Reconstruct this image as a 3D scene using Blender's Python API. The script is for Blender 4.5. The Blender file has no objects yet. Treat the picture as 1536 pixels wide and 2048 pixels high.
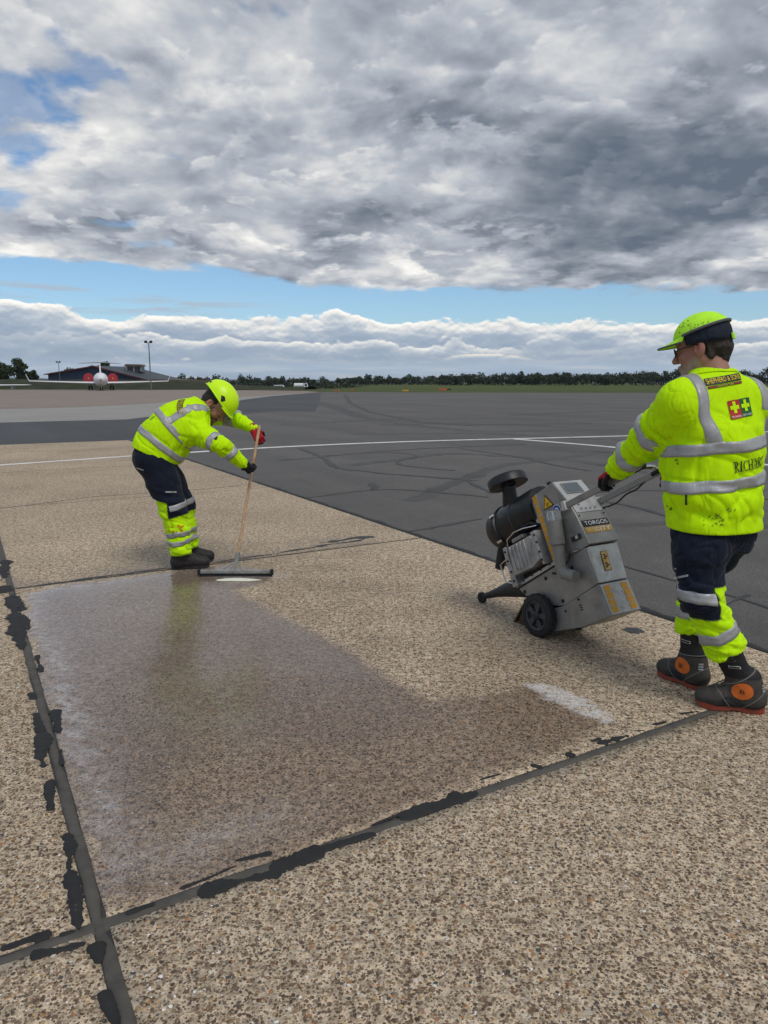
import bpy, bmesh, math, random
import numpy as np
from mathutils import Vector, Matrix
from mathutils.bvhtree import BVHTree

random.seed(7)
rng = np.random.default_rng(7)
scene = bpy.context.scene
COL = scene.collection

# ------------------------------------------------------------------ camera
FPX, PITCH, CAMH = 1450.0, math.radians(10.1), 1.5
CP, SP = math.cos(PITCH), math.sin(PITCH)
cam_d = bpy.data.cameras.new('camera')
cam = bpy.data.objects.new('camera', cam_d)
COL.objects.link(cam)
cam.location = (0, 0, CAMH)
cam.rotation_euler = (math.radians(90) - PITCH, 0, 0)
cam_d.sensor_fit = 'VERTICAL'
cam_d.sensor_height = 24.0
cam_d.lens = FPX / 2048 * 24.0
cam_d.clip_start = 0.05
cam_d.clip_end = 30000
scene.camera = cam
scene.render.resolution_x = 768
scene.render.resolution_y = 1024

# ------------------------------------------------------------------ colour management
scene.view_settings.view_transform = 'Standard'
scene.view_settings.look = 'None'
scene.view_settings.gamma = 1.0
scene.view_settings.use_curve_mapping = False
scene.view_settings.exposure = 0.15

SUN_AZ, SUN_EL = math.radians(145), math.radians(57)   # azimuth clockwise from +Y

# ------------------------------------------------------------------ node helper
class G:
    def __init__(s, nt):
        s.nt = nt
    def put(s, sock, v):
        if v is None:
            return
        if hasattr(v, 'is_linked') or hasattr(v, 'links'):
            s.nt.links.new(v, sock)
        else:
            if isinstance(v, (tuple, list)) and len(v) == 3 and sock.type == 'RGBA':
                v = (*v, 1)
            sock.default_value = v
    def n(s, typ, ins=None, **pr):
        nd = s.nt.nodes.new(typ)
        for k, v in pr.items():
            setattr(nd, k, v)
        for k, v in (ins or {}).items():
            s.put(nd.inputs[k], v)
        return nd
    def m(s, op, a, b=None, c=None, clamp=False):
        nd = s.n('ShaderNodeMath', operation=op, use_clamp=clamp)
        for i, v in enumerate((a, b, c)):
            s.put(nd.inputs[i], v)
        return nd.outputs[0]
    def vm(s, op, a, b=None, scale=None):
        nd = s.n('ShaderNodeVectorMath', operation=op)
        s.put(nd.inputs[0], a)
        if b is not None:
            s.put(nd.inputs[1], b)
        if scale is not None:
            s.put(nd.inputs[3], scale)
        return nd.outputs['Value'] if op in ('LENGTH', 'DOT_PRODUCT', 'DISTANCE') else nd.outputs['Vector']
    def mix(s, f, a, b, blend='MIX'):
        nd = s.n('ShaderNodeMix', data_type='RGBA', blend_type=blend)
        s.put(nd.inputs[0], f); s.put(nd.inputs[6], a); s.put(nd.inputs[7], b)
        return nd.outputs[2]
    def mr(s, v, a, b, c=0.0, d=1.0, smooth=True):
        nd = s.n('ShaderNodeMapRange', interpolation_type='SMOOTHSTEP' if smooth else 'LINEAR')
        for i, x in enumerate((v, a, b, c, d)):
            s.put(nd.inputs[i], x)
        return nd.outputs[0]
    def noise(s, vec, scale, detail=4, rough=0.5, dist=0.0, dim='3D', lac=2.0):
        nd = s.n('ShaderNodeTexNoise', noise_dimensions=dim)
        s.put(nd.inputs['Vector'], vec)
        nd.inputs['Scale'].default_value = scale
        nd.inputs['Detail'].default_value = detail
        nd.inputs['Roughness'].default_value = rough
        nd.inputs['Distortion'].default_value = dist
        nd.inputs['Lacunarity'].default_value = lac
        return nd.outputs[0]
    def xyz(s, x, y, z):
        nd = s.n('ShaderNodeCombineXYZ')
        for i, v in enumerate((x, y, z)):
            s.put(nd.inputs[i], v)
        return nd.outputs[0]
    def sep(s, v):
        nd = s.n('ShaderNodeSeparateXYZ'); s.put(nd.inputs[0], v)
        return nd.outputs
    def ramp(s, f, stops, interp='LINEAR'):
        nd = s.n('ShaderNodeValToRGB')
        nd.color_ramp.interpolation = interp
        el = nd.color_ramp.elements
        while len(el) < len(stops):
            el.new(0.5)
        for e, (p, c) in zip(el, stops):
            e.position = p
            e.color = (*c, 1) if len(c) == 3 else c
        s.put(nd.inputs[0], f)
        return nd.outputs[0]

# ------------------------------------------------------------------ world: sky with cloud decks
def build_world():
    w = bpy.data.worlds.new('World'); scene.world = w; w.use_nodes = True
    nt = w.node_tree; nt.nodes.clear(); g = G(nt)
    S = 0.1                                              # background strength
    sky = g.n('ShaderNodeTexSky', sky_type='NISHITA')
    sky.sun_disc = False
    sky.sun_elevation = SUN_EL
    sky.sun_rotation = SUN_AZ
    sky.altitude = 100; sky.air_density = 1.0; sky.dust_density = 0.6; sky.ozone_density = 1.5
    D = g.n('ShaderNodeTexCoord').outputs['Generated']
    dx, dy, dz = g.sep(D)
    az = g.m('ARCTAN2', dx, dy)                          # radians, + to the right
    el = g.m('ARCSINE', dz)
    deg = 180 / math.pi
    azd = g.m('MULTIPLY', az, deg); eld = g.m('MULTIPLY', el, deg)
    # deck coordinates: rays met with a flat layer, softened towards the horizon
    def deck(off):
        zz = g.m('ADD', g.m('MAXIMUM', g.m('ADD', dz, off), 0.0), 0.24)
        return g.xyz(g.m('DIVIDE', dx, zz), g.m('DIVIDE', dy, zz), 0.0)
    seed = (3.7, 1.9, 0.0)
    P0, P1, P2 = [g.vm('ADD', deck(o), seed) for o in (0.0, 0.055, 0.016)]
    # slow domain warp so that the billows curl
    wv = g.n('ShaderNodeTexNoise', {'Vector': P0, 'Scale': 1.4, 'Detail': 2.0})
    wo = g.vm('SCALE', g.vm('SUBTRACT', wv.outputs['Color'], (0.5, 0.5, 0.5)), scale=0.18)
    P0, P1, P2 = [g.vm('ADD', p, wo) for p in (P0, P1, P2)]
    def dens(P):
        return g.noise(P, 3.0, 5, 0.48, 0.0)
    def dens2(P):
        return g.noise(P, 6.5, 5, 0.54, 0.0)
    n0, n1 = dens(P0), dens(P1); m0, m1 = dens2(P0), dens2(P2)
    sh1 = g.m('SUBTRACT', n0, n1); sh2 = g.m('SUBTRACT', m0, m1)
    big = g.noise(P0, 0.8, 3, 0.5)
    # lower edge of the main deck
    edge_n = g.noise(g.xyz(g.m('MULTIPLY', azd, 0.10), g.m('MULTIPLY', eld, 0.35), 4.0), 1.0, 7, 0.6)
    edge = g.m('ADD', g.m('SUBTRACT', 7.2, g.m('MULTIPLY', azd, 0.045)), g.m('MULTIPLY', g.m('SUBTRACT', edge_n, 0.5), 4.2))
    deckmask = g.mr(g.m('SUBTRACT', eld, edge), -0.10, 0.45)
    # blue holes, mostly towards the left
    bias = g.m('SUBTRACT', g.mr(azd, -30, -2, 0.135, -0.09, False), g.mr(eld, 7.0, 13.0, 0.10, 0.0))
    cov = g.m('SUBTRACT', g.m('ADD', n0, g.m('MULTIPLY', m0, 0.35)), bias)
    hole = g.mr(cov, 0.45, 0.57)
    covA = g.m('MULTIPLY', deckmask, hole)
    # rain-laden mass on the right
    warp = g.m('MULTIPLY', g.m('SUBTRACT', g.noise(P0, 2.6, 5, 0.55), 0.5), 13.0)
    ddx = g.m('DIVIDE', g.m('ADD', g.m('SUBTRACT', azd, 18.0), g.m('MULTIPLY', warp, 0.7)), 12.0)
    ddy = g.m('DIVIDE', g.m('SUBTRACT', g.m('ADD', eld, warp), 13.2), 6.2)
    dd = g.m('SQRT', g.m('ADD', g.m('MULTIPLY', ddx, ddx), g.m('MULTIPLY', ddy, ddy)))
    dark = g.mr(dd, 1.10, 0.40)
    rain = g.mr(azd, -12, 26, 0.0, 0.085)
    b = g.m('ADD', 0.51, g.m('ADD', g.m('MULTIPLY', sh1, 1.55), g.m('MULTIPLY', sh2, 0.70)))
    b = g.m('ADD', b, g.m('MULTIPLY', g.m('SUBTRACT', 0.5, n0), 0.35))
    b = g.m('ADD', b, g.mr(cov, 0.50, 0.74, 0.13, 0.0))
    b = g.m('SUBTRACT', b, g.m('ADD', g.m('MULTIPLY', dark, 0.34), rain))
    # separate clumps with crisp tops floating in front of the deck
    def clump(sc, sd, lo, hi, gain, base):
        q0, q1 = [g.vm('ADD', p, (sd, sd * 0.7, sd * 0.31)) for p in (P0, g.vm('ADD', P2, (0, 0, 0)))]
        a0, a1 = g.noise(q0, sc, 7, 0.54), g.noise(q1, sc, 4, 0.54)
        al = g.mr(a0, lo, hi)
        bb = g.m('ADD', g.m('ADD', base, g.m('MULTIPLY', g.m('SUBTRACT', a0, a1), gain)), g.mr(a0, lo, lo + 0.16, 0.11, -0.10))
        bb = g.m('SUBTRACT', bb, g.m('ADD', g.m('MULTIPLY', dark, 0.38), rain))
        return al, bb
    for sc, sd, lo, hi, gain, base, op in ((3.9, 7.3, 0.472, 0.555, 2.0, 0.53, 0.70), (8.0, 13.1, 0.505, 0.59, 1.8, 0.555, 0.50)):
        al, bb = clump(sc, sd, lo, hi, gain, base)
        al = g.m('MULTIPLY', al, op)
        b = g.m('ADD', g.m('MULTIPLY', b, g.m('SUBTRACT', 1.0, al)), g.m('MULTIPLY', bb, al))
        covA = g.m('MAXIMUM', covA, g.m('MULTIPLY', g.m('MULTIPLY', al, deckmask), 0.6))
    colA = g.ramp(b, [(0.0, (0.115, 0.145, 0.19)), (0.20, (0.19, 0.22, 0.265)), (0.40, (0.315, 0.345, 0.40)),
                      (0.56, (0.43, 0.46, 0.51)), (0.74, (0.635, 0.64, 0.645)), (0.92, (0.86, 0.845, 0.815)), (1.0, (0.94, 0.92, 0.88))])
    # distant cumulus banks, one behind the other
    def bank(h, sl, amp, fa, fe, sd, z):
        def nz(off):
            v = g.xyz(g.m('MULTIPLY', azd, fa), g.m('MULTIPLY', g.m('ADD', eld, off), fe), z)
            return g.noise(v, 1.0, 6, 0.56, 0.0)
        c0, c1 = nz(0.0), nz(0.22)
        tn = g.noise(g.xyz(g.m('MULTIPLY', azd, fa * 0.55), 0.0, z + 5), 1.0, 3, 0.5)
        top = g.m('ADD', g.m('SUBTRACT', h, g.m('MULTIPLY', azd, sl)), g.m('ADD', g.m('MULTIPLY', g.m('SUBTRACT', tn, 0.5), amp), g.m('MULTIPLY', g.m('SUBTRACT', c0, 0.5), 3.2)))
        dep = g.m('SUBTRACT', top, eld)
        mask = g.mr(dep, -0.03, 0.14)
        lit = g.m('ADD', g.m('MULTIPLY', g.m('SUBTRACT', c0, c1), 3.4), g.mr(dep, 0.0, sd, 0.94, 0.10, False))
        return mask, lit
    stops = [(0.0, (0.30, 0.375, 0.48)), (0.30, (0.36, 0.43, 0.52)), (0.52, (0.50, 0.55, 0.61)), (0.74, (0.76, 0.76, 0.74)), (1.0, (0.96, 0.935, 0.88))]
    inv_low = [(0.0, (0.31, 0.40, 0.52)), (0.40, (0.37, 0.45, 0.56)), (0.62, (0.49, 0.55, 0.62)), (0.85, (0.70, 0.69, 0.66)), (1.0, (0.86, 0.80, 0.71))]
    k1, l1 = bank(4.7, 0.020, 1.8, 0.24, 0.50, 1.7, 0.7)
    k2, l2 = bank(3.1, 0.012, 3.0, 0.27, 0.60, 1.3, 3.1)
    k3, l3 = bank(1.75, 0.0, 2.6, 0.22, 0.9, 0.8, 6.4)
    colB = g.ramp(l1, stops)
    colB = g.mix(g.m('MULTIPLY', k2, g.mr(g.noise(g.xyz(g.m('MULTIPLY', azd, 0.13), g.m('MULTIPLY', eld, 0.5), 4.4), 1.0, 3, 0.5), 0.42, 0.60, 0.25, 0.9)), colB, g.ramp(g.m('MULTIPLY', l2, 0.86), stops))
    colB = g.mix(g.m('MULTIPLY', k3, g.mr(g.noise(g.xyz(g.m('MULTIPLY', azd, 0.17), g.m('MULTIPLY', eld, 0.6), 7.4), 1.0, 3, 0.5), 0.45, 0.62, 0.15, 0.85)), colB, g.ramp(g.m('MULTIPLY', l3, 0.95), inv_low))
    strk = g.noise(g.xyz(g.m('MULTIPLY', azd, 0.14), g.m('MULTIPLY', eld, 2.0), 2.0), 1.0, 6, 0.55)
    colL = g.ramp(strk, [(0.30, (0.33, 0.44, 0.57)), (0.52, (0.42, 0.51, 0.62)), (0.68, (0.56, 0.60, 0.65)), (0.82, (0.74, 0.71, 0.66))])
    colB = g.mix(g.mr(eld, 2.0, 0.9), colB, colL)
    bmask = k1
    # a thin grey sheet in the blue gap on the left
    sn = g.noise(g.xyz(g.m('MULTIPLY', azd, 0.10), g.m('MULTIPLY', eld, 1.5), 8.0), 1.0, 6, 0.55)
    thin = g.m('MULTIPLY', g.mr(sn, 0.50, 0.62), g.m('MULTIPLY', g.mr(azd, -6, -16), g.m('MULTIPLY', g.mr(eld, 4.6, 5.4), g.mr(eld, 7.0, 6.4))))
    inv = 1.0 / S
    base = sky.outputs[0]
    clear = g.mix(1.0, base, (0.80, 0.98, 1.12), 'MULTIPLY')
    sc = lambda c: g.vm('SCALE', c, scale=inv)
    c = g.mix(g.m('MULTIPLY', thin, 0.75), clear, (0.40 * inv, 0.45 * inv, 0.52 * inv))
    c = g.mix(bmask, c, sc(colB))
    c = g.mix(covA, c, sc(colA))
    bg = g.n('ShaderNodeBackground', {'Color': c, 'Strength': S})
    out = g.n('ShaderNodeOutputWorld')
    nt.links.new(bg.outputs[0], out.inputs[0])
build_world()

# ------------------------------------------------------------------ sun (veiled by cloud: soft)
sl = bpy.data.lights.new('sun', 'SUN'); sl.energy = 1.5; sl.angle = math.radians(22); sl.color = (1.0, 0.96, 0.90)
sun = bpy.data.objects.new('sun', sl); COL.objects.link(sun)
sd = Vector((math.sin(SUN_AZ) * math.cos(SUN_EL), math.cos(SUN_AZ) * math.cos(SUN_EL), math.sin(SUN_EL)))
sun.rotation_euler = sd.to_track_quat('Z', 'Y').to_euler()

# ================================================================== geometry helpers
def ray(x, y):
    u = (x - 768) / FPX; v = (y - 1024) / FPX
    return np.array([u, CP - SP * v, -SP - CP * v])
EYE = np.array([0, 0, CAMH])
def gp(x, y, z=0.0):                      # pixel -> point on the level z
    r = ray(x, y); return EYE + r * ((z - CAMH) / r[2])
def at(x, y, Y):                          # pixel -> point at depth Y
    r = ray(x, y); return EYE + r * (Y / r[1])
V = lambda *a: np.array(a, float)
def unit(v):
    v = np.asarray(v, float); return v / np.linalg.norm(v)

def link(o, parent=None):
    COL.objects.link(o)
    if parent is not None:
        o.parent = parent
    return o
def tag(o, label, cat, group=None):
    o['label'] = label; o['category'] = cat
    if group:
        o['group'] = group
    return o
def kind(o, k):
    o['kind'] = k; return o
def empty(name, loc):
    o = bpy.data.objects.new(name, None); o.location = loc; o.empty_display_size = 0.1
    return link(o)
def mesh_obj(name, verts, faces, m, parent=None, smooth=False, org=None, attrs=None):
    """verts in world space; org = world position of the parent thing"""
    v = np.asarray(verts, dtype=np.float64)
    if org is not None:
        v = v - np.asarray(org, float)
    me = bpy.data.meshes.new(name)
    if isinstance(faces, np.ndarray):
        nf, k = faces.shape
        me.vertices.add(len(v)); me.vertices.foreach_set('co', v.astype(np.float32).ravel())
        me.loops.add(nf * k); me.loops.foreach_set('vertex_index', faces.astype(np.int32).ravel())
        me.polygons.add(nf); me.polygons.foreach_set('loop_start', np.arange(0, nf * k, k, dtype=np.int32))
        me.update(calc_edges=True)
    else:
        me.from_pydata([tuple(p) for p in v], [], [tuple(f) for f in faces]); me.update()
    me.validate()
    if smooth:
        me.polygons.foreach_set('use_smooth', np.ones(len(me.polygons), dtype=bool))
    for an, (typ, data) in (attrs or {}).items():
        a = me.attributes.new(an, typ, 'POINT')
        if typ == 'FLOAT':
            a.data.foreach_set('value', np.asarray(data, np.float32))
        else:
            d = np.asarray(data, np.float32)
            if d.shape[1] == 3:
                d = np.concatenate([d, np.ones((len(d), 1), np.float32)], 1)
            a.data.foreach_set('color', d.ravel())
    if m is not None:
        me.materials.append(m)
    o = bpy.data.objects.new(name, me)
    return link(o, parent)
def bevel(o, w=0.003, seg=2):
    b = o.modifiers.new('bevel', 'BEVEL'); b.width = w; b.segments = seg; b.limit_method = 'ANGLE'
    b.angle_limit = math.radians(35)
    return o

class MB:
    """collects simple solids for ONE part"""
    def __init__(s):
        s.v = []; s.f = []
    def add(s, v, f):
        n = len(s.v); s.v += [tuple(p) for p in v]; s.f += [tuple(i + n for i in q) for q in f]; return s
    def box(s, c, ax, ay, az):               # centre and three half-axis vectors
        c, ax, ay, az = map(np.asarray, (c, ax, ay, az))
        vs = [c + i * ax + j * ay + k * az for k in (-1, 1) for j in (-1, 1) for i in (-1, 1)]
        return s.add(vs, [(0, 2, 3, 1), (4, 5, 7, 6), (0, 1, 5, 4), (2, 6, 7, 3), (0, 4, 6, 2), (1, 3, 7, 5)])
    def aabox(s, x0, x1, y0, y1, z0, z1):
        return s.box(((x0 + x1) / 2, (y0 + y1) / 2, (z0 + z1) / 2), ((x1 - x0) / 2, 0, 0), (0, (y1 - y0) / 2, 0), (0, 0, (z1 - z0) / 2))
    def prism(s, poly, ext):                 # 3D polygon + extrusion vector
        n = len(poly); p = [np.asarray(q, float) for q in poly]; e = np.asarray(ext, float)
        nrm = sum(np.cross(p[i] - p[0], p[(i + 1) % n] - p[0]) for i in range(n))
        if np.dot(nrm, e) > 0:
            p = p[::-1]
        return s.add(p + [q + e for q in p], [tuple(range(n)), tuple(range(2 * n - 1, n - 1, -1))] + [(i, i + n, (i + 1) % n + n, (i + 1) % n)[::1] for i in range(n)])
    def tube(s, a, b, ra, rb=None, n=16, caps=True):
        rb = ra if rb is None else rb
        a = np.asarray(a, float); b = np.asarray(b, float); d = unit(b - a)
        u = unit(np.cross(d, (0, 0, 1) if abs(d[2]) < .9 else (1, 0, 0))); w = np.cross(d, u)
        vs = []
        for c, r in ((a, ra), (b, rb)):
            vs += [c + r * (math.cos(t) * u + math.sin(t) * w) for t in np.linspace(0, 2 * math.pi, n, endpoint=False)]
        fs = [(i, (i + 1) % n, (i + 1) % n + n, i + n) for i in range(n)]
        if caps:
            fs += [tuple(range(n))[::-1], tuple(range(n, 2 * n))]
        return s.add(vs, fs)
    def path(s, pts, r, n=8):
        pts = [np.asarray(p, float) for p in pts]; rs = r if hasattr(r, '__len__') else [r] * len(pts)
        vs = []; u = None
        for i, p in enumerate(pts):
            d = unit(pts[min(i + 1, len(pts) - 1)] - pts[max(i - 1, 0)])
            if u is None:
                u = unit(np.cross(d, (0, 0, 1) if abs(d[2]) < .9 else (1, 0, 0)))
            u = unit(u - d * np.dot(u, d)); w = np.cross(d, u)
            vs += [p + rs[i] * (math.cos(t) * u + math.sin(t) * w) for t in np.linspace(0, 2 * math.pi, n, endpoint=False)]
        fs = [(k * n + i, k * n + (i + 1) % n, (k + 1) * n + (i + 1) % n, (k + 1) * n + i) for k in range(len(pts) - 1) for i in range(n)]
        fs += [tuple(range(n))[::-1], tuple(range(len(vs) - n, len(vs)))]
        return s.add(vs, fs)
    def lathe(s, o, axis, prof, n=32, ref=None):   # prof: list of (distance along axis, radius)
        o = np.asarray(o, float); d = unit(axis)
        u = unit(ref) if ref is not None else unit(np.cross(d, (0, 0, 1) if abs(d[2]) < .9 else (1, 0, 0)))
        w = np.cross(d, u); vs = []
        for t, r in prof:
            vs += [o + d * t + max(r, 1e-5) * (math.cos(a) * u + math.sin(a) * w) for a in np.linspace(0, 2 * math.pi, n, endpoint=False)]
        fs = [(k * n + i, k * n + (i + 1) % n, (k + 1) * n + (i + 1) % n, (k + 1) * n + i) for k in range(len(prof) - 1) for i in range(n)]
        return s.add(vs, fs)
    def ball(s, c, r, n=10):
        k = n // 2
        return s.lathe(c, (0, 0, 1), [(-r * math.cos(math.pi * i / k), r * math.sin(math.pi * i / k)) for i in range(k + 1)], n)
    def build(s, name, m, parent=None, org=None, smooth=False, bev=0):
        o = mesh_obj(name, s.v, s.f, m, parent, smooth, org)
        if smooth and bev == 0:
            try:
                o.data.set_sharp_from_angle(angle=math.radians(40))
            except Exception:
                pass
        if bev:
            bevel(o, bev)
        return o

# ------------------------------------------------------------------ gradient noise in numpy
_perm = np.random.default_rng(3).permutation(256).astype(np.int64)
_grad = np.random.default_rng(4).normal(size=(256, 3)); _grad /= np.linalg.norm(_grad, axis=1)[:, None]
def pn(p):
    p = np.asarray(p, float); i = np.floor(p).astype(np.int64); f = p - i
    w = f * f * f * (f * (f * 6 - 15) + 10); out = 0
    for dx in (0, 1):
        for dy in (0, 1):
            for dz in (0, 1):
                h = _perm[(_perm[(_perm[(i[:, 0] + dx) & 255] + i[:, 1] + dy) & 255] + i[:, 2] + dz) & 255]
                gd = (_grad[h] * (f - (dx, dy, dz))).sum(1)
                out = out + gd * (w[:, 0] if dx else 1 - w[:, 0]) * (w[:, 1] if dy else 1 - w[:, 1]) * (w[:, 2] if dz else 1 - w[:, 2])
    return out * 1.6
def fbm(p, oct=4, gain=0.5):
    a = 1; s = 0; p = np.asarray(p, float)
    for k in range(oct):
        s = s + a * pn(p + 17.3 * k); p = p * 2.03; a *= gain
    return s
def sstep(x, a, b):
    t = np.clip((x - a) / (b - a), 0, 1); return t * t * (3 - 2 * t)

# ------------------------------------------------------------------ signed distance modelling
class Field:
    def __init__(s, lo, hi, h, fine=None):
        """rectilinear grid; fine = (lo, hi, h2): finer spacing inside that box"""
        ax = []
        for k in range(3):
            if fine is None:
                ax.append(np.arange(lo[k], hi[k] + h, h))
            else:
                flo, fhi, h2 = fine; a = [lo[k]]
                while a[-1] < hi[k]:
                    a.append(a[-1] + (h2 if flo[k] - h < a[-1] < fhi[k] else h))
                ax.append(np.array(a))
        s.ax = ax
        s.val = np.full([len(a) for a in ax], 0.5, np.float32)
    def sl(s, lo, hi):
        r = []
        for k in range(3):
            i = np.searchsorted(s.ax[k], lo[k]); j = np.searchsorted(s.ax[k], hi[k])
            r.append(slice(max(i - 1, 0), min(j + 1, len(s.ax[k]))))
        return tuple(r)
    def grid(s, sl):
        return (s.ax[0][sl[0]][:, None, None], s.ax[1][sl[1]][None, :, None], s.ax[2][sl[2]][None, None, :])
    def comb(s, sl, d, k, sub=False):
        a = s.val[sl]
        if sub:
            d = -d; h = np.clip(.5 - .5 * (d - a) / k, 0, 1)
            s.val[sl] = a * (1 - h) + d * h + k * h * (1 - h) if False else np.maximum(a, d) + np.maximum(k - np.abs(a - d), 0) ** 2 / (4 * k)
        else:
            s.val[sl] = np.minimum(a, d) - np.maximum(k - np.abs(a - d), 0) ** 2 / (4 * k)
    def cone(s, a, b, ra, rb, k=0.02, flat=None, fl=1.0, sub=False):
        a = np.asarray(a, float); b = np.asarray(b, float); m = max(ra, rb) * max(1, fl) + k + .03
        sl = s.sl(np.minimum(a, b) - m, np.maximum(a, b) + m); X, Y, Z = s.grid(sl)
        ab = b - a; L2 = max(ab @ ab, 1e-9)
        t = np.clip(((X - a[0]) * ab[0] + (Y - a[1]) * ab[1] + (Z - a[2]) * ab[2]) / L2, 0, 1)
        qx = X - a[0] - t * ab[0]; qy = Y - a[1] - t * ab[1]; qz = Z - a[2] - t * ab[2]
        if flat is not None:
            n = unit(flat); c = (qx * n[0] + qy * n[1] + qz * n[2]) * (1 / fl - 1)
            qx = qx + c * n[0]; qy = qy + c * n[1]; qz = qz + c * n[2]
        d = np.sqrt(qx * qx + qy * qy + qz * qz) - (ra + (rb - ra) * t)
        s.comb(sl, d.astype(np.float32), k, sub); return s
    def ell(s, c, r, R=None, k=0.02, sub=False):
        c = np.asarray(c, float); m = max(r) + k + .03; sl = s.sl(c - m, c + m); X, Y, Z = s.grid(sl)
        R = np.eye(3) if R is None else np.asarray(R)     # rows = local axes
        q = [(X - c[0]) * R[i][0] + (Y - c[1]) * R[i][1] + (Z - c[2]) * R[i][2] for i in range(3)]
        k0 = np.sqrt(sum((q[i] / r[i]) ** 2 for i in range(3))); k1 = np.sqrt(sum((q[i] / r[i] ** 2) ** 2 for i in range(3)))
        d = k0 * (k0 - 1) / np.maximum(k1, 1e-6)
        s.comb(sl, d.astype(np.float32), k, sub); return s
    def loft(s, o, A, S, T, tab, k=0.02, ex=2.3):
        """tab rows: t, offS, offT, halfS, halfT along axis A"""
        o, A, S, T = map(lambda v: np.asarray(v, float), (o, A, S, T)); tab = np.array(tab, float)
        pts = np.array([o + A * r[0] + S * r[1] + T * r[2] for r in tab]); m = tab[:, 3:].max() + k + .04
        sl = s.sl(pts.min(0) - m, pts.max(0) + m); X, Y, Z = s.grid(sl)
        X, Y, Z = X - o[0], Y - o[1], Z - o[2]
        t = X * A[0] + Y * A[1] + Z * A[2]; a = X * S[0] + Y * S[1] + Z * S[2]; b = X * T[0] + Y * T[1] + Z * T[2]
        ip = [np.interp(t, tab[:, 0], tab[:, i]) for i in range(1, 5)]
        rho = ((np.abs(a - ip[0]) / ip[2]) ** ex + (np.abs(b - ip[1]) / ip[3]) ** ex) ** (1 / ex)
        d = (rho - 1) * np.minimum(ip[2], ip[3]) * 1.1
        d = np.maximum(d, np.maximum(tab[0, 0] - t, t - tab[-1, 0]))
        s.comb(sl, d.astype(np.float32), k); return s
    def cut(s, o, n):
        n = unit(n); X, Y, Z = s.grid((slice(None),) * 3)
        d = (X - o[0]) * n[0] + (Y - o[1]) * n[1] + (Z - o[2]) * n[2]
        s.val = np.maximum(s.val, d.astype(np.float32)); return s
    def mesh(s):
        v = s.val; nx, ny, nz = v.shape
        ins = v < 0
        cs = sum(ins[i:nx - 1 + i, j:ny - 1 + j, k:nz - 1 + k].astype(np.int8) for i in (0, 1) for j in (0, 1) for k in (0, 1))
        act = (cs > 0) & (cs < 8)
        I, J, K = np.nonzero(act); idx = np.full(act.shape, -1, np.int64); idx[I, J, K] = np.arange(len(I))
        corner = {(i, j, k): v[I + i, J + j, K + k].astype(float) for i in (0, 1) for j in (0, 1) for k in (0, 1)}
        acc = np.zeros((len(I), 3)); cnt = np.zeros(len(I))
        for (i, j, k), a in corner.items():
            for ax in range(3):
                e = [i, j, k]
                if e[ax] == 1:
                    continue
                e2 = list(e); e2[ax] = 1; b = corner[tuple(e2)]; x = (a < 0) != (b < 0)
                t = np.where(x, a / np.where(np.abs(a - b) < 1e-9, 1e-9, a - b), 0)
                p = np.zeros((len(I), 3)); p[:] = e; p[:, ax] = t
                acc[x] += p[x]; cnt[x] += 1
        f = acc / cnt[:, None]
        P = np.stack([s.ax[0][I] + f[:, 0] * (s.ax[0][I + 1] - s.ax[0][I]), s.ax[1][J] + f[:, 1] * (s.ax[1][J + 1] - s.ax[1][J]), s.ax[2][K] + f[:, 2] * (s.ax[2][K + 1] - s.ax[2][K])], 1)
        Q = []
        for ax in range(3):
            sh = [slice(None)] * 3; a_ = list(sh); b_ = list(sh)
            a_[ax] = slice(0, -1); b_[ax] = slice(1, None)
            A, B = ins[tuple(a_)], ins[tuple(b_)]
            o1, o2 = (ax + 1) % 3, (ax + 2) % 3
            E = np.argwhere(A != B)
            E = E[(E[:, o1] > 0) & (E[:, o2] > 0) & (E[:, o1] < v.shape[o1] - 1) & (E[:, o2] < v.shape[o2] - 1)]
            flip = ~A[E[:, 0], E[:, 1], E[:, 2]]
            def nb(d1, d2):
                c = E.copy(); c[:, o1] -= d1; c[:, o2] -= d2; return idx[c[:, 0], c[:, 1], c[:, 2]]
            q = np.stack([nb(1, 1), nb(0, 1), nb(0, 0), nb(1, 0)], 1)
            q[flip] = q[flip][:, ::-1]
            Q.append(q)
        Q = np.concatenate(Q); Q = Q[(Q >= 0).all(1)]
        return P, Q
def vnorm(P, Q):
    n = np.zeros_like(P); fn = np.cross(P[Q[:, 2]] - P[Q[:, 0]], P[Q[:, 3]] - P[Q[:, 1]])
    for k in range(4):
        np.add.at(n, Q[:, k], fn)
    return n / np.maximum(np.linalg.norm(n, axis=1), 1e-12)[:, None]
def relax(P, Q, it=2, lam=0.5):
    for _ in range(it):
        acc = np.zeros_like(P); c = np.zeros(len(P))
        for a, b in ((0, 1), (1, 2), (2, 3), (3, 0)):
            np.add.at(acc, Q[:, a], P[Q[:, b]]); np.add.at(acc, Q[:, b], P[Q[:, a]])
            np.add.at(c, Q[:, a], 1); np.add.at(c, Q[:, b], 1)
        P = P + lam * (acc / np.maximum(c, 1)[:, None] - P)
    return P
def bvh(P, Q):
    return BVHTree.FromPolygons([tuple(p) for p in P], [tuple(int(i) for i in q) for q in Q])

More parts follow.
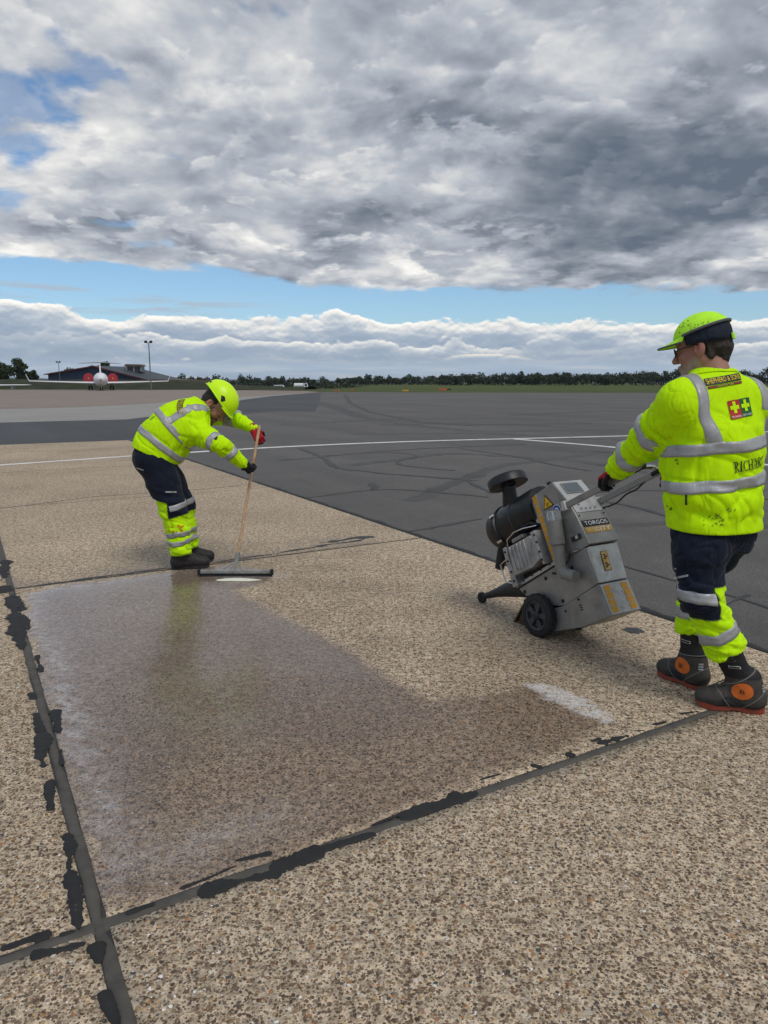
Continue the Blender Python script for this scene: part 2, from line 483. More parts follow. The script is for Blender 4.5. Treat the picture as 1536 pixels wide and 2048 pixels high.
def grid_faces(nu, nv, wrap=False):
    f = []
    for j in range(nv - 1):
        for i in range(nu if wrap else nu - 1):
            i2 = (i + 1) % nu
            f.append((j * nu + i, j * nu + i2, (j + 1) * nu + i2, (j + 1) * nu + i))
    return f
def cast(b, o, d, dist=2.0):
    h = b.ray_cast(Vector(o), Vector(d), dist)
    return None if h[0] is None else np.array(h[0])
def hoop(b, c, axis, ref, width, n=72, off=0.004, rows=5, a0=0.0, a1=2 * math.pi, R=0.6, wob=0.0, seed=0):
    """a band of tape wrapped round the surface held in the BVH b"""
    axis = unit(axis); ref = unit(ref - axis * np.dot(ref, axis)); bi = np.cross(axis, ref)
    full = abs(a1 - a0 - 2 * math.pi) < 1e-6
    angs = np.linspace(a0, a1, n, endpoint=not full)
    P = []
    tt = [-.5] + list(np.linspace(-.5, .5, rows)) + [.5]; oo = [-.008] + [off] * rows + [-.008]
    for t, of in zip(tt, oo):
        last = None
        for i, a in enumerate(angs):
            d = math.cos(a) * ref + math.sin(a) * bi
            w = wob * math.sin(3.1 * a + seed) + wob * .6 * math.sin(7.3 * a + 2 * seed)
            st = c + axis * (t * width + w)
            h = cast(b, st + d * R, -d, R)
            if h is None:
                h = last if last is not None else st + d * .05
            last = h; P.append(h + d * of)
    return np.array(P), grid_faces(len(angs), len(tt), full)
def ribbon(b, pts, dirs, width, side, off=0.004, rows=5):
    """tape along a list of points, projected along -dirs; side = width direction at each point"""
    P = []; tt = [-.5] + list(np.linspace(-.5, .5, rows)) + [.5]; oo = [-.008] + [off] * rows + [-.008]
    for t, of in zip(tt, oo):
        last = None
        for p, d, s_ in zip(pts, dirs, side):
            d = unit(d); h = cast(b, p + unit(s_) * width * t + d * .5, -d, 1.0)
            if h is None:
                h = last if last is not None else p
            last = h; P.append(h + d * of)
    return np.array(P), grid_faces(len(pts), len(tt))
def decal(b, v2, faces, o, U, Vv, N, off=0.005):
    N = unit(N); P = []
    for x, y in v2:
        p = o + U * x + Vv * y; h = cast(b, p + N * .4, -N, .8)
        P.append((p if h is None else h) + N * off)
    return np.array(P), faces
def rect_grid(w, h, nx, ny):
    v = [(w * (i / nx - .5), h * (j / ny - .5)) for j in range(ny + 1) for i in range(nx + 1)]
    return v, grid_faces(nx + 1, ny + 1)
_tc = {}
def text2d(s, size=1.0):
    """outline lettering as a flat triangulated mesh centred on 0,0"""
    if s not in _tc:
        cu = bpy.data.curves.new('lettering', 'FONT'); cu.body = s; cu.size = 1; cu.align_x = 'CENTER'; cu.align_y = 'CENTER'; cu.resolution_u = 3
        o = bpy.data.objects.new('lettering', cu); COL.objects.link(o)
        bpy.context.view_layer.update()
        me = bpy.data.meshes.new_from_object(o.evaluated_get(bpy.context.evaluated_depsgraph_get()))
        v = np.array([(p.co.x, p.co.y) for p in me.vertices]); f = [tuple(p.vertices) for p in me.polygons]
        c = (v.min(0) + v.max(0)) / 2; v = v - c
        _tc[s] = (v, f); bpy.data.meshes.remove(me); bpy.data.objects.remove(o); bpy.data.curves.remove(cu)
    v, f = _tc[s]
    return v * size, f
def fit_text(s, w, h):
    v, f = text2d(s); e = v.max(0) - v.min(0)
    return v * np.array([w / e[0], h / e[1]]), f
def serif(word, h, gap=0.12):
    """serif capitals built from strokes (thick stems, thin hairlines, slab serifs)"""
    T, t = .17, .07
    def q(x0, y0, x1, y1, x2, y2, x3, y3): return [(x0, y0), (x1, y1), (x2, y2), (x3, y3)]
    def st(x, y0=0., y1=1., w=T): return q(x, y0, x + w, y0, x + w, y1, x, y1)
    def sf(x, y, w=.34): return q(x - w / 2, y, x + w / 2, y, x + w / 2, y + .06, x - w / 2, y + .06)
    def arc(cx, cy, rx, ry, a0, a1, n=10, w=(T, t)):
        out = []
        for i in range(n):
            A, B = [math.radians(a0 + (a1 - a0) * k / n) for k in (i, i + 1)]
            f = lambda a: w[1] + (w[0] - w[1]) * abs(math.cos(a))
            out.append(q(cx + rx * math.cos(A), cy + ry * math.sin(A), cx + rx * math.cos(B), cy + ry * math.sin(B),
                         cx + (rx - f(B)) * math.cos(B), cy + (ry - t) * math.sin(B), cx + (rx - f(A)) * math.cos(A), cy + (ry - t) * math.sin(A)))
        return out
    Ls = {
        'I': ([st(.1), sf(.185, 0), sf(.185, .94)], .38),
        'H': ([st(.1), st(.6), sf(.185, 0), sf(.185, .94), sf(.685, 0), sf(.685, .94), q(.2, .47, .65, .47, .65, .54, .2, .54)], .88),
        'R': ([st(.1), sf(.185, 0), sf(.185, .94)] + arc(.3, .74, .36, .26, -90, 90) + [q(.2, .93, .3, .93, .3, 1, .2, 1), q(.2, .48, .3, .48, .3, .55, .2, .55), q(.34, .5, .5, .5, .86, 0, .66, 0)], .86),
        'C': (arc(.46, .5, .42, .52, 40, 320, 16) + [q(.74, .72, .80, .72, .80, 1, .76, 1)], .86),
        'A': ([q(.04, 0, .12, 0, .44, 1, .36, 1), q(.32, 1, .48, 1, .84, 0, .64, 0), q(.2, .32, .62, .32, .6, .39, .22, .39), sf(.1, 0, .28), sf(.74, 0, .34)], .88),
        'D': ([st(.1), sf(.185, 0, .3), q(.0, .94, .3, .94, .3, 1, .0, 1), q(.2, 0, .34, 0, .34, .07, .2, .07), q(.2, .93, .34, .93, .34, 1, .2, 1)] + arc(.34, .5, .5, .5, -90, 90, 12), .92),
        'N': ([st(.1, w=t), st(.66, w=t), q(.06, 1, .24, 1, .74, 0, .6, 0), sf(.13, 0, .26), sf(.12, .94, .22), sf(.69, .94, .26)], .86),
    }
    v = []; f = []; x = 0
    for ch in word:
        qs, w = Ls[ch]
        for k in qs:
            f.append(tuple(range(len(v), len(v) + 4))); v += [((x + a) * h, b_ * h) for a, b_ in k]
        x += w + gap
    v = np.array(v); v[:, 0] -= (v[:, 0].max() + v[:, 0].min()) / 2; v[:, 1] -= h / 2
    return v, f

# ================================================================== materials
def mat(name, col, rough=0.6, metal=0.0, var=0.12, vscale=8.0, bump=0.0, bscale=60.0, dirt=None, dscale=4.0, damt=0.5, spec=0.5, coord='Object', coat=0.0, trans=0.0, ior=1.45):
    m = bpy.data.materials.new(name); m.use_nodes = True; nt = m.node_tree; g = G(nt)
    b = nt.nodes['Principled BSDF']
    P = g.n('ShaderNodeTexCoord').outputs[coord]
    c = (*col, 1)
    n1 = g.noise(P, vscale, 5, 0.6)
    f = g.mr(n1, 0.3, 0.7, 1 - var, 1 + var, False)
    colr = g.vm('SCALE', g.n('ShaderNodeRGB').outputs[0], scale=f)
    nt.nodes[-1 if False else 'RGB'].outputs[0].default_value = c
    if dirt is not None:
        dn = g.noise(P, dscale, 7, 0.65, 0.4)
        colr = g.mix(g.mr(dn, 0.62 - 0.25 * damt, 0.85 - 0.2 * damt, 0, damt), colr, dirt)
    g.put(b.inputs['Base Color'], colr)
    g.put(b.inputs['Roughness'], g.mr(g.noise(P, vscale * 2.3, 4, 0.6), 0.3, 0.7, max(rough - 0.08, 0.02), min(rough + 0.08, 1), False))
    b.inputs['Metallic'].default_value = metal
    b.inputs['Specular IOR Level'].default_value = spec
    b.inputs['Coat Weight'].default_value = coat
    b.inputs['Transmission Weight'].default_value = trans
    b.inputs['IOR'].default_value = ior
    if bump:
        bp = g.n('ShaderNodeBump', {'Height': g.noise(P, bscale, 5, 0.6), 'Strength': bump, 'Distance': 0.01})
        if name.startswith(('hivis_cloth', 'reflective', 'navy')):
            nt.links.new(crease(g, P, None, 0.16 if name.startswith('refl') else 0.42), bp.inputs['Normal'])
        g.put(b.inputs['Normal'], bp.outputs[0])
    return m
def crease(g, P, h0, strength):
    """long soft folds with narrow valleys, in two slanting directions"""
    d = g.vm('ADD', P, g.vm('SCALE', g.n('ShaderNodeTexNoise', {'Vector': P, 'Scale': 5.0, 'Detail': 1.0}).outputs['Color'], scale=0.10))
    hs = []
    for rot, sc, wd in (((0.5, 0.35, 0.0), (13.0, 13.0, 3.6), 0.07), ((-0.45, 0.6, 0.3), (17.0, 17.0, 4.2), 0.06)):
        mp = g.n('ShaderNodeMapping', {'Vector': d, 'Rotation': rot, 'Scale': sc}).outputs[0]
        n = g.noise(mp, 1.0, 2, 0.4)
        hs.append(g.m('ADD', g.m('MULTIPLY', n, 1.6), g.mr(g.m('ABSOLUTE', g.m('SUBTRACT', n, 0.5)), 0.0, wd, 0.0, 0.35)))
    b1 = g.n('ShaderNodeBump', {'Height': g.m('ADD', hs[0], g.m('MULTIPLY', hs[1], 0.7)), 'Strength': strength, 'Distance': 0.016})
    return b1.outputs[0]
def mat_attr(name, rough=0.8, var=0.1, vscale=10, bump=0.15, bscale=220, sheen=0.0, spec=0.3, dirt=None, dscale=6, damt=0.3, metal=0.0):
    m = bpy.data.materials.new(name); m.use_nodes = True; nt = m.node_tree; g = G(nt)
    b = nt.nodes['Principled BSDF']; P = g.n('ShaderNodeTexCoord').outputs['Object']
    a = g.n('ShaderNodeAttribute', attribute_name='Col').outputs['Color']
    c = g.vm('SCALE', a, scale=g.mr(g.noise(P, vscale, 5, 0.6), 0.3, 0.7, 1 - var, 1 + var, False))
    if dirt is not None:
        dn = g.noise(P, dscale, 8, 0.7, 0.5)
        c = g.mix(g.mr(dn, 0.60, 0.74, 0, damt), c, dirt)
    g.put(b.inputs['Base Color'], c)
    b.inputs['Roughness'].default_value = rough; b.inputs['Specular IOR Level'].default_value = spec
    b.inputs['Sheen Weight'].default_value = sheen; b.inputs['Metallic'].default_value = metal
    if bump:
        bp = g.n('ShaderNodeBump', {'Height': g.noise(P, bscale, 4, 0.6), 'Strength': bump, 'Distance': 0.004})
        if name == 'workwear_cloth':
            nt.links.new(crease(g, P, None, 0.42), bp.inputs['Normal'])
        g.put(b.inputs['Normal'], bp.outputs[0])
    return m
M = {}
M['steel'] = mat('stainless_steel', (0.29, 0.285, 0.27), 0.40, 0.5, 0.18, 7, 0.08, 90, (0.10, 0.09, 0.075), 6, 0.6)
M['steel_pale'] = mat('brushed_steel', (0.47, 0.47, 0.455), 0.38, 0.45, 0.18, 9, 0.08, 120, (0.16, 0.15, 0.13), 8, 0.6)
M['alu'] = mat('cast_aluminium', (0.38, 0.375, 0.36), 0.48, 0.5, 0.2, 12, 0.2, 140, (0.11, 0.09, 0.07), 9, 0.7)
M['grey_plastic'] = mat('grey_plastic', (0.205, 0.20, 0.185), 0.5, 0, 0.12, 9, 0.05, 100, (0.09, 0.08, 0.065), 8, 0.6)
M['black_plastic'] = mat('black_plastic', (0.010, 0.011, 0.013), 0.42, 0, 0.3, 9, 0.06, 120, (0.035, 0.032, 0.028), 8, 0.35)
M['rubber'] = mat('rubber', (0.016, 0.016, 0.017), 0.75, 0, 0.2, 12, 0.2, 160, (0.10, 0.09, 0.08), 16, 0.45)
M['rim'] = mat('grey_rim', (0.045, 0.046, 0.05), 0.5, 0, 0.15, 15, 0.05, 120, (0.12, 0.11, 0.1), 12, 0.4)
M['dark_iron'] = mat('dark_iron', (0.035, 0.036, 0.04), 0.55, 0.4, 0.2, 12, 0.1, 120, (0.12, 0.10, 0.08), 9, 0.4)
M['chrome'] = mat('polished_steel', (0.62, 0.62, 0.62), 0.2, 1.0, 0.05, 20)
M['screen'] = mat('display_glass', (0.10, 0.12, 0.14), 0.12, 0, 0.05, 5)
M['amber'] = mat('amber_reflector', (0.62, 0.30, 0.015), 0.35, 0, 0.15, 60, 0.1, 400, (0.25, 0.16, 0.06), 20, 0.5)
M['yellow_sign'] = mat('yellow_sticker', (0.75, 0.42, 0.01), 0.4, 0, 0.06, 20)
M['gold'] = mat('worn_gold_sticker', (0.50, 0.30, 0.05), 0.4, 0, 0.2, 40, 0.05, 200, (0.55, 0.50, 0.42), 40, 0.6)
M['blackprint'] = mat('black_print', (0.012, 0.012, 0.013), 0.55, 0, 0.1, 20)
M['whiteprint'] = mat('white_print', (0.75, 0.75, 0.74), 0.5, 0, 0.08, 20)
M['blueprint'] = mat('blue_print', (0.02, 0.07, 0.30), 0.45, 0, 0.08, 20)
M['redprint'] = mat('red_print', (0.42, 0.015, 0.012), 0.6, 0, 0.1, 30)
M['greenprint'] = mat('green_print', (0.008, 0.10, 0.018), 0.6, 0, 0.1, 30)
M['yellowprint'] = mat('yellow_print', (0.80, 0.62, 0.02), 0.6, 0, 0.1, 30)
M['red_plastic'] = mat('red_plastic', (0.55, 0.02, 0.02), 0.35, 0, 0.05, 20)
M['glass'] = mat('clear_glass', (0.85, 0.87, 0.86), 0.06, 0, 0.0, 5, trans=0.85)
M['wood'] = mat('worn_wood', (0.56, 0.37, 0.22), 0.6, 0, 0.2, 26, 0.1, 90, (0.34, 0.13, 0.06), 12, 0.75)
M['tape'] = mat('reflective_tape', (0.36, 0.365, 0.37), 0.42, 0.15, 0.07, 30, 0.12, 150, (0.20, 0.20, 0.20), 14, 0.3)
M['hivis_hard'] = mat('hivis_shell', (0.62, 0.98, 0.0), 0.38, 0, 0.04, 10, 0, 1, (0.35, 0.48, 0.02), 14, 0.25)
M['hivis_cap'] = mat('hivis_cap_cloth', (0.50, 0.95, 0.045), 0.8, 0, 0.06, 14, 0.1, 260, (0.10, 0.17, 0.02), 26, 0.5, spec=0.25)
M['navy'] = mat('navy_cloth', (0.008, 0.013, 0.028), 0.85, 0, 0.25, 14, 0.12, 240)
M['hair'] = mat('dark_hair', (0.028, 0.020, 0.015), 0.55, 0, 0.4, 60, 0.6, 260)
M['hair_short'] = mat('short_hair', (0.022, 0.018, 0.016), 0.7, 0, 0.4, 90, 0.5, 320)
M['eye'] = mat('eye', (0.35, 0.33, 0.31), 0.2, 0, 0.05, 10)
M['cloth'] = mat_attr('workwear_cloth', 0.82, 0.06, 9, 0.10, 260, 0.05, 0.2)
M['hivis'] = mat('hivis_cloth', (0.54, 0.90, 0.0), 0.8, 0, 0.05, 7, 0.10, 260, spec=0.2)
M['hivis_dirty'] = mat('hivis_cloth_soiled', (0.54, 0.89, 0.0), 0.8, 0, 0.05, 7, 0.10, 260, (0.22, 0.30, 0.01), 7, 0.22, spec=0.2)
M['skin'] = mat_attr('skin', 0.55, 0.10, 45, 0.10, 190, 0.0, 0.35)
M['glove'] = mat_attr('glove_knit', 0.75, 0.12, 30, 0.25, 260)
M['boot'] = mat_attr('boot_leather', 0.62, 0.25, 26, 0.25, 130, 0, 0.35, (0.10, 0.085, 0.07), 16, 0.55)
M['sole'] = mat('orange_sole', (0.26, 0.045, 0.022), 0.7, 0, 0.15, 26, 0.1, 120, (0.12, 0.08, 0.06), 16, 0.6)
M['orange_patch'] = mat('orange_patch', (0.62, 0.14, 0.02), 0.6, 0, 0.1, 30, 0.05, 120, (0.18, 0.08, 0.04), 18, 0.4)

# ================================================================== the ground
SO = gp(200, 1850)[:2]; SA = np.array([-0.502, 0.8649]); SB = np.array([0.8649, 0.502])   # slab lattice
def ab(p):
    d = np.asarray(p)[..., :2] - SO
    return d @ SA, d @ SB
def fromab(a, b, z=0.0):
    p = SO + SA * a + SB * b; return np.array([p[0], p[1], z])
A_J = [-7.8, -3.9, 0.0, 3.90, 7.95, 11.9, 15.9, 18.2]
B_J = [-10.9, -7.25, -3.62, 0.0, 3.62]
JW = 0.021

def inpoly(pts, poly):
    x, y = pts[:, 0], pts[:, 1]; c = np.zeros(len(pts), bool); n = len(poly)
    for i in range(n):
        x0, y0 = poly[i]; x1, y1 = poly[(i + 1) % n]
        cond = ((y0 > y) != (y1 > y)) & (x < (x1 - x0) * (y - y0) / (y1 - y0 + 1e-12) + x0)
        c ^= cond
    return c
def polydist(pts, poly):
    d = np.full(len(pts), 1e9); n = len(poly)
    for i in range(n):
        a = np.array(poly[i]); b = np.array(poly[(i + 1) % n]); ab_ = b - a
        t = np.clip(((pts - a) @ ab_) / max(ab_ @ ab_, 1e-9), 0, 1)
        d = np.minimum(d, np.linalg.norm(pts - a - t[:, None] * ab_, axis=1))
    return d
def sdpoly(pts, poly):
    return np.where(inpoly(pts, poly), -1, 1) * polydist(pts, poly)
PX = lambda L: [tuple(gp(x, y)[:2]) for x, y in L]
WET_POLY = PX([(48, 1190), (120, 1172), (340, 1143), (440, 1130), (545, 1140), (548, 1162), (470, 1182), (560, 1228), (700, 1298), (800, 1368), (860, 1395), (960, 1392), (1055, 1368),
               (1120, 1405), (1225, 1450), (1110, 1505), (1000, 1548), (850, 1606), (600, 1712), (400, 1788), (260, 1815), (190, 1790), (150, 1640), (110, 1490), (72, 1340)])
SHEEN_POLY = PX([(48, 1190), (120, 1172), (340, 1143), (440, 1130), (545, 1140), (548, 1165), (470, 1182), (560, 1228), (700, 1298), (820, 1375), (880, 1440), (700, 1500), (430, 1480), (330, 1560), (250, 1800), (190, 1790), (150, 1640), (110, 1490), (72, 1340)])
FOAM_PATCH = PX([(1050, 1368), (1080, 1366), (1120, 1376), (1190, 1408), (1228, 1442), (1215, 1448), (1150, 1425), (1090, 1398)])
def wet_foam(p):
    """p: (n,2) ground points -> wetness, soap film"""
    q = np.c_[p, np.zeros(len(p))]
    nz = fbm(q * 9.0, 4) * .035 + fbm(q * 2.0 + 5, 3) * .022
    w = sstep(sdpoly(p, WET_POLY) + nz * 1.1, 0.05, -0.06)
    sh = sstep(sdpoly(p, SHEEN_POLY) + nz * 2.2, 0.10, -0.14)
    d_in = polydist(p, WET_POLY[:0] + WET_POLY)
    a, b = ab(p)
    left = np.exp(-np.abs(b - .11 - nz * 1.5) / .07) * sstep(a, .15, .6) + np.exp(-np.abs(a - 3.74 - nz * .6) / .10) * sstep(b, 2.2, .2) * 1.0
    front = np.exp(-np.abs(a - .22 - nz * 1.6) / .12) * sstep(b, .95, .45) * .75
    streak = np.exp(-np.abs(b - .62 - .10 * a - nz * 2.5) / .05) * sstep(a, .5, .9) * sstep(a, 2.4, 1.4) * .55
    n2 = np.clip(fbm(q * 30.0 + 9, 3) * .9 + .62, 0, 1)
    film = .12 * sstep(b, 2.3, .6) * sstep(a, .6, 1.6) * np.clip(.6 + .9 * fbm(q * 3.1 + 2, 3), 0, 1)
    foam = np.clip(left * .62 + front * .5 + streak * .35 + film, 0, 1) * n2 * w
    sq = np.exp(-((p[:, 0] + 1.12) / .26) ** 2 - ((p[:, 1] - 5.56) / .10) ** 2) * np.clip(n2 * 1.2, 0, 1)
    foam = np.maximum(foam, sq * .8)
    fp = sstep(sdpoly(p, FOAM_PATCH) + fbm(q * 26.0 + 3, 3) * .03, 0.012, -0.012) * np.clip(n2 * 1.35, 0, 1)
    foam = np.maximum(foam, fp)
    damp = sstep(a, 3.84, 3.90) * np.exp(-np.maximum(a - 3.92, 0) / (.20 + .08 * fbm(q * 1.3 + 8, 2))) * np.clip(.75 + .9 * fbm(q * 1.7 + 4, 3), 0, 1.0) * sstep(b, 3.5, 2.9)
    damp = np.maximum(damp, .55 * np.exp(-((a - 4.15) / .25) ** 2 - ((b - 2.75) / .55) ** 2) * np.clip(.6 + 1.2 * fbm(q * 5 + 4, 3), 0, 1))
    back = a > 3.9
    w_ = np.where(back, damp, np.maximum(w * (0.80 + .20 * sh), .36 * sstep(b, 3.5, 2.6) * sstep(a, .2, .9) * np.clip(.7 + .8 * fbm(q * 2.2 + 14, 3), 0, 1))); foam = np.where(back, 0, foam); s_ = np.where(back, damp * .5, w * (.45 + .55 * sh))
    return np.clip(w_, 0, 1), np.clip(foam, 0, 1), np.clip(s_, 0, 1)

def concrete_mat(name, wetmap):
    m = bpy.data.materials.new(name); m.use_nodes = True; nt = m.node_tree; g = G(nt); b = nt.nodes['Principled BSDF']
    P = g.n('ShaderNodeNewGeometry').outputs['Position']
    Pj = g.vm('ADD', P, g.vm('SCALE', g.n('ShaderNodeTexNoise', {'Vector': P, 'Scale': 55.0}).outputs['Color'], scale=0.008))
    def vor(sc, feat='F1'):
        v = g.n('ShaderNodeTexVoronoi', {'Vector': Pj, 'Scale': sc, 'Randomness': 1.0}, feature=feat); return v
    v1 = vor(62.0); v2 = vor(125.0); v3 = vor(34.0)
    r1 = g.sep(v1.outputs['Color']); r2 = g.sep(v2.outputs['Color'])
    stops = [(0.0, (0.095, 0.060, 0.038)), (0.20, (0.15, 0.098, 0.060)), (0.42, (0.22, 0.150, 0.096)), (0.60, (0.29, 0.225, 0.155)), (0.76, (0.38, 0.27, 0.145)), (0.87, (0.33, 0.17, 0.08)), (0.91, (0.10, 0.09, 0.08)), (0.95, (0.66, 0.62, 0.54)), (1.0, (0.46, 0.43, 0.38))]
    c1 = g.ramp(r1[0], stops, 'CONSTANT'); c2 = g.ramp(r2[0], stops, 'CONSTANT')
    sm1 = g.m('MULTIPLY', g.mr(v1.outputs['Distance'], 0.0090 * 66 * .75, 0.0056 * 66 * .75), g.m('GREATER_THAN', r1[1], 0.22))
    sm2 = g.m('MULTIPLY', g.mr(v2.outputs['Distance'], 0.0052 * 118 * .8, 0.0032 * 118 * .8), g.m('GREATER_THAN', r2[1], 0.42))
    patch = g.noise(P, 0.55, 5, 0.6); fine = g.noise(P, 160, 4, 0.7)
    matrix = g.mix(g.mr(fine, 0.3, 0.7), (0.40, 0.33, 0.235), (0.70, 0.595, 0.445))
    c = g.mix(sm2, matrix, c2); c = g.mix(sm1, c, c1)
    r3 = g.sep(v3.outputs['Color']); sm3 = g.m('MULTIPLY', g.mr(v3.outputs['Distance'], 0.36, 0.26), g.m('GREATER_THAN', r3[1], 0.72)); c = g.mix(g.m('MULTIPLY', sm3, 0.85), c, g.ramp(r3[0], stops, 'CONSTANT'))
    cl = g.noise(P, 30, 3, 0.6); c = g.vm('SCALE', c, scale=g.mr(cl, 0.40, 0.60, 0.76, 1.20)); c = g.mix(1.0, c, (0.95, 0.905, 0.87), 'MULTIPLY'); c = g.vm('SCALE', c, scale=g.mr(g.n('ShaderNodeObjectInfo').outputs['Random'], 0.0, 1.0, 0.88, 1.06, False))
    c = g.vm('SCALE', c, scale=g.mr(patch, 0.28, 0.72, 0.82, 1.18, False))
    stain = g.noise(P, 1.7, 6, 0.65)
    c = g.mix(g.mr(stain, 0.60, 0.78, 0, 0.35), c, (0.19, 0.145, 0.105))
    b.inputs['Specular IOR Level'].default_value = 0.35
    h = g.m('ADD', g.m('MULTIPLY', sm1, g.m('SUBTRACT', 1.0, v1.outputs['Distance'])), g.m('ADD', g.m('MULTIPLY', sm2, 0.6), g.m('MULTIPLY', fine, 0.8)))
    if wetmap:
        w = g.n('ShaderNodeAttribute', attribute_name='wet').outputs['Fac']
        f = g.n('ShaderNodeAttribute', attribute_name='foam').outputs['Fac']
        sh = g.n('ShaderNodeAttribute', attribute_name='sheen').outputs['Fac']
        cw = g.mix(1.0, c, (0.37, 0.31, 0.285), 'MULTIPLY')
        c = g.mix(w, c, cw)
        c = g.mix(g.m('MULTIPLY', f, g.mr(g.m('ADD', g.m('MULTIPLY', fine, 0.6), g.m('MULTIPLY', g.noise(P, 48, 4, 0.65), 0.4)), 0.42, 0.58, 0.15, 1.0)), c, (0.66, 0.65, 0.66))
        g.put(b.inputs['Roughness'], g.mr(w, 0, 1, 0.88, 0.55, False))
        g.put(b.inputs['Coat Weight'], g.m('MULTIPLY', sh, g.mr(g.noise(P, 9, 5, 0.6), 0.25, 0.5, 0.75, 1.0)))
        g.put(b.inputs['Coat Roughness'], g.mr(g.noise(P, 4, 4, 0.6), 0.35, 0.65, 0.10, 0.20))
        b.inputs['Coat IOR'].default_value = 1.34
        cb = g.n('ShaderNodeBump', {'Height': g.m('ADD', g.noise(P, 42, 3, 0.6), g.m('MULTIPLY', h, 0.25)), 'Strength': 0.10, 'Distance': 0.008})
        g.put(b.inputs['Coat Normal'], cb.outputs[0])
        st = g.mr(w, 0, 1, 0.75, 0.40, False)
    else:
        b.inputs['Roughness'].default_value = 0.88; st = 0.75
    bp = g.n('ShaderNodeBump', {'Height': h, 'Strength': st, 'Distance': 0.004})
    g.put(b.inputs['Normal'], bp.outputs[0])
    g.put(b.inputs['Base Color'], c)
    return m
M['conc'] = concrete_mat('exposed_aggregate', False)
M['conc_wet'] = concrete_mat('exposed_aggregate_washed', True)

def asphalt_mat(name, lo, hi, tint=(1, 1, 1), rough=0.72):
    m = bpy.data.materials.new(name); m.use_nodes = True; nt = m.node_tree; g = G(nt); b = nt.nodes['Principled BSDF']
    P = g.n('ShaderNodeNewGeometry').outputs['Position']
    v = g.n('ShaderNodeTexVoronoi', {'Vector': P, 'Scale': 115.0})
    r = g.sep(v.outputs['Color'])[0]
    fine = g.noise(P, 95, 5, 0.7); mid = g.noise(P, 1.3, 6, 0.65); bigp = g.noise(P, 0.11, 4, 0.6)
    x, y, z = g.sep(P)
    lane = g.noise(g.xyz(g.m('ADD', g.m('MULTIPLY', x, 0.86), g.m('MULTIPLY', y, 0.5)), g.m('MULTIPLY', g.m('SUBTRACT', g.m('MULTIPLY', y, 0.86), g.m('MULTIPLY', x, 0.5)), 0.05), 0), 0.55, 4, 0.6)
    f = g.m('ADD', g.m('MULTIPLY', r, 0.45), g.m('MULTIPLY', g.mr(fine, 0.35, 0.65, 0.0, 1.0, False), 0.55))
    c = g.mix(f, (lo * tint[0], lo * tint[1], lo * tint[2]), (hi * tint[0], hi * tint[1], hi * tint[2]))
    k = g.m('MULTIPLY', g.mr(mid, 0.3, 0.7, 0.80, 1.22, False), g.m('MULTIPLY', g.mr(bigp, 0.3, 0.7, 0.80, 1.2, False), g.mr(lane, 0.3, 0.7, 0.82, 1.18, False)))
    c = g.vm('SCALE', c, scale=k)
    g.put(b.inputs['Base Color'], c)
    g.put(b.inputs['Roughness'], g.mr(mid, 0.3, 0.7, rough - 0.06, rough + 0.10, False))
    b.inputs['Specular IOR Level'].default_value = 0.4
    bp = g.n('ShaderNodeBump', {'Height': g.m('ADD', v.outputs['Distance'], fine), 'Strength': 0.45, 'Distance': 0.004})
    g.put(b.inputs['Normal'], bp.outputs[0])
    return m
M['asphalt'] = asphalt_mat('asphalt', 0.024, 0.150, (1.07, 1.0, 0.915))
M['asphalt_new'] = asphalt_mat('newer_asphalt', 0.020, 0.085, (0.97, 0.99, 1.03))
M['bitumen'] = mat('bitumen', (0.016, 0.016, 0.016), 0.78, 0, 0.25, 12, 0.15, 60, (0.06, 0.06, 0.06), 18, 0.3)
M['bitumen_old'] = mat('weathered_bitumen', (0.036, 0.0355, 0.035), 0.62, 0, 0.3, 5, 0.2, 70)
M['sealant'] = mat('joint_sealant', (0.080, 0.073, 0.062), 0.8, 0, 0.25, 10, 0.2, 60, (0.03, 0.03, 0.03), 9, 0.55)
M['linepaint'] = mat('white_line_paint', (0.68, 0.67, 0.64), 0.6, 0, 0.15, 3, 0.1, 80, (0.22, 0.21, 0.2), 5, 0.55)
M['far_tan'] = mat('far_brown_concrete', (0.235, 0.185, 0.150), 0.85, 0, 0.10, 0.25, 0, 1, (0.16, 0.13, 0.11), 0.08, 0.5)
M['far_pale'] = mat('far_pale_concrete', (0.275, 0.262, 0.240), 0.85, 0, 0.08, 0.3, 0, 1, (0.20, 0.19, 0.18), 0.12, 0.4)

def grass_mat():
    m = bpy.data.materials.new('grassland'); m.use_nodes = True; nt = m.node_tree; g = G(nt); b = nt.nodes['Principled BSDF']
    P = g.n('ShaderNodeNewGeometry').outputs['Position']
    n = g.noise(g.vm('MULTIPLY', P, (0.4, 1.0, 1.0)), 0.03, 7, 0.65); n2 = g.noise(P, 0.9, 4, 0.7)
    c = g.ramp(g.m('ADD', g.m('MULTIPLY', n, 0.75), g.m('MULTIPLY', n2, 0.25)), [(0.3, (0.040, 0.058, 0.016)), (0.5, (0.070, 0.088, 0.026)), (0.62, (0.095, 0.105, 0.036)), (0.75, (0.13, 0.12, 0.05))])
    g.put(b.inputs['Base Color'], c); b.inputs['Roughness'].default_value = 0.95; b.inputs['Specular IOR Level'].default_value = 0.1
    return m
M['grass'] = grass_mat()

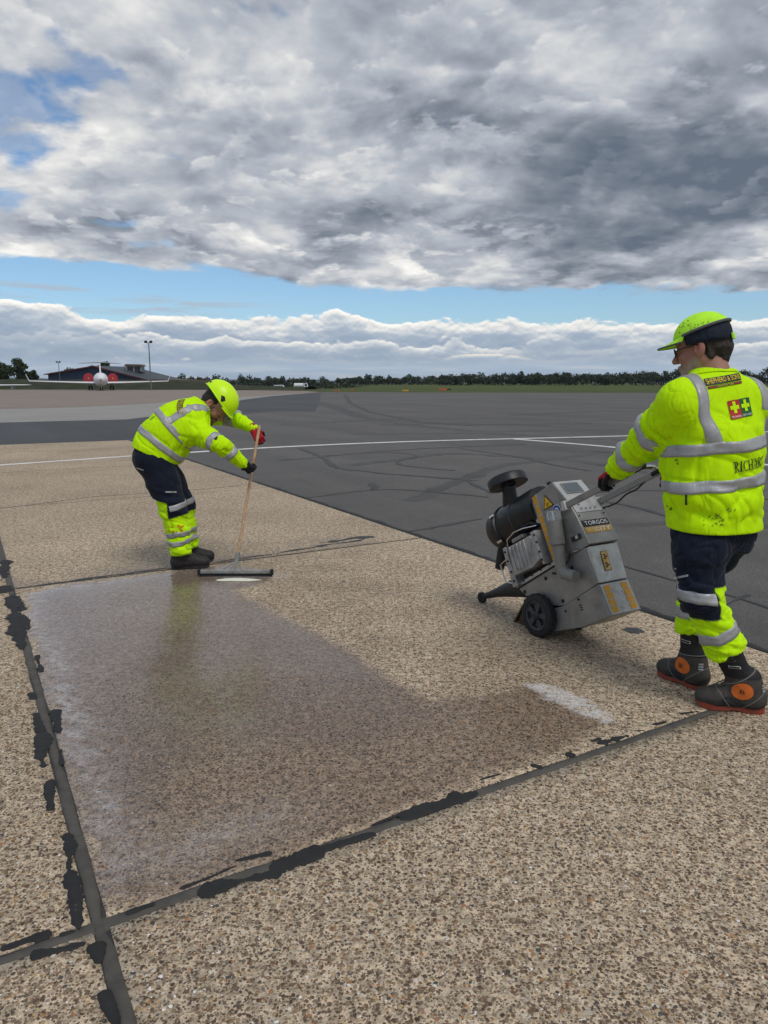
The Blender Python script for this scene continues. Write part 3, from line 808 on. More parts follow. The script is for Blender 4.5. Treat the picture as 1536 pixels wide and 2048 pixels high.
def sheet(name, pts, z, m, parent=None):
    o = mesh_obj(name, [(p[0], p[1], z) for p in pts], [tuple(range(len(pts)))], m, parent)
    return o
def terrain_z(x, y):
    side = sstep(np.asarray(x) / np.maximum(np.asarray(y), 1.), 0.02, -0.12)
    far = np.maximum(np.asarray(y) - 140, 0)
    return -0.05 - far * 0.0080 * side * np.clip(1 - far / 4000, 0, 1) * (far < 700) - (far >= 700) * 7.3 * side * np.maximum(0, 1 - (far - 700) / 3000)
def build_ground():
    ys = np.concatenate([np.arange(-60, 140, 20), np.arange(140, 700, 20), np.geomspace(700, 9000, 22)])
    xs = np.concatenate([-np.geomspace(9000, 140, 24), np.arange(-130, 131, 10), np.geomspace(140, 9000, 24)])
    Xg, Yg = np.meshgrid(xs, ys); Zg = terrain_z(Xg, Yg)
    f = np.array(grid_faces(len(xs), len(ys)))
    kind(mesh_obj('ground', np.stack([Xg.ravel(), Yg.ravel(), Zg.ravel()], 1), f, M['grass'], smooth=True), 'structure')
    # runway asphalt reaching from behind the camera to the far grass
    L = [(-170, -40), (190, -40), (190, 112), (60, 112), (10, 116), (-6, 120), (-30, 138), (-60, 150), (-170, 152)]
    kind(sheet('asphalt', L, -0.010, M['asphalt']), 'structure')
    pale = PX([(-700, 858), (0, 845), (255, 838.5), (340, 828), (420, 812), (490, 799), (540, 792.5), (640, 784.2), (610, 781.6), (400, 779.6), (0, 779.2), (-700, 779.2)])
    kind(sheet('far_apron', pale, -0.004, M['far_pale']), 'structure')
    tan = PX([(-700, 822), (0, 818), (150, 814), (280, 808), (380, 800.5), (470, 795), (560, 789), (640, 784.3), (610, 781.7), (400, 779.8), (0, 779.4), (-700, 779.4)])
    kind(sheet('brown_apron', tan, 0.002, M['far_tan']), 'structure')
    newer = PX([(262, 838), (345, 827), (424, 811.5), (494, 798.6), (548, 791.6), (642, 784.2), (640, 800), (630, 823), (540, 822), (452, 833), (340, 862), (255, 878), (0, 892), (-300, 906), (-300, 851), (0, 845.5)])
    kind(sheet('newer_asphalt', newer, -0.0065, M['asphalt_new']), 'structure')
build_ground()

def strip(name, pts, w, z, m, parent=None, wob=0.0, seed=0, h=0.002, step=0.08, taper=False):
    """flat strip along a polyline (world xy), a thin raised bead with sloped edges"""
    P = [np.array(p[:2], float) for p in pts]; d = [0]
    for a, b in zip(P, P[1:]):
        d.append(d[-1] + np.linalg.norm(b - a))
    n = max(int(d[-1] / step), 2); t = np.linspace(0, d[-1], n + 1)
    X = np.stack([np.interp(t, d, [p[i] for p in P]) for i in (0, 1)], 1)
    if len(P) > 2:
        for _ in range(6):
            X[1:-1] = (X[:-2] + X[1:-1] * 2 + X[2:]) / 4
    T = np.gradient(X, axis=0); T /= np.linalg.norm(T, axis=1)[:, None]; N = np.stack([-T[:, 1], T[:, 0]], 1)
    q = np.c_[X, np.full(len(X), seed * 7.7)]
    ww = w * np.maximum(1 + wob * (fbm(q * 6, 3) + .28 * fbm(q * 40, 3)), .12); cc = wob * w * .5 * fbm(q * 3 + 31, 3)
    if taper:
        e_ = np.linspace(-1, 1, len(X)); k_ = np.clip(1 - np.abs(e_) ** 9, 0, 1) ** .5 * (1 + .10 * fbm(q * 90, 2)); ww = np.maximum(ww * k_, .002)
    rows = []
    for s_, zz in ((-.5, z - .004), (-.46, z + h), (0, z + h * 1.3), (.46, z + h), (.5, z - .004)):
        p = X + N * (cc + s_ * ww)[:, None]; rows.append(np.c_[p, np.full(len(p), zz)])
    return mesh_obj(name, np.concatenate(rows), np.array(grid_faces(len(X), 5)), m, parent, smooth=True)

def build_apron():
    bed = [fromab(a, b)[:2] for a, b in ((A_J[0], B_J[0]), (A_J[0], B_J[-1]), (A_J[-1], B_J[-1]), (A_J[-1], B_J[0]))]
    apron = kind(sheet('concrete_apron', bed, -0.0085 + .003, M['bitumen_old']), 'structure')
    apron.location.z = 0
    for i in range(len(A_J) - 1):
        for j in range(len(B_J) - 1):
            a0, a1, b0, b1 = A_J[i] + JW, A_J[i + 1] - JW, B_J[j] + JW, B_J[j + 1] - JW
            wet = (i in (2, 3) and j == 3)
            thin = A_J[i] >= 3.9
            if thin:
                a0 -= .012; a1 += .012
            st = 0.03 if wet else 0.08
            na = int((a1 - a0) / st); nb = int((b1 - b0) / st)
            aa = np.concatenate([[a0], np.linspace(a0, a1, na), [a1]]); bb = np.concatenate([[b0], np.linspace(b0, b1, nb), [b1]])
            Ag, Bg = np.meshgrid(aa, bb); Z = np.zeros_like(Ag)
            Z[0, :] = Z[-1, :] = -.012; Z[:, 0] = Z[:, -1] = -.012
            P = SO + Ag[..., None] * SA + Bg[..., None] * SB
            flat = np.c_[P.reshape(-1, 2), Z.ravel()]
            # chipped, slightly uneven arrises
            ed = np.minimum.reduce([Ag - a0, a1 - Ag, Bg - b0, b1 - Bg]).ravel()
            k = ed < .002
            j_ = fbm(np.c_[flat[k, :2] * 9, np.zeros(k.sum())], 3) * .006 + fbm(np.c_[flat[k, :2] * 40, np.ones(k.sum())], 2) * .004
            cen = SO + SA * (a0 + a1) / 2 + SB * (b0 + b1) / 2
            dr = cen - flat[k, :2]; dr /= np.linalg.norm(dr, axis=1)[:, None]
            flat[k, :2] += dr * np.abs(j_)[:, None]
            f = np.array(grid_faces(len(aa), len(bb)))
            at_ = None
            if wet:
                w, fo, sh = wet_foam(flat[:, :2]); at_ = {'wet': ('FLOAT', w), 'foam': ('FLOAT', fo), 'sheen': ('FLOAT', sh)}
            mesh_obj('slab', flat, f[:, ::-1], M['conc_wet'] if wet else M['conc'], apron, attrs=at_)
    # joints
    for j, b in enumerate(B_J[:-1]):
        if j == 0:
            continue
        strip('joint_sealant', [fromab(A_J[0], b), fromab(A_J[-1], b)], 0.042, -.003, M['sealant'], apron, .5, j)
    for i, a in enumerate(A_J[1:-1]):
        wd = .042 if a < 3 else .022
        strip('joint_sealant', [fromab(a, B_J[0]), fromab(a, B_J[-1])], wd, -.0034, M['sealant'] if a < 3 else M['bitumen_old'], apron, .5, i + 11)
    strip('edge_sealant', [fromab(A_J[0], 3.64), fromab(A_J[-1], 3.64)], .085, -.004, M['bitumen'], apron, .6, 40)
    strip('edge_sealant', [fromab(A_J[-1] + .02, B_J[0]), fromab(A_J[-1] + .02, B_J[-1])], .07, -.004, M['bitumen'], apron, .6, 41)
    # bitumen smeared over the arrises
    sm = [((128, 1668), (160, 1858), .045), ((100, 1560), (108, 1620), .035), ((74, 1425), (92, 1535), .05), ((62, 1385), (66, 1400), .025), ((20, 1190), (42, 1300), .07), ((8, 1120), (16, 1160), .10),
          ((4, 1172), (12, 1186), .08), ((104, 1420), (114, 1468), .04), ((75, 1310), (84, 1345), .035), ((44, 1230), (55, 1262), .05), ((118, 1500), (124, 1530), .02), ((36, 1205), (44, 1222), .05),
          ((0, 1902), (105, 1866), .035), ((118, 1872), (150, 1862), .014), ((60, 1908), (172, 1880), .035), ((182, 1888), (190, 1930), .04), ((204, 1982), (224, 2060), .032), ((196, 1998), (206, 1990), .03), ((122, 1838), (136, 1832), .015),
          ((250, 1826), (310, 1806), .016), ((395, 1790), (560, 1738), .055), ((540, 1742), (650, 1702), .05), ((640, 1700), (752, 1668), .035), ((360, 1778), (470, 1734), .02), ((470, 1722), (545, 1706), .022),
          ((808, 1646), (960, 1588), .055), ((880, 1614), (930, 1592), .05), ((740, 1652), (850, 1610), .012), ((1130, 1508), (1150, 1514), .03), ((1195, 1488), (1258, 1472), .035), ((1180, 1482), (1200, 1476), .03),
          ((1305, 1450), (1332, 1444), .03), ((1272, 1462), (1290, 1462), .015), ((1360, 1428), (1395, 1422), .05), ((1060, 1532), (1085, 1536), .03), ((960, 1560), (1000, 1548), .012), ((1420, 1400), (1460, 1385), .03)]
    for n_, (p, q, w) in enumerate(sm):
        strip('tar_smear', [gp(*p), gp(*q)], w, .0015, M['bitumen'], apron, 1.0, n_ + 60, .0006, .004, True)
    # soft dark band of bitumen along the back joint
    for n_, (p, q, w) in enumerate([((70, 1172), (335, 1136), .035), ((430, 1124), (560, 1106), .03), ((560, 1105), (735, 1078), .05), ((640, 1086), (750, 1074), .09)]):
        strip('tar_smear', [gp(*p), gp(*q)], w, .0012, M['bitumen_old'], apron, 1.2, n_ + 120, .001, .012, True)
    strip('crack', [gp(0, 1017), gp(60, 1010), gp(120, 1002), gp(190, 993), gp(270, 988), gp(390, 980), gp(497, 969)], .022, .001, M['bitumen_old'], apron, 1.2, 150, .0006, .04)
    # the small asphalt patch beside the machine
    strip('asphalt_patch', [gp(1250, 1262), gp(1280, 1258)], .10, .001, M['asphalt_new'], apron, .5, 151, .001, .006, True)
    return apron
APRON = build_apron()

def build_pebbles():
    """stones standing proud of the nearest concrete"""
    N = 80000
    Y = 1.25 + 2.3 * rng.random(N) ** 1.25; X = rng.uniform(-.60, .60, N) * (Y + .35)
    p = np.c_[X, Y]; a, b = ab(p)
    ok = (np.abs(a) > .045) & (np.abs(b) > .045) & (b < 3.55)
    p = p[ok]; n = len(p)
    w, fo, sh = wet_foam(p); a, b = ab(p)
    ins = (a > 0) & (b > 0) & (a < 3.9)
    w = w * ins; fo = fo * ins; sh = sh * ins
    r = rng.gamma(6, .00062, n).clip(.0018, .0085); h = r * rng.uniform(.16, .42, n)
    asp = rng.uniform(.62, 1.0, n); th = rng.uniform(0, 6.28, n); lift = -.0006
    ang = np.linspace(0, 2 * math.pi, 6, endpoint=False)
    vs = []
    for ring, zf in ((1.0, 0.0), (.68, .82)):
        jit = 1 + rng.uniform(-.2, .2, (n, 6))
        lx = np.cos(ang)[None] * r[:, None] * ring * jit; ly = np.sin(ang)[None] * r[:, None] * asp[:, None] * ring * jit
        c, s_ = np.cos(th)[:, None], np.sin(th)[:, None]
        vs.append(np.stack([p[:, :1] + lx * c - ly * s_, p[:, 1:] + lx * s_ + ly * c, np.broadcast_to((h * zf + lift)[:, None], (n, 6))], -1))
    top = np.stack([p[:, 0], p[:, 1], h + lift], -1)[:, None]
    vall = np.concatenate(vs + [top], 1)
    t = []
    for i in range(6):
        j = (i + 1) % 6; t += [(i, j, 6 + j), (i, 6 + j, 6 + i), (6 + i, 6 + j, 12)]
    F = (np.array(t)[None] + (np.arange(n) * 13)[:, None, None]).reshape(-1, 3)
    m = bpy.data.materials.new('pebble'); m.use_nodes = True; nt = m.node_tree; g = G(nt); bb = nt.nodes['Principled BSDF']
    rnd = g.n('ShaderNodeNewGeometry').outputs['Random Per Island']
    c = g.ramp(rnd, [(0.0, (0.085, 0.055, 0.036)), (0.16, (0.14, 0.092, 0.058)), (0.36, (0.20, 0.140, 0.09)), (0.54, (0.27, 0.205, 0.145)), (0.68, (0.36, 0.295, 0.215)), (0.80, (0.42, 0.29, 0.15)), (0.88, (0.34, 0.15, 0.06)), (0.91, (0.06, 0.06, 0.062)), (0.945, (0.50, 0.45, 0.37)), (0.985, (0.72, 0.70, 0.66))], 'CONSTANT')
    Pn = g.n('ShaderNodeNewGeometry').outputs['Position']
    c = g.vm('SCALE', c, scale=g.mr(g.noise(Pn, 220, 4, 0.7), 0.3, 0.7, 0.75, 1.25, False))
    wv = g.n('ShaderNodeAttribute', attribute_name='wet').outputs['Fac']; fv = g.n('ShaderNodeAttribute', attribute_name='foam').outputs['Fac']
    c = g.mix(wv, c, g.mix(1.0, c, (0.50, 0.42, 0.37), 'MULTIPLY')); c = g.mix(g.m('MULTIPLY', fv, 0.8), c, (0.66, 0.65, 0.66))
    g.put(bb.inputs['Base Color'], c); g.put(bb.inputs['Roughness'], g.mr(wv, 0, 1, 0.72, 0.38, False))
    rep = lambda q: np.repeat(q, 13)
    o = mesh_obj('pebbles', vall.reshape(-1, 3), F, m, APRON, True, None, {'wet': ('FLOAT', rep(w)), 'foam': ('FLOAT', rep(fo))})
    kind(o, 'stuff')
build_pebbles()

# ------------------------------------------------------------------ runway markings and old crack sealing
def marking(name, px, w, label, m=None, z=-.0058):
    pts = [gp(*q) for q in px]
    o = strip(name, pts, w, z, m or M['linepaint'], None, .06, 3, .0012, .4)
    kind(o, 'structure'); return o
marking('taxiway_line', [(-160, 941), (0, 930), (150, 919.5), (250, 912.6), (296, 909.4)], .17, '', z=.0012)
marking('taxiway_line', [(296, 909.4), (345, 906), (520, 895), (700, 886.5), (860, 880.8), (1030, 876.6), (1200, 872.5), (1360, 868), (1700, 858)], .17, '')
marking('taxiway_line', [(1030, 877.4), (1090, 882), (1230, 893.5), (1400, 912), (1536, 929), (1800, 962)], .17, '', z=-.0052)
marking('short_line', [(290, 799.5), (335, 797)], .2, '', M['far_pale'], .004)
SEAL = [([(600, 896), (640, 912), (679, 938), (720, 940), (770, 947), (860, 952), (953, 961)], .16),
        ([(649, 911), (720, 906), (795, 904), (840, 910), (815, 918), (789, 923), (800, 930), (860, 936), (910, 940)], .11),
        ([(618, 994), (680, 986), (746, 978), (800, 977), (856, 982), (977, 993)], .075), ([(801, 1063), (868, 1054), (915, 1043), (965, 1036)], .09), ([(560, 920), (636, 914), (745, 903), (856, 896), (1050, 888)], .14),
        ([(917, 896), (1044, 914), (1110, 930), (1178, 941)], .12), ([(1190, 1000), (1233, 1005), (1280, 1015), (1330, 1031)], .10), ([(1228, 1125), (1290, 1140), (1350, 1163), (1480, 1192), (1560, 1222)], .045),
        ([(1500, 1188), (1440, 1210), (1420, 1230)], .05), ([(930, 958), (960, 975), (985, 985)], .10), ([(740, 965), (752, 978)], .2), ([(690, 790), (700, 806), (740, 824), (830, 842), (960, 852)], .35),
        ([(1190, 902), (1240, 906), (1290, 905)], .25), ([(1180, 985), (1300, 978), (1400, 985), (1560, 1000)], .09), ([(1020, 830), (1200, 822), (1400, 826), (1560, 820)], .5), ([(760, 850), (900, 846), (1100, 852)], .3)]
for n_, (px, w) in enumerate(SEAL):
    kind(strip('crack_sealing', [gp(*q) for q in px], w * .75, -.0062 + n_ * .00002, M['bitumen_old'], None, .8, 200 + n_, .001, .12), 'structure')

M['rubber_mark'] = mat('rubber_marks', (0.060, 0.057, 0.053), 0.75, 0, 0.3, 1.2, 0.2, 90, (0.082, 0.078, 0.072), 0.9, 0.8)
for n_, (px, w) in enumerate([([(620, 800), (720, 835), (900, 850), (1180, 846)], .55), ([(640, 803), (760, 842), (940, 862), (1240, 860)], .5), ([(560, 850), (760, 838), (1000, 836), (1300, 842)], .6), ([(820, 1000), (1000, 930), (1250, 900)], .28),
                              ([(700, 930), (900, 905), (1150, 920), (1500, 980)], .32), ([(700, 868), (960, 866), (1250, 880), (1536, 905)], .45), ([(1240, 1050), (1400, 1040), (1600, 1060)], .22)]):
    kind(strip('rubber_mark', [gp(*q) for q in px], w, -.0090 + n_ * .00003, M['rubber_mark'], None, .5, 300 + n_, .0004, .15), 'structure')

# ================================================================== people
UP = V(0, 0, 1)
HV = (0.54, 0.90, 0.0); NAVY = (0.007, 0.011, 0.024)

def head_field(F, O, f, l, u, s, nose=1.0, jaw=1.0):
    R = np.array([f, l, u])
    def p(a, b, c): return O + s * (a * f + b * l + c * u)
    F.ell(p(-.018, 0, .040), [s * .100, s * .077, s * .096], R, .02)
    F.ell(p(.028, 0, -.030), [s * .066, s * .062, s * .086], R, .03)
    F.ell(p(.050, 0, .055), [s * .050, s * .060, s * .045], R, .03)               # forehead
    for k in (-1, 1):
        F.cone(p(-.004, .056 * k, -.045), p(.070, .014 * k, -.104), s * .026, s * .021 * jaw, .03)
        F.ell(p(.062, .040 * k, -.028), [s * .026, s * .024, s * .026], R, .02)   # cheek
        F.cone(p(.082, .012 * k, .024), p(.068, .050 * k, .022), s * .012, s * .010, .012)   # brow
    F.ell(p(.080, 0, -.104), [s * .020 * jaw, s * .022, s * .020], R, .02)        # chin
    F.cone(p(.088, 0, .012), p(.116, 0, -.028), s * .009, s * .0135 * nose, .012)  # nose
    for k in (-1, 1):
        F.ell(p(.104, .011 * k, -.034), [s * .012, s * .009, s * .008], R, .006)
        F.ell(p(.100, .033 * k, .004), [s * .016, s * .017, s * .010], R, .010, sub=True)   # eye socket
        F.ell(p(.084, .033 * k, .003), [s * .0135] * 3, R, .003)                  # lid
    F.cone(p(.094, -.022, -.061), p(.094, .022, -.061), s * .0075, s * .0075, .008)
    F.cone(p(.102, -.006, -.060), p(.102, .006, -.060), s * .0065, s * .0065, .008)
    F.cone(p(.093, -.018, -.076), p(.093, .018, -.076), s * .0080, s * .0080, .008)
    F.cone(p(.105, -.016, -.068), p(.105, .016, -.068), s * .0022, s * .0022, .004, sub=True)
    for k in (-1, 1):                                                             # ears
        Re = np.array([unit(f - .3 * k * l * 0 + .15 * u), unit(l * k + .45 * -f), u]); Re[2] = unit(np.cross(Re[0], Re[1])); Re[1] = np.cross(Re[2], Re[0])
        F.ell(p(-.012, .086 * k, -.006), [s * .023, s * .0105, s * .036], Re, .006)
        F.ell(p(-.002, .092 * k, .002), [s * .011, s * .007, s * .019], Re, .005, sub=True)
        F.ell(p(-.002, .080 * k, -.028), [s * .010, s * .006, s * .010], Re, .006)
    return p

def skin_colors(P, O, f, l, u, s, base, beard, bcol, lip=(0.30, .10, .085)):
    q = (P - O) / s; a, b, c = q @ f, q @ l, q @ u
    col = np.tile(np.array(base), (len(P), 1))
    nz = fbm(P * 60, 3)
    red = np.exp(-((a - .115) ** 2 + b ** 2 + (c + .03) ** 2) / .0006) + .7 * np.exp(-((a - .07) ** 2 + (np.abs(b) - .045) ** 2 + (c + .03) ** 2) / .0009) + .9 * np.exp(-((np.abs(b) - .086) ** 2 + a ** 2 + c ** 2 * .5) / .0009)
    col = col * (1 - .25 * red[:, None] * np.array([0, 1, 1])) + .0
    if beard > 0:
        m = sstep(c + .25 * (a - .05) + nz * .010, -.040, -.058) * sstep(a, -.012, .006) * sstep(c, -.15, -.13)
        mous = sstep(np.abs(c + .050) + nz * .003, .011, .006) * (a > .075) * (np.abs(b) < .034)
        m = np.clip(np.maximum(m, mous) * beard * (0.75 + .5 * nz), 0, 1)[:, None]
        col = col * (1 - m) + np.array(bcol) * m
    lm = (sstep(np.abs(c + .0685), .011, .007) * (a > .090) * (np.abs(b) < .024))[:, None] * .6
    return col * (1 - lm) + np.array(lip) * lm

def folds(P, N, specs):
    d = np.zeros(len(P))
    for (A, fa, fc, amp, mask, seed) in specs:
        A = unit(A); t = P @ A; q = (P - t[:, None] * A) * fc + A * (t * fa)[:, None] + seed
        q = q + .35 * np.stack([pn(P * 5 + seed), pn(P * 5 + seed + 9), pn(P * 5 + seed + 5)], 1)
        r = pn(q); r = np.where(r > 0, r, r * .6) - .55 * np.exp(-(r / .11) ** 2)
        d += amp * r * (mask if mask is not None else 1)
    return P + N * d[:, None]

def dome(O, f, l, u, rf, rl, ru, low, n=64, m=14, th=.006, top=1.0, pw=2.0):
    """shell of a cap or helmet: low(phi) = lower limit of the shell along u at azimuth phi (0 = front)"""
    V_ = []; phis = np.linspace(0, 2 * math.pi, n, endpoint=False)
    for shell in (0, 1):
        for j in range(m + 1):
            for ph in phis:
                lo = low(ph); zz = lo + (ru - lo) * (j / m) ** .8 if j < m else ru
                zz = min(zz, ru * .9995); k = max(1 - max(zz / ru, -1.0) ** 2, 0) ** .5 if zz > 0 else 1 - .10 * (zz / ru) ** 2
                sh = 1 - shell * th / rf
                V_.append(O + f * (rf * k * math.cos(ph) * sh) + l * (rl * k * math.sin(ph) * sh) + u * (zz * (1 if not shell else 1 - (th / ru if zz > 0 else 0))))
    k = n * (m + 1); F_ = []
    for j in range(m):
        for i in range(n):
            i2 = (i + 1) % n
            F_.append((j * n + i, j * n + i2, (j + 1) * n + i2, (j + 1) * n + i))
            F_.append((k + j * n + i, k + (j + 1) * n + i, k + (j + 1) * n + i2, k + j * n + i2))
    F_ += [(i, k + i, k + (i + 1) % n, (i + 1) % n) for i in range(n)]
    return np.array(V_), F_

def glove(name, wrist, h, p, curl, parent, org, side=1, red=True, spread=1.0, thumb=(.45, .55, .6), s=1.0, cuff=None):
    """h = hand direction, p = palm normal; curl = three joint angles (deg); side: +1 thumb along h x p"""
    h = unit(h); p = unit(p - h * np.dot(p, h)); t = np.cross(h, p) * side
    lo = wrist - .17; hi = wrist + .17
    F = Field(lo, hi, .0034)
    w = lambda a, b, c: wrist + s * (a * h + b * t + c * p)
    F.cone(w(-.03, 0, 0), w(.02, 0, 0), .030 * s, .031 * s, .01, p, .72)
    for b in (-.027, -.009, .009, .027):
        F.cone(w(.01, b * .75, 0), w(.085, b, .0), .017 * s, .0155 * s, .016, p, .95)
    tips = []
    for i, (b, L, r) in enumerate(((-.032, .80, .0085), (-.011, .95, .0095), (.011, 1.0, .0098), (.033, .92, .0095))):
        c = w(.088 - .004 * abs(i - 2), b * spread, 0); ang = 0
        for k, (ln, cu) in enumerate(zip((.046, .029, .024), curl)):
            ang += math.radians(cu + (i - 1.5) * 3)
            d = math.cos(ang) * h + math.sin(ang) * p
            c2 = c + d * ln * L * s
            F.cone(c, c2, (r + .0015 - k * .0006) * s, (r + .0008 - k * .0008) * s, .004); c = c2
        tips.append(c)
    tv = unit(thumb[0] * h + thumb[1] * t + thumb[2] * p); tv2 = unit(tv + .6 * p + .4 * h - .5 * t)
    b0 = w(.025, .030, .008); b1 = b0 + tv * .042 * s; b2 = b1 + tv2 * .030 * s
    F.cone(b0, b1, .0145 * s, .0125 * s, .012); F.cone(b1, b2, .0118 * s, .0100 * s, .004)
    P, Q = F.mesh(); P = relax(P, Q, 1, .4); N = vnorm(P, Q)
    q = (P - wrist) / s; bk = -(N @ p) * .5 - (q @ p) * 18; al = q @ h
    m = sstep(bk + .1 * pn(P * 70), -.12, .12) * sstep(al, .150, .125)
    col = np.array([.012, .012, .014]) * (1 - m[:, None]) + np.array([.36, .012, .018] if red else [.014, .014, .016]) * m[:, None]
    return mesh_obj(name, P, Q, M['glove'], parent, True, org, {'Col': ('FLOAT_COLOR', col)})

def boot(parent, org, heel, toe, shin_top, s=1.0, style='rigger', near=True):
    heel, toe = V(heel[0], heel[1], 0), V(toe[0], toe[1], 0); d = unit(toe - heel); L = np.linalg.norm(toe - heel); l = V(-d[1], d[0], 0)
    w = lambda a, b, c: heel + d * (a * L) + l * b + UP * c
    lo = np.minimum(np.minimum(heel, toe), shin_top) - .12; hi = np.maximum(np.maximum(heel, toe), shin_top) + .12
    lo[2] = 0; F = Field(lo, hi, .0048)
    ank = w(.33 if style == 'rigger' else .27, 0, .125)
    F.cone(w(.16, 0, .055), w(.45, .003, .055), .046, .046, .02, UP, 1.0)
    F.cone(w(.45, .003, .056), w(.72, .004, .048), .047, .050, .02, UP, .95)
    F.cone(w(.72, .004, .050), w(.86, 0, .046), .050, .043, .02, UP, .98)
    F.ell(w(.84, 0, .048), [.050, .045, .040], np.array([d, l, UP]), .02)      # toecap
    F.cone(w(.20, 0, .06), ank, .048, .050, .03)
    F.cone(w(.62, 0, .066), w(.38, 0, .125), .034, .042, .04)                   # instep
    F.cone(ank, shin_top, .052 if style == 'rigger' else .05, .070 if style == 'rigger' else .056, .03)
    F.cone(w(.14, 0, .07), w(.22, 0, .16), .045, .045, .04)
    F.cut(w(0, 0, .022), -UP)
    if style == 'rigger':
        F.cut(shin_top + unit(shin_top - ank) * .005, unit(shin_top - ank))
    P, Q = F.mesh(); P = relax(P, Q, 1, .4); N = vnorm(P, Q)
    al = (P - heel) @ d / L; z = P[:, 2]
    P = P + N * (.0022 * pn(np.c_[al * 26, z * 60, P @ l * 30]) * sstep(al, .2, .35) * sstep(al, .85, .6))[:, None]
    if style == 'rigger':
        col = np.tile(np.array([.050, .043, .037]), (len(P), 1))
        top = sstep(z, .165, .172)[:, None]; col = col * (1 - top) + np.array([.010, .010, .011]) * top
        lowr = (sstep(z + .02 * np.sin(al * 9), .060, .055) * sstep(al, .75, .6))[:, None]; col = col * (1 - lowr) + np.array([.020, .021, .024]) * lowr
    else:
        col = np.tile(np.array([.022, .020, .019]), (len(P), 1))
    o = mesh_obj('boot', P, Q, M['boot'], parent, True, org, {'Col': ('FLOAT_COLOR', col)})
    # sole
    ts = np.linspace(0, 1, 26); wd = np.interp(ts, [0, .04, .12, .25, .42, .62, .76, .9, .97, 1], [.012, .032, .040, .041, .037, .046, .051, .042, .024, .006])
    ring = [w(t * 1.03 - .015, x, 0) for t, x in zip(ts, wd)] + [w(t * 1.03 - .015, -x, 0) for t, x in zip(ts[::-1], wd[::-1])]
    ring = [p + l * .002 for p in ring]
    heelgap = lambda t: .006 if .33 < t < .50 else 0
    mb = MB(); n = len(ring); tt = np.concatenate([ts, ts[::-1]])
    spring = lambda t: .016 * max(0, (t - .78) / .22) ** 2
    v = [p + UP * (.002 + heelgap(t) + spring(t)) for p, t in zip(ring, tt)] + [p + UP * (.028 + spring(t) * .9) for p, t in zip(ring, tt)]
    mb.add(v, [tuple(range(n)), tuple(range(2 * n - 1, n - 1, -1))] + [(i, (i + 1) % n, (i + 1) % n + n, i + n) for i in range(n)])
    mb.build('sole', M['sole'] if style == 'rigger' else M['rubber'], o, None, True)
    for c_ in o.children:
        c_.data.transform(Matrix.Translation(-Vector(org)))
    if style == 'rigger':
        T = bvh(P, Q)
        for k in (-1, 1):
            Nn = l * k; c = w(.36, .03 * k, .112); U = d * -k if False else d
            ang = np.linspace(0, 2 * math.pi, 28, endpoint=False)
            v2 = [(0, 0)]; rr = (.35, .7, 1.0)
            for r in rr:
                v2 += [(.047 * r * math.cos(a) * (1.0 if math.sin(a) < .0 else .96), .041 * r * math.sin(a)) for a in ang]
            f = [(0, 1 + i, 1 + (i + 1) % 28) for i in range(28)] + [(1 + q_ * 28 + i, 1 + (q_ + 1) * 28 + i, 1 + (q_ + 1) * 28 + (i + 1) % 28, 1 + q_ * 28 + (i + 1) % 28) for q_ in range(2) for i in range(28)]
            PP, ff = decal(T, v2, f, c, U, UP, Nn, .003)
            mesh_obj('ankle_patch', PP, ff, M['orange_patch'], o, True, org)
            tv, tf = fit_text('B', .020, .020)
            tv = tv * np.array([k if False else (1 if np.dot(np.cross(U, UP), Nn) > 0 else -1), 1])
            PP, ff = decal(T, list(tv + np.array([.002, 0])), tf, c, U, UP, Nn, .008)
            mesh_obj('ankle_emblem', PP, ff, M['blackprint'], o, False, org)
            # badges on the shaft
            hd = unit(shin_top - ank); cc = ank + hd * .115 + l * .05 * k
            v2, f2 = rect_grid(.050, .014, 6, 2); PP, ff = decal(T, v2, f2, cc, d, hd, Nn, .003)
            mesh_obj('shaft_badge', PP, ff, M['whiteprint'], o, False, org)
            v2, f2 = rect_grid(.045, .010, 6, 2); PP, ff = decal(T, v2, f2, cc, d, hd, Nn, .0045)
            mesh_obj('shaft_badge', PP, ff, M['blackprint'], o, False, org)
            tv, tf = fit_text('B', .040, .034); sg = 1 if np.dot(np.cross(d, hd), Nn) > 0 else -1
            PP, ff = decal(T, list(tv * np.array([sg, 1])), tf, cc + hd * .045, d, hd, Nn, .003)
            mesh_obj('shaft_emblem', PP, ff, M['rim'], o, False, org)
            if k == 1:
                for c_, ax_, wd_ in ((ank + hd * .045, unit(hd + d * .12), .0045), (ank + hd * .175, hd, .010), (w(.58, 0, .05), unit(d + UP * -.75), .004), (w(.17, 0, .07), unit(d + UP * 1.1), .004)):
                    PP, ff = hoop(T, c_, ax_, unit(np.cross(ax_, l)), wd_, 40, .0022, 2, R=.2); mesh_obj('piping', PP, ff, M['rim'] if wd_ > .005 else M['piping'], o, True, org)
            for q_ in range(3):
                v2, f2 = rect_grid(.030, .008, 4, 1); PP, ff = decal(T, v2, f2, w(.04, .03 * k, .115 + q_ * .012), d, UP, unit(Nn - d * .8), .003)
                mesh_obj('heel_stripe', PP, ff, M['tape'], o, False, org)
    return o

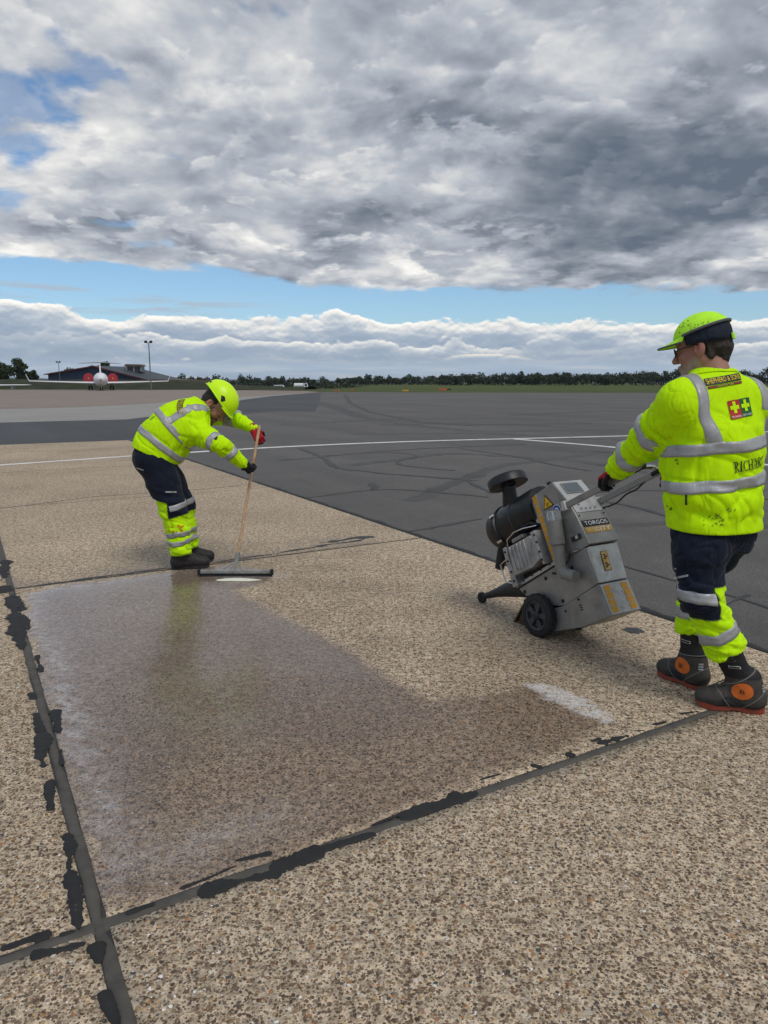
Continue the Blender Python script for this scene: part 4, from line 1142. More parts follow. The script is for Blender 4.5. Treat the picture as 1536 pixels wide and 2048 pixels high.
def logo(T, o, U, Vv, N, w, h, parent, org, thin=False):
    """black banner with yellow lettering, two lines"""
    U, Vv = unit(U), unit(Vv)
    def add(nm, v2, f, m, off):
        P, ff = decal(T, v2, f, o, U, Vv, N, off); return mesh_obj(nm, P, ff, m, parent, False, org)
    v, f = rect_grid(w, h * .66, 14, 3); v = [(x + .06 * w * (y / h), y + h * .17) for x, y in v]
    add('logo_banner', v, f, M['blackprint'], .0045)
    v, f = rect_grid(w * .94, h * .22, 14, 2); v = [(x, y - h * .36) for x, y in v]
    add('logo_banner', v, f, M['blackprint'], .0045)
    tv, tf = fit_text('SHEPHERD & SONS', w * .93, h * .46); add('logo_lettering', list(tv + np.array([0, h * .2])), tf, M['yellowprint'], .0065)
    tv, tf = fit_text('CONTRACTORS', w * .46, h * .15); add('logo_lettering', list(tv + np.array([0, -h * .36])), tf, M['yellowprint'], .0065)
    for sx in (-1, 1):
        v, f = rect_grid(w * .19, h * .10, 4, 1); add('logo_rule', [(x + sx * w * .35, y - h * .36) for x, y in v], f, M['redprint'], .0065)

# ------------------------------------------------------------------ the man walking behind the machine
def man_right():
    F3 = unit(V(-.36, .933, 0)); L3 = V(-F3[1], F3[0], 0)
    pel = at(1429, 1045, 3.30); ch = at(1428, 800, 3.34)
    org = V(1.56, 3.30, 0)
    o2 = V(pel[0], pel[1], 0)
    dS, dT = (ch - o2) @ L3, (ch - o2) @ F3
    off = lambda z: np.clip((z - .86) / (1.42 - .86), -.2, 1.3)
    def tab(rows): return [(z, dS * off(z), dT * off(z) + e, w * .955, d * .955) for z, w, d, e in rows]
    top_rows = [(.80, .226, .180, 0), (.90, .230, .188, .005), (1.0, .238, .200, .012), (1.10, .242, .203, .015), (1.2, .240, .195, .01), (1.31, .235, .175, 0), (1.39, .214, .145, 0), (1.45, .160, .115, .0), (1.50, .110, .096, .01), (1.548, .082, .084, .02)]
    Lsh = ch + L3 * .185 + UP * -.012; Rsh = ch - L3 * .185 + UP * -.012
    Lel = at(1290, 886, 3.47); Lwr = at(1234, 937, 3.66); Lha = at(1206, 957, 3.78)
    Rel = V(1.74, 3.62, 1.15); Rwr = V(1.535, 3.765, 1.06); 
    head_o = at(1403, 697, 3.40)
    fh = unit(V(-.80, .60, -.24)); lh = unit(np.cross(UP, fh)); uh = np.cross(fh, lh)
    HS = 1.06
    hipL = V(pel[0], pel[1], .95) + L3 * .095; hipR = V(pel[0], pel[1], .95) - L3 * .095
    kL = at(1402, 1192, 3.20); kR = V(1.55, 3.46, .53)
    hl_, to_ = gp(1526, 1424), gp(1391, 1408); aL = hl_ + (to_ - hl_) * .33 + UP * .125
    hl_, to_ = gp(1409, 1381), gp(1319, 1346); aR = hl_ + (to_ - hl_) * .30 + UP * .125

    # -- body (one continuous surface)
    lo = V(.95, 2.95, 0.02); hi = V(2.0, 4.05, 1.86)
    B = Field(lo, hi, .014, (head_o - V(.16, .16, .16), head_o + V(.17, .16, .14), .0036))
    P_ = head_field(B, head_o, fh, lh, uh, HS, 1.0, 1.05)
    nb = ch + UP * .10
    B.cone(P_(-.028, 0, -.045), nb, .060, .068, .03); B.cone(P_(.02, 0, -.075), nb + F3 * .02, .045, .055, .03)
    B.loft(o2, UP, L3, F3, tab([(.84, .17, .13, 0), (1.1, .18, .16, .01), (1.3, .18, .13, 0), (1.44, .13, .09, 0), (1.5, .07, .06, 0)]), .04)
    for a, b, c in ((Lsh, Lel, Lwr), (Rsh, Rel, Rwr)):
        B.cone(a, b, .056, .044, .05); B.cone(b, c, .044, .030, .02)
    B.cone(Lwr, Lwr * .6 + Lha * .4, .026, .012, .01)
    for a, b, c in ((hipL, kL, aL), (hipR, kR, aR)):
        B.cone(a, b, .088, .058, .05); B.cone(b, c, .056, .040, .03); 
    B.cone(aL, aL + V(-.02, .005, -.05), .028, .025, .02); B.cone(aR, aR + V(-.01, .02, -.05), .028, .025, .02)
    P, Q = B.mesh(); P = relax(P, Q, 1, .35)
    col = skin_colors(P, head_o, fh, lh, uh, HS, (.34, .165, .115), .6, (.36, .32, .29))
    man = mesh_obj('person', P, Q, M['skin'], None, True, org, {'Col': ('FLOAT_COLOR', col)})
    man.location = org
    tag(man, 'person in hi-vis shirt, cap and glasses pushing the grey machine by its handles', 'person')

    # -- shirt
    def shirt(parts, h=.0075):
        S = Field(V(1.0, 2.95, .78), V(1.98, 3.95, 1.62), h)
        if 't' in parts:
            S.loft(o2, UP, L3, F3, tab(top_rows), .02)
            if 'l' in parts or 's' in parts:
                S.cone(ch + UP * .03 + L3 * .06, Lsh + UP * -.01, .105, .098, .06); S.cone(ch + UP * .03 - L3 * .06, Rsh + UP * -.01, .105, .098, .06)
        if 'l' in parts:
            S.cone(Lsh, Lsh * .45 + Lel * .55, .100, .090, .06); S.cone(Lsh * .45 + Lel * .55, Lel, .090, .080, .05)
            S.cone(Lel, Lel * .4 + Lwr * .6, .080, .070, .04); S.cone(Lel * .4 + Lwr * .6, Lwr + unit(Lha - Lwr) * .015, .070, .053, .03)
        if 'r' in parts:
            S.cone(Rsh, Rel, .100, .080, .06); S.cone(Rel, Rwr, .080, .055, .04)
        if 't' in parts:
            S.cut(V(0, 0, .838), -UP)
        P, Q = S.mesh(); P = relax(P, Q, 2, .5); N = vnorm(P, Q)
        z = P[:, 2]; aw = np.minimum(np.linalg.norm(P - Lel, axis=1), np.linalg.norm(P - (Lsh + Lel) / 2, axis=1))
        arm = sstep(np.minimum(aw, np.linalg.norm(P - Lwr, axis=1)), .17, .08)
        tor = (1 - arm) * sstep(z, .842, .93)
        ax = unit(Lwr - Lsh)
        P = folds(P, N, [(V(.25, 0, 1), 9, 2.6, .017, tor * sstep(z, 1.38, 1.0), 3.3), (V(.6, .2, .8), 11, 3.2, .012, tor * sstep(z, 1.5, 1.25), 8.1),
                         (ax, 20, 6, .018, arm, 1.2), (unit(ax + .5 * UP), 30, 9, .011, arm, 5.5), (unit(V(.25, .1, 1)), 2.2, 8, .016, tor * sstep(z, 1.42, 1.2) * sstep(z, .86, .95), 21.4), (V(0, 0, 1), 4, 11, .006, tor * sstep(z, 1.08, .85), 12.4)])
        P[:, 2] = np.where(z < .90, np.maximum(P[:, 2], .836 + .004 * np.sin(P[:, 0] * 21)), P[:, 2])
        return P, Q
    P, Q = shirt('tslr')
    sh = mesh_obj('shirt', P, Q, M['hivis_dirty'], man, True, org)
    Pt, Qt = shirt('ts', .012); Tt = bvh(Pt, Qt); Ta = bvh(*shirt('l', .010)); Tall = bvh(P, Q); Tr = bvh(*shirt('r', .014))
    c0 = V(pel[0], pel[1], 0)
    for z0, sd in ((1.222, 1), (1.058, 2)):
        cc = c0 + (ch - o2) * np.array([1, 1, 0]) * off(z0) + UP * z0
        PP, ff = hoop(Tt, cc, V(-.12, .02, 1), F3, .052, 110, .005, 5, wob=.0025, seed=sd)
        mesh_obj('reflective_strip', PP, ff, M['tape'], sh, True, org)
    for k in (1, -1):
        pts, ds, sd = [], [], []
        for z in np.linspace(1.245, 1.36, 7):
            s_ = np.interp(z, [1.245, 1.36], [.140, .172])
            pts.append(c0 + (ch - o2) * np.array([1, 1, 0]) * off(z) + UP * z + L3 * s_ * k * (1 if k > 0 else 1.22)); ds.append(-F3 if k > 0 else unit(-F3 - L3 * .6)); sd.append(L3)
        for a in np.linspace(8, 172, 18):
            s_ = np.interp(a, [0, 60, 90, 180], [.174, .174, .158, .13]); r = math.radians(a)
            pts.append(c0 + (ch - o2) * np.array([1, 1, 0]) + UP * 1.37 + L3 * s_ * k * (1 if k > 0 else 1.08)); ds.append(-F3 * math.cos(r) + UP * math.sin(r)); sd.append(L3)
        PP, ff = ribbon(Tall, pts, ds, .052, sd, .005)
        mesh_obj('reflective_strip', PP, ff, M['tape'], sh, True, org)
    ax1 = unit(Lel - Lsh); ax2 = unit(Lwr - Lel)
    for c_, ax, a_ in ((Lsh * .28 + Lel * .72, unit(ax1 * .8 + ax2 * .2), 1), (Lel * .50 + Lwr * .50, ax2, 2)):
        PP, ff = hoop(Ta, c_, ax, UP, .050, 60, .005, 4, R=.25, wob=.003, seed=a_)
        mesh_obj('reflective_strip', PP, ff, M['tape'], sh, True, org)
    PP, ff = hoop(Tr, Rsh * .3 + Rel * .7, unit(Rel - Rsh), UP, .05, 40, .005, 3, R=.25); mesh_obj('reflective_strip', PP, ff, M['tape'], sh, True, org)
    # collar rib and side tag
    PP, ff = hoop(Tt, c0 + (ch - o2) * np.array([1, 1, 0]) * off(1.53) + UP * 1.535 + F3 * .02, unit(UP + F3 * .25), F3, .018, 40, .004, 3, R=.3)
    mesh_obj('collar', PP, ff, M['hivis'], sh, True, org)
    # lettering
    def frame(px, py, Y, dx, dy):
        o = at(px, py, Y); U = unit(at(px + dx, py + dy, Y + dx * .0009) - o); N = unit(-F3 * .75 + unit(EYE - o) * .6); U = unit(U - N * (U @ N)); return o, U, np.cross(N, U), N
    o, U, Vv, N = frame(1474, 762, 3.12, 40, -7)
    logo(Tall, o, U, Vv, N, .190, .046, sh, org)
    o, U, Vv, N = frame(1497, 817, 3.14, 22, -4)
    for k, mm, tx in ((-1, M['redprint'], 'FIRE MARSHAL'), (1, M['greenprint'], 'FIRST AIDER')):
        v, f = rect_grid(.060, .080, 5, 6); PP, ff = decal(Tall, [(x + k * .030, y) for x, y in v], f, o, U, Vv, N, .0045); mesh_obj('patch', PP, ff, mm, sh, False, org)
        v = [(-.008, -.024), (.008, -.024), (.008, -.008), (.023, -.008), (.023, .008), (.008, .008), (.008, .026), (-.008, .026), (-.008, .008), (-.023, .008), (-.023, -.008), (-.008, -.008)]
        PP, ff = decal(Tall, [(x + k * .030, y + .008) for x, y in v], [(0, 1, 2, 11), (11, 2, 5, 8), (2, 3, 4, 5), (8, 5, 6, 7), (10, 11, 8, 9)], o, U, Vv, N, .0062); mesh_obj('cross', PP, ff, M['hivis'], sh, False, org)
        tv, tf = fit_text(tx, .052, .009); PP, ff = decal(Tall, list(tv + np.array([k * .030, -.031])), tf, o, U, Vv, N, .0062); mesh_obj('patch_lettering', PP, ff, M['whiteprint'], sh, False, org)
    o = at(1501, 928, 3.16); N = unit(-F3 + .12 * L3); U = unit(-L3 + UP * .14); U = unit(U - N * (U @ N))
    v, f = serif('RICHARD', .046, .06); v[:, 0] *= .66
    PP, ff = decal(Tall, [tuple(q) for q in v], f, o, U, np.cross(N, U), N, .005); mesh_obj('name_lettering', PP, ff, M['blackprint'], sh, False, org)
    # dirt rubbed into the tail of the shirt
    rr = random.Random(5)
    for (x, y, sx, sy, n_) in ((1432, 1040, 22, 12, 26), (1342, 1015, 6, 10, 7), (1462, 1022, 8, 6, 5), (1352, 925, 6, 6, 4)):
        for _ in range(n_):
            qx, qy = x + rr.gauss(0, sx * .5), y + rr.gauss(0, sy * .5); o = at(qx, qy, 3.1); N = unit(EYE - o)
            U = unit(V(rr.uniform(-1, 1), 0, rr.uniform(-.4, .8))); U = unit(U - N * (U @ N)); w_ = rr.uniform(.003, .012); h_ = rr.uniform(.0012, .0035)
            v2 = [(w_ * math.cos(a) * rr.uniform(.6, 1), h_ * math.sin(a) * rr.uniform(.6, 1)) for a in np.linspace(0, 6.28, 7, endpoint=False)]
            PP, ff = decal(Tall, v2, [tuple(range(7))], o, U, np.cross(N, U), N, .0032); mesh_obj('dirt_smudge', PP, ff, M['smudge'], sh, False, org)
    PP, ff = ribbon(Tall, [at(1372, 990 + k * 4, 3.2) for k in range(6)], [unit(EYE - at(1372, 1000, 3.2))] * 6, .008, [V(1, 0, 0)] * 6, .006, 2)
    mesh_obj('side_tag', PP, ff, M['navy'], sh, False, org)

    # -- trousers
    hemL = aL + (kL - aL) * .48; hemR = aR + (kR - aR) * .50
    def trous(parts, h=.0075):
        S = Field(V(1.15, 2.9, .18), V(1.98, 3.85, .98), h)
        if 'p' in parts:
            S.loft(o2, UP, L3, F3, [(.74, 0, -.005, .165, .115), (.80, 0, -.005, .180, .135), (.86, 0, 0, .180, .140), (.90, 0, 0, .15, .12)], .05)
        for key, hp, kn, an, hm in (('L', hipL, kL, aL, hemL), ('R', hipR, kR, aR, hemR)):
            if key not in parts:
                continue
            S.cone(hp + UP * -.13, kn * .5 + hp * .5, .112, .110, .05); S.cone(kn * .5 + hp * .5, kn, .112, .094, .05)
            S.cone(kn, kn * .45 + hm * .55, .094, .088, .04); S.cone(kn * .45 + hm * .55, hm, .090, .090, .02)
            d_ = unit(an - kn); S.cone(hm, hm + d_ * .03, .090, .090, .01)
            S.ell(hm + d_ * .115, [.13, .13, .085], np.array([unit(np.cross(d_, V(0, 1, 0))), unit(np.cross(d_, np.cross(d_, V(0, 1, 0)))), d_]), .004, sub=True)
        P, Q = S.mesh(); P = relax(P, Q, 2, .5); N = vnorm(P, Q)
        kn_ = np.minimum(np.linalg.norm(P - kL, axis=1), np.linalg.norm(P - kR, axis=1))
        P = folds(P, N, [(V(.2, 0, 1), 17, 5, .016, sstep(kn_, .30, .08), 2.2), (V(-.5, .2, .8), 14, 5, .012, None, 4.4), (V(0, 0, 1), 4, 12, .004, sstep(P[:, 2], .7, .8), 6.1), (V(.1, 0, 1), 26, 7, .013, sstep(P[:, 2], .46, .30), 7.7)])
        return P, Q
    P, Q = trous('pLR')
    # colour split: navy above, hi-vis below the knee, navy knee pocket in front
    def leg_col(P):
        wL = np.linalg.norm(P - (kL * .6 + aL * .4), axis=1) < np.linalg.norm(P - (kR * .6 + aR * .4), axis=1)
        kn = np.where(wL[:, None], kL, kR); s_ = P[:, 2] - kn[:, 2]; fr = np.where(wL, (P - kn) @ unit(V(-1, -.55, 0)), (P - kn) @ F3)
        hv = sstep(s_ + .35 * np.maximum(-fr, 0) * 0, .062, .054)
        pad = sstep(fr - .15 * (s_ + .02), .000, .008) * sstep(s_ + .30 * fr, -.085, -.077)
        hv = hv * (1 - pad)
        return np.array(NAVY) * (1 - hv[:, None]) + np.array(HV) * hv[:, None]
    tr = mesh_obj('trousers', P, Q, M['cloth'], man, True, org, {'Col': ('FLOAT_COLOR', leg_col(P))})
    TL = bvh(*trous('L', .011)); TR = bvh(*trous('R', .013))
    for T_, kn, hm, an in ((TL, kL, hemL, aL), (TR, kR, hemR, aR)):
        ax = unit(kn - an)
        PP, ff = hoop(T_, hm + ax * .055, ax, F3, .052, 60, .005, 4, R=.25, wob=.004, seed=3); mesh_obj('reflective_strip', PP, ff, M['tape'], tr, True, org)
        PP, ff = hoop(T_, kn + UP * .012, UP, (unit(V(-1, -.55, 0)) if T_ is TL else F3), .050, 30, .005, 4, a0=-1.35, a1=1.35, R=.25, wob=.002); mesh_obj('reflective_strip', PP, ff, M['tape'], tr, True, org)
    PP, ff = ribbon(TL, [at(1346 + k * 3.4, 1157 - k * .7, 3.1) for k in range(10)], [unit(EYE - at(1360, 1155, 3.1))] * 10, .010, [UP] * 10, .006, 2); mesh_obj('pocket_piping', PP, ff, M['tape'], tr, False, org)
    PP, ff = ribbon(TL, [at(1339 + k * 2, 1136 + k * .3, 3.1) for k in range(8)], [unit(EYE - at(1345, 1137, 3.1))] * 8, .008, [UP] * 8, .006, 2); mesh_obj('pocket_logo', PP, ff, M['tape'], tr, False, org)

    # -- boots
    boot(man, org, gp(1526, 1424), gp(1391, 1408), aL + (kL - aL) * .60 , 1)
    boot(man, org, gp(1409, 1381), gp(1319, 1346), aR + (kR - aR) * .60, 1)
    # -- gloves
    glove('glove', Lwr + unit(Lha - Lwr) * .035, Lha - Lwr, V(.35, -.1, -1), (38, 62, 50), man, org, 1, True)
    hd = unit(V(-.12, .06, -.10)); glove('glove', Rwr - V(0, 0, .005), V(-.35, .35, -.35), V(.2, .1, -1), (40, 70, 55), man, org, -1, True)

    # -- hair, cap, glasses
    p = P_; s = HS; R = np.array([fh, lh, uh])
    Hf = Field(head_o - .17, head_o + .17, .0042)
    Hf.ell(p(-.024, 0, .040), [s * .104, s * .084, s * .100], R, .01); Hf.cone(p(-.075, 0, -.02), p(-.070, 0, -.058), s * .050, s * .034, .02, lh, 1.25)
    for k in (-1, 1):
        Hf.cone(p(-.03, .066 * k, .0), p(-.045, .058 * k, -.045), s * .022, s * .016, .015)
        Hf.ell(p(.024, .074 * k, .012), [s * .012, s * .006, s * .020], R, .006)
    Hf.cut(p(.012, 0, .03), unit(fh * .95 - uh * .30)) if False else None
    Hf.ell(p(.075, 0, -.03), [s * .095, s * .14, s * .10], R, .01, sub=True)
    for k in (-1, 1):
        Hf.ell(p(-.004, .092 * k, -.006), [s * .036, s * .034, s * .046], R, .006, sub=True)
    Ph, Qh = Hf.mesh(); Nh = vnorm(Ph, Qh); Ph = Ph + Nh * (.004 * pn(Ph * np.array([120, 120, 45])))[:, None]
    mesh_obj('hair', Ph, Qh, M['hair'], man, True, org)
    cO = p(-.014, 0, .048); ct = unit(uh + .0 * fh)
    def low1(ph): return s * (.004 + .034 * (1 - math.cos(ph)) * .5)
    Pc, Fc = dome(cO, fh, lh, uh, s * .122, s * .098, s * .104, low1, 64, 14)
    cap = mesh_obj('cap', Pc, Fc, M['hivis_cap'], man, True, org)
    # brim
    bv = []; nb_ = 25
    for j in range(6):
        for i in range(nb_):
            a = (i / (nb_ - 1) - .5) * 2.25; r = 1 + j / 5 * (.56 * math.cos(a) ** 1.1 if abs(a) < 1.5 else 0)
            zz = low1(a) + .003 - j / 5 * .012 * s - .016 * s * (math.sin(a) ** 2) * (j / 5)
            k = 1.005
            bv.append(cO + fh * (s * .122 * k * math.cos(a) * r) + lh * (s * .098 * k * math.sin(a) * (1 + .10 * j / 5)) + uh * zz)
    bv = np.array(bv); f_ = grid_faces(nb_, 6); n_ = len(bv)
    allv = np.concatenate([bv, bv - uh * .005]); ff = f_ + [tuple(n_ + i for i in q[::-1]) for q in f_] + [(5 * nb_ + i, 5 * nb_ + i + 1, n_ + 5 * nb_ + i + 1, n_ + 5 * nb_ + i) for i in range(nb_ - 1)]
    mesh_obj('brim', allv, ff, M['hivis_cap'], cap, True, org)
    # grey trim round the lower edge and along the brim
    mb = MB(); ring = []
    for ph in np.linspace(math.radians(60), math.radians(300), 60):
        zz = low1(ph); k = (1 - (zz / (s * .104)) ** 2) ** .5 if zz > 0 else 1
        ring.append(cO + fh * (s * .1235 * k * math.cos(ph)) + lh * (s * .0995 * k * math.sin(ph)) + uh * (zz + .004))
    mb.path(ring, .0065, 6); mb.path([bv[5 * nb_ + i] - uh * .002 for i in range(nb_)], .0042, 6)
    mb.build('trim', M['trim'], cap, org, True)
    def low2(ph): return s * (-.026 - .014 * (1 - math.cos(ph)) * .5)
    Pn_, Fn_ = dome(cO, fh, lh, uh, s * .117, s * .094, s * .099, low2, 64, 12)
    # keep only the back and sides of the inner band
    keep = [f for f in Fn_ if np.mean([(Pn_[i] - cO) @ fh for i in f]) < s * .052]
    mesh_obj('cap_band', Pn_, keep, M['navy'], cap, True, org)
    mb = MB(); mb.box(cO - fh * s * .120 + uh * s * -.030 + lh * .012, fh * .004, lh * .020, uh * .013); mb.build('strap_tag', M['hivis_cap'], cap, org, bev=.002)
    rr = random.Random(9); Tc = bvh(Pc, np.array([q for q in Fc if len(q) == 4]))
    for _ in range(34):
        qx, qy = rr.gauss(1388, 20), rr.gauss(652, 9); o = at(qx, qy, 3.3); N = unit(EYE - o); U = unit(V(rr.uniform(-1, 1), 0, rr.uniform(-1, 1))); U = unit(U - N * (U @ N))
        w_ = rr.uniform(.002, .008); h_ = rr.uniform(.001, .0035)
        if Tc.ray_cast(Vector(o + N * .4), Vector(-N), .8)[0] is None:
            continue
        v2 = [(w_ * math.cos(a) * rr.uniform(.6, 1), h_ * math.sin(a) * rr.uniform(.6, 1)) for a in np.linspace(0, 6.28, 6, endpoint=False)]
        PP, ff = decal(Tc, v2, [tuple(range(6))], o, U, np.cross(N, U), N, .0015); mesh_obj('dirt_smudge', PP, ff, M['smudge'], cap, False, org)
    g_ = MB()
    for k in (-1, 1):
        g_.path([p(.098, .054 * k, .008), p(.060, .078 * k, .012), p(.0, .087 * k, .014), p(-.02, .087 * k, .004)], .0026, 6)
        rim_ = [p(.108 - .010 * abs(math.cos(a)) * 0 - .012 * (abs(.033 + .024 * math.cos(a)) / .05) ** 2, k * (.033 + .024 * math.cos(a)), .004 + .017 * math.sin(a)) for a in np.linspace(0, 2 * math.pi, 20)]
        g_.path(rim_, .0026, 6)
    g_.path([p(.110, .009, .008), p(.112, 0, .010), p(.110, -.009, .008)], .0024, 6)
    gl = g_.build('glasses', M['blackprint'], man, org, True)
    lens = MB()
    for k in (-1, 1):
        c_ = [p(.107 - .012 * (abs(.033 + .023 * math.cos(a)) / .05) ** 2, k * (.033 + .023 * math.cos(a)), .004 + .016 * math.sin(a)) for a in np.linspace(0, 2 * math.pi, 20, endpoint=False)]
        lens.add(c_, [tuple(range(20))])
    lens.build('lens', M['glass'], gl, org)
    for k in (-1, 1):
        e = MB(); e.ball(p(.084, .033 * k, .003), s * .0128, 12); e.build('eye', M['eye'], man, org, True)
    return man

# ------------------------------------------------------------------ the man bending over the squeegee
def man_left():
    org = V(-1.62, 5.83, 0)
    F3 = unit(V(.96, .27, 0)); L3 = unit(V(-.27, .96, 0))
    pel = at(308, 908, 5.85); nk = at(410, 808, 5.95); A = unit(nk - pel); Ln = np.linalg.norm(nk - pel)
    S3 = unit(L3 - A * (L3 @ A)); T3 = np.cross(S3, A)           # T3 points to the belly side
    if T3[2] > 0:
        T3 = -T3
    head_o = at(429, 811, 5.97); fh = unit(V(.60, -.20, -.76)); lh = unit(np.cross(V(.78, 0, .62), fh)); uh = np.cross(fh, lh); HS = 1.08
    shc = pel + A * (Ln * .80)
    Rsh = at(386, 858, 5.79); Lsh = at(408, 826, 6.13)
    Rel = at(442, 891, 5.66); Rwr = at(484, 925, 5.73); Rha = at(506, 943, 5.775)
    Lel = at(466, 836, 6.14); Lwr = at(507, 857, 5.99); Lha = at(519, 872, 5.93)
    hipc = pel + A * -.02 + F3 * .02; hipc[2] = .90
    hR = hipc - L3 * .09; hL = hipc + L3 * .09
    kR = at(346, 1014, 5.76); kL = at(362, 1006, 5.95)
    hl_, to_ = gp(344, 1139), gp(419, 1134); aR = hl_ + (to_ - hl_) * .27 + UP * .125
    hl_, to_ = gp(357, 1126), gp(428, 1121); aL = hl_ + (to_ - hl_) * .27 + UP * .125
    B = Field(V(-2.2, 5.4, .02), V(-.85, 6.35, 1.62), .014, (head_o - .16, head_o + .17, .0040))
    P_ = head_field(B, head_o, fh, lh, uh, HS, 1.0, 1.1)
    B.cone(P_(-.03, 0, -.045), pel + A * Ln * .86, .058, .07, .03)
    B.loft(pel, A, S3, T3, [(-.05, 0, 0, .16, .13), (.25, 0, -.02, .17, .14), (Ln * .8, 0, 0, .16, .11), (Ln * .95, 0, 0, .07, .06)], .04)
    for a, b, c in ((Rsh, Rel, Rwr), (Lsh, Lel, Lwr)):
        B.cone(a, b, .054, .042, .05); B.cone(b, c, .042, .030, .02)
    B.cone(Rwr, Rwr * .6 + Rha * .4, .024, .012, .01); B.cone(Lwr, Lwr * .6 + Lha * .4, .024, .012, .01)
    for a, b, c in ((hR, kR, aR), (hL, kL, aL)):
        B.cone(a, b, .085, .056, .05); B.cone(b, c, .054, .040, .03); B.cone(c, c + F3 * .03 - UP * .05, .030, .025, .02)
    P, Q = B.mesh(); P = relax(P, Q, 1, .35)
    col = skin_colors(P, head_o, fh, lh, uh, HS, (.37, .185, .130), .95, (.030, .021, .017), (.24, .09, .07))
    man = mesh_obj('person', P, Q, M['skin'], None, True, org, {'Col': ('FLOAT_COLOR', col)}); man.location = org
    tag(man, 'person in hi-vis workwear and helmet bending over a long-handled floor squeegee', 'person')

    rows = [(-.20, 0, .05, .21, .15), (-.055, 0, .01, .220, .188), (.03, 0, -.005, .228, .205), (.14, 0, -.012, .232, .214), (.27, 0, -.022, .232, .212), (Ln * .62, 0, -.022, .215, .190), (Ln * .78, 0, -.016, .19, .150), (Ln * .87, 0, -.012, .13, .115), (Ln * .945, 0, -.006, .086, .085)]
    def shirt(parts, h=.0085):
        S = Field(V(-2.2, 5.35, .70), V(-.9, 6.4, 1.6), h)
        if 't' in parts:
            S.loft(pel, A, S3, T3, rows, .02)
            S.cone(shc - S3 * .06, Rsh, .11, .10, .09); S.cone(shc + S3 * .06, Lsh, .105, .09, .06)
        if 'r' in parts:
            S.cone(Rsh, Rsh * .5 + Rel * .5, .100, .085, .09); S.cone(Rsh * .5 + Rel * .5, Rel, .084, .068, .04); S.cone(Rel, Rwr, .068, .050, .03)
        if 'l' in parts:
            S.cone(Lsh, Lel, .095, .070, .06); S.cone(Lel, Lwr, .070, .048, .03)
        if 't' in parts:
            S.cut(pel + A * .0, unit(-A + T3 * .40))
        P, Q = S.mesh(); P = relax(P, Q, 2, .5); N = vnorm(P, Q)
        arm = sstep(np.minimum(np.linalg.norm(P - Rel, axis=1), np.minimum(np.linalg.norm(P - Rwr, axis=1), np.linalg.norm(P - Lel, axis=1))), .22, .10)
        tt = (P - pel) @ A; hem_ = sstep(tt - .40 * ((P - pel) @ T3), .01, .08); belly = sstep((P - pel) @ T3, -.08, .10) * hem_
        P = folds(P, N, [(unit(A * .5 + T3 * .8), 16, 4, .020, (1 - arm) * belly, 2.0), (unit(A + .5 * S3), 8, 3, .013, (1 - arm) * hem_, 7.1), (unit(Rwr - Rsh), 20, 6, .011, arm, 4.0), (unit(Rwr - Rsh + .4 * UP), 34, 10, .006, arm, 9.0), (A, 4, 14, .003, sstep(tt, .1, -.03) * (1 - arm), 3.3)])
        return P, Q
    P, Q = shirt('trl'); sh = mesh_obj('shirt', P, Q, M['hivis'], man, True, org); Tall = bvh(P, Q)
    Tt = bvh(*shirt('t', .013)); Tr = bvh(*shirt('r', .011)); Tl = bvh(*shirt('l', .011))
    for t_, sd, tl in ((.105, 1, .12), (.262, 2, -.06)):
        PP, ff = hoop(Tt, pel + A * t_ - T3 * .02, unit(A + T3 * -tl), T3, .052, 100, .005, 5, wob=.003, seed=sd); mesh_obj('reflective_strip', PP, ff, M['tape'], sh, True, org)
    for k in (1, -1):
        pts, ds, sd = [], [], []
        for t_ in np.linspace(.25, Ln * .80, 10):
            pts.append(pel + A * t_ + S3 * k * np.interp(t_, [.25, Ln * .8], [.125, .150])); ds.append(unit(-T3 + S3 * k * .75)); sd.append(unit(S3 + T3 * k * .6))
        for a in np.linspace(10, 120, 12):
            r = math.radians(a); pts.append(pel + A * Ln * .80 + S3 * k * .140); ds.append(unit(-T3 * math.cos(r) + A * math.sin(r) + S3 * k * .55 * math.cos(r))); sd.append(unit(S3 + T3 * k * .5 * math.cos(r)))
        PP, ff = ribbon(Tall, pts, ds, .052, sd, .005); mesh_obj('reflective_strip', PP, ff, M['tape'], sh, True, org)
    for T_, a_, b_, ts in ((Tr, Rsh, Rel, .80), (Tr, Rel, Rwr, .45), (Tl, Lsh, Lel, .80), (Tl, Lel, Lwr, .15)):
        PP, ff = hoop(T_, a_ + (b_ - a_) * ts, unit(b_ - a_), UP, .046, 50, .005, 4, R=.22, wob=.003, seed=ts * 9); mesh_obj('reflective_strip', PP, ff, M['tape'], sh, True, org)
    N = unit(-T3 * .8 - S3 * .45); o = at(362, 812, 5.75); U = unit(at(372, 829, 5.74) - at(361, 796, 5.78)); U = unit(U - N * (U @ N))
    logo(Tall, o, U, np.cross(N, U), N, .17, .045, sh, org)
    o = at(302, 834, 5.72); N2 = unit(-T3 - S3 * .2); U = unit(at(306, 840, 5.70) - at(297, 829, 5.76)); U = unit(U - N2 * (U @ N2))
    v, f = serif('N', .042); PP, ff = decal(Tall, [tuple(q) for q in v], f, o, U, np.cross(N2, U), N2, .005); mesh_obj('name_lettering', PP, ff, M['blackprint'], sh, False, org)
    o = at(431, 873, 5.6); N3 = unit(EYE - o); v = [(.016 * math.cos(a), .026 * math.sin(a)) for a in np.linspace(0, 6.28, 12, endpoint=False)]
    PP, ff = decal(Tall, v, [tuple(range(12))], o, unit(np.cross(UP, N3)), UP, N3, .005); mesh_obj('sleeve_badge', PP, ff, M['blackprint'], sh, False, org)
    v = [(.010 * math.cos(a), .012 * math.sin(a) + .008) for a in np.linspace(0, 6.28, 10, endpoint=False)]
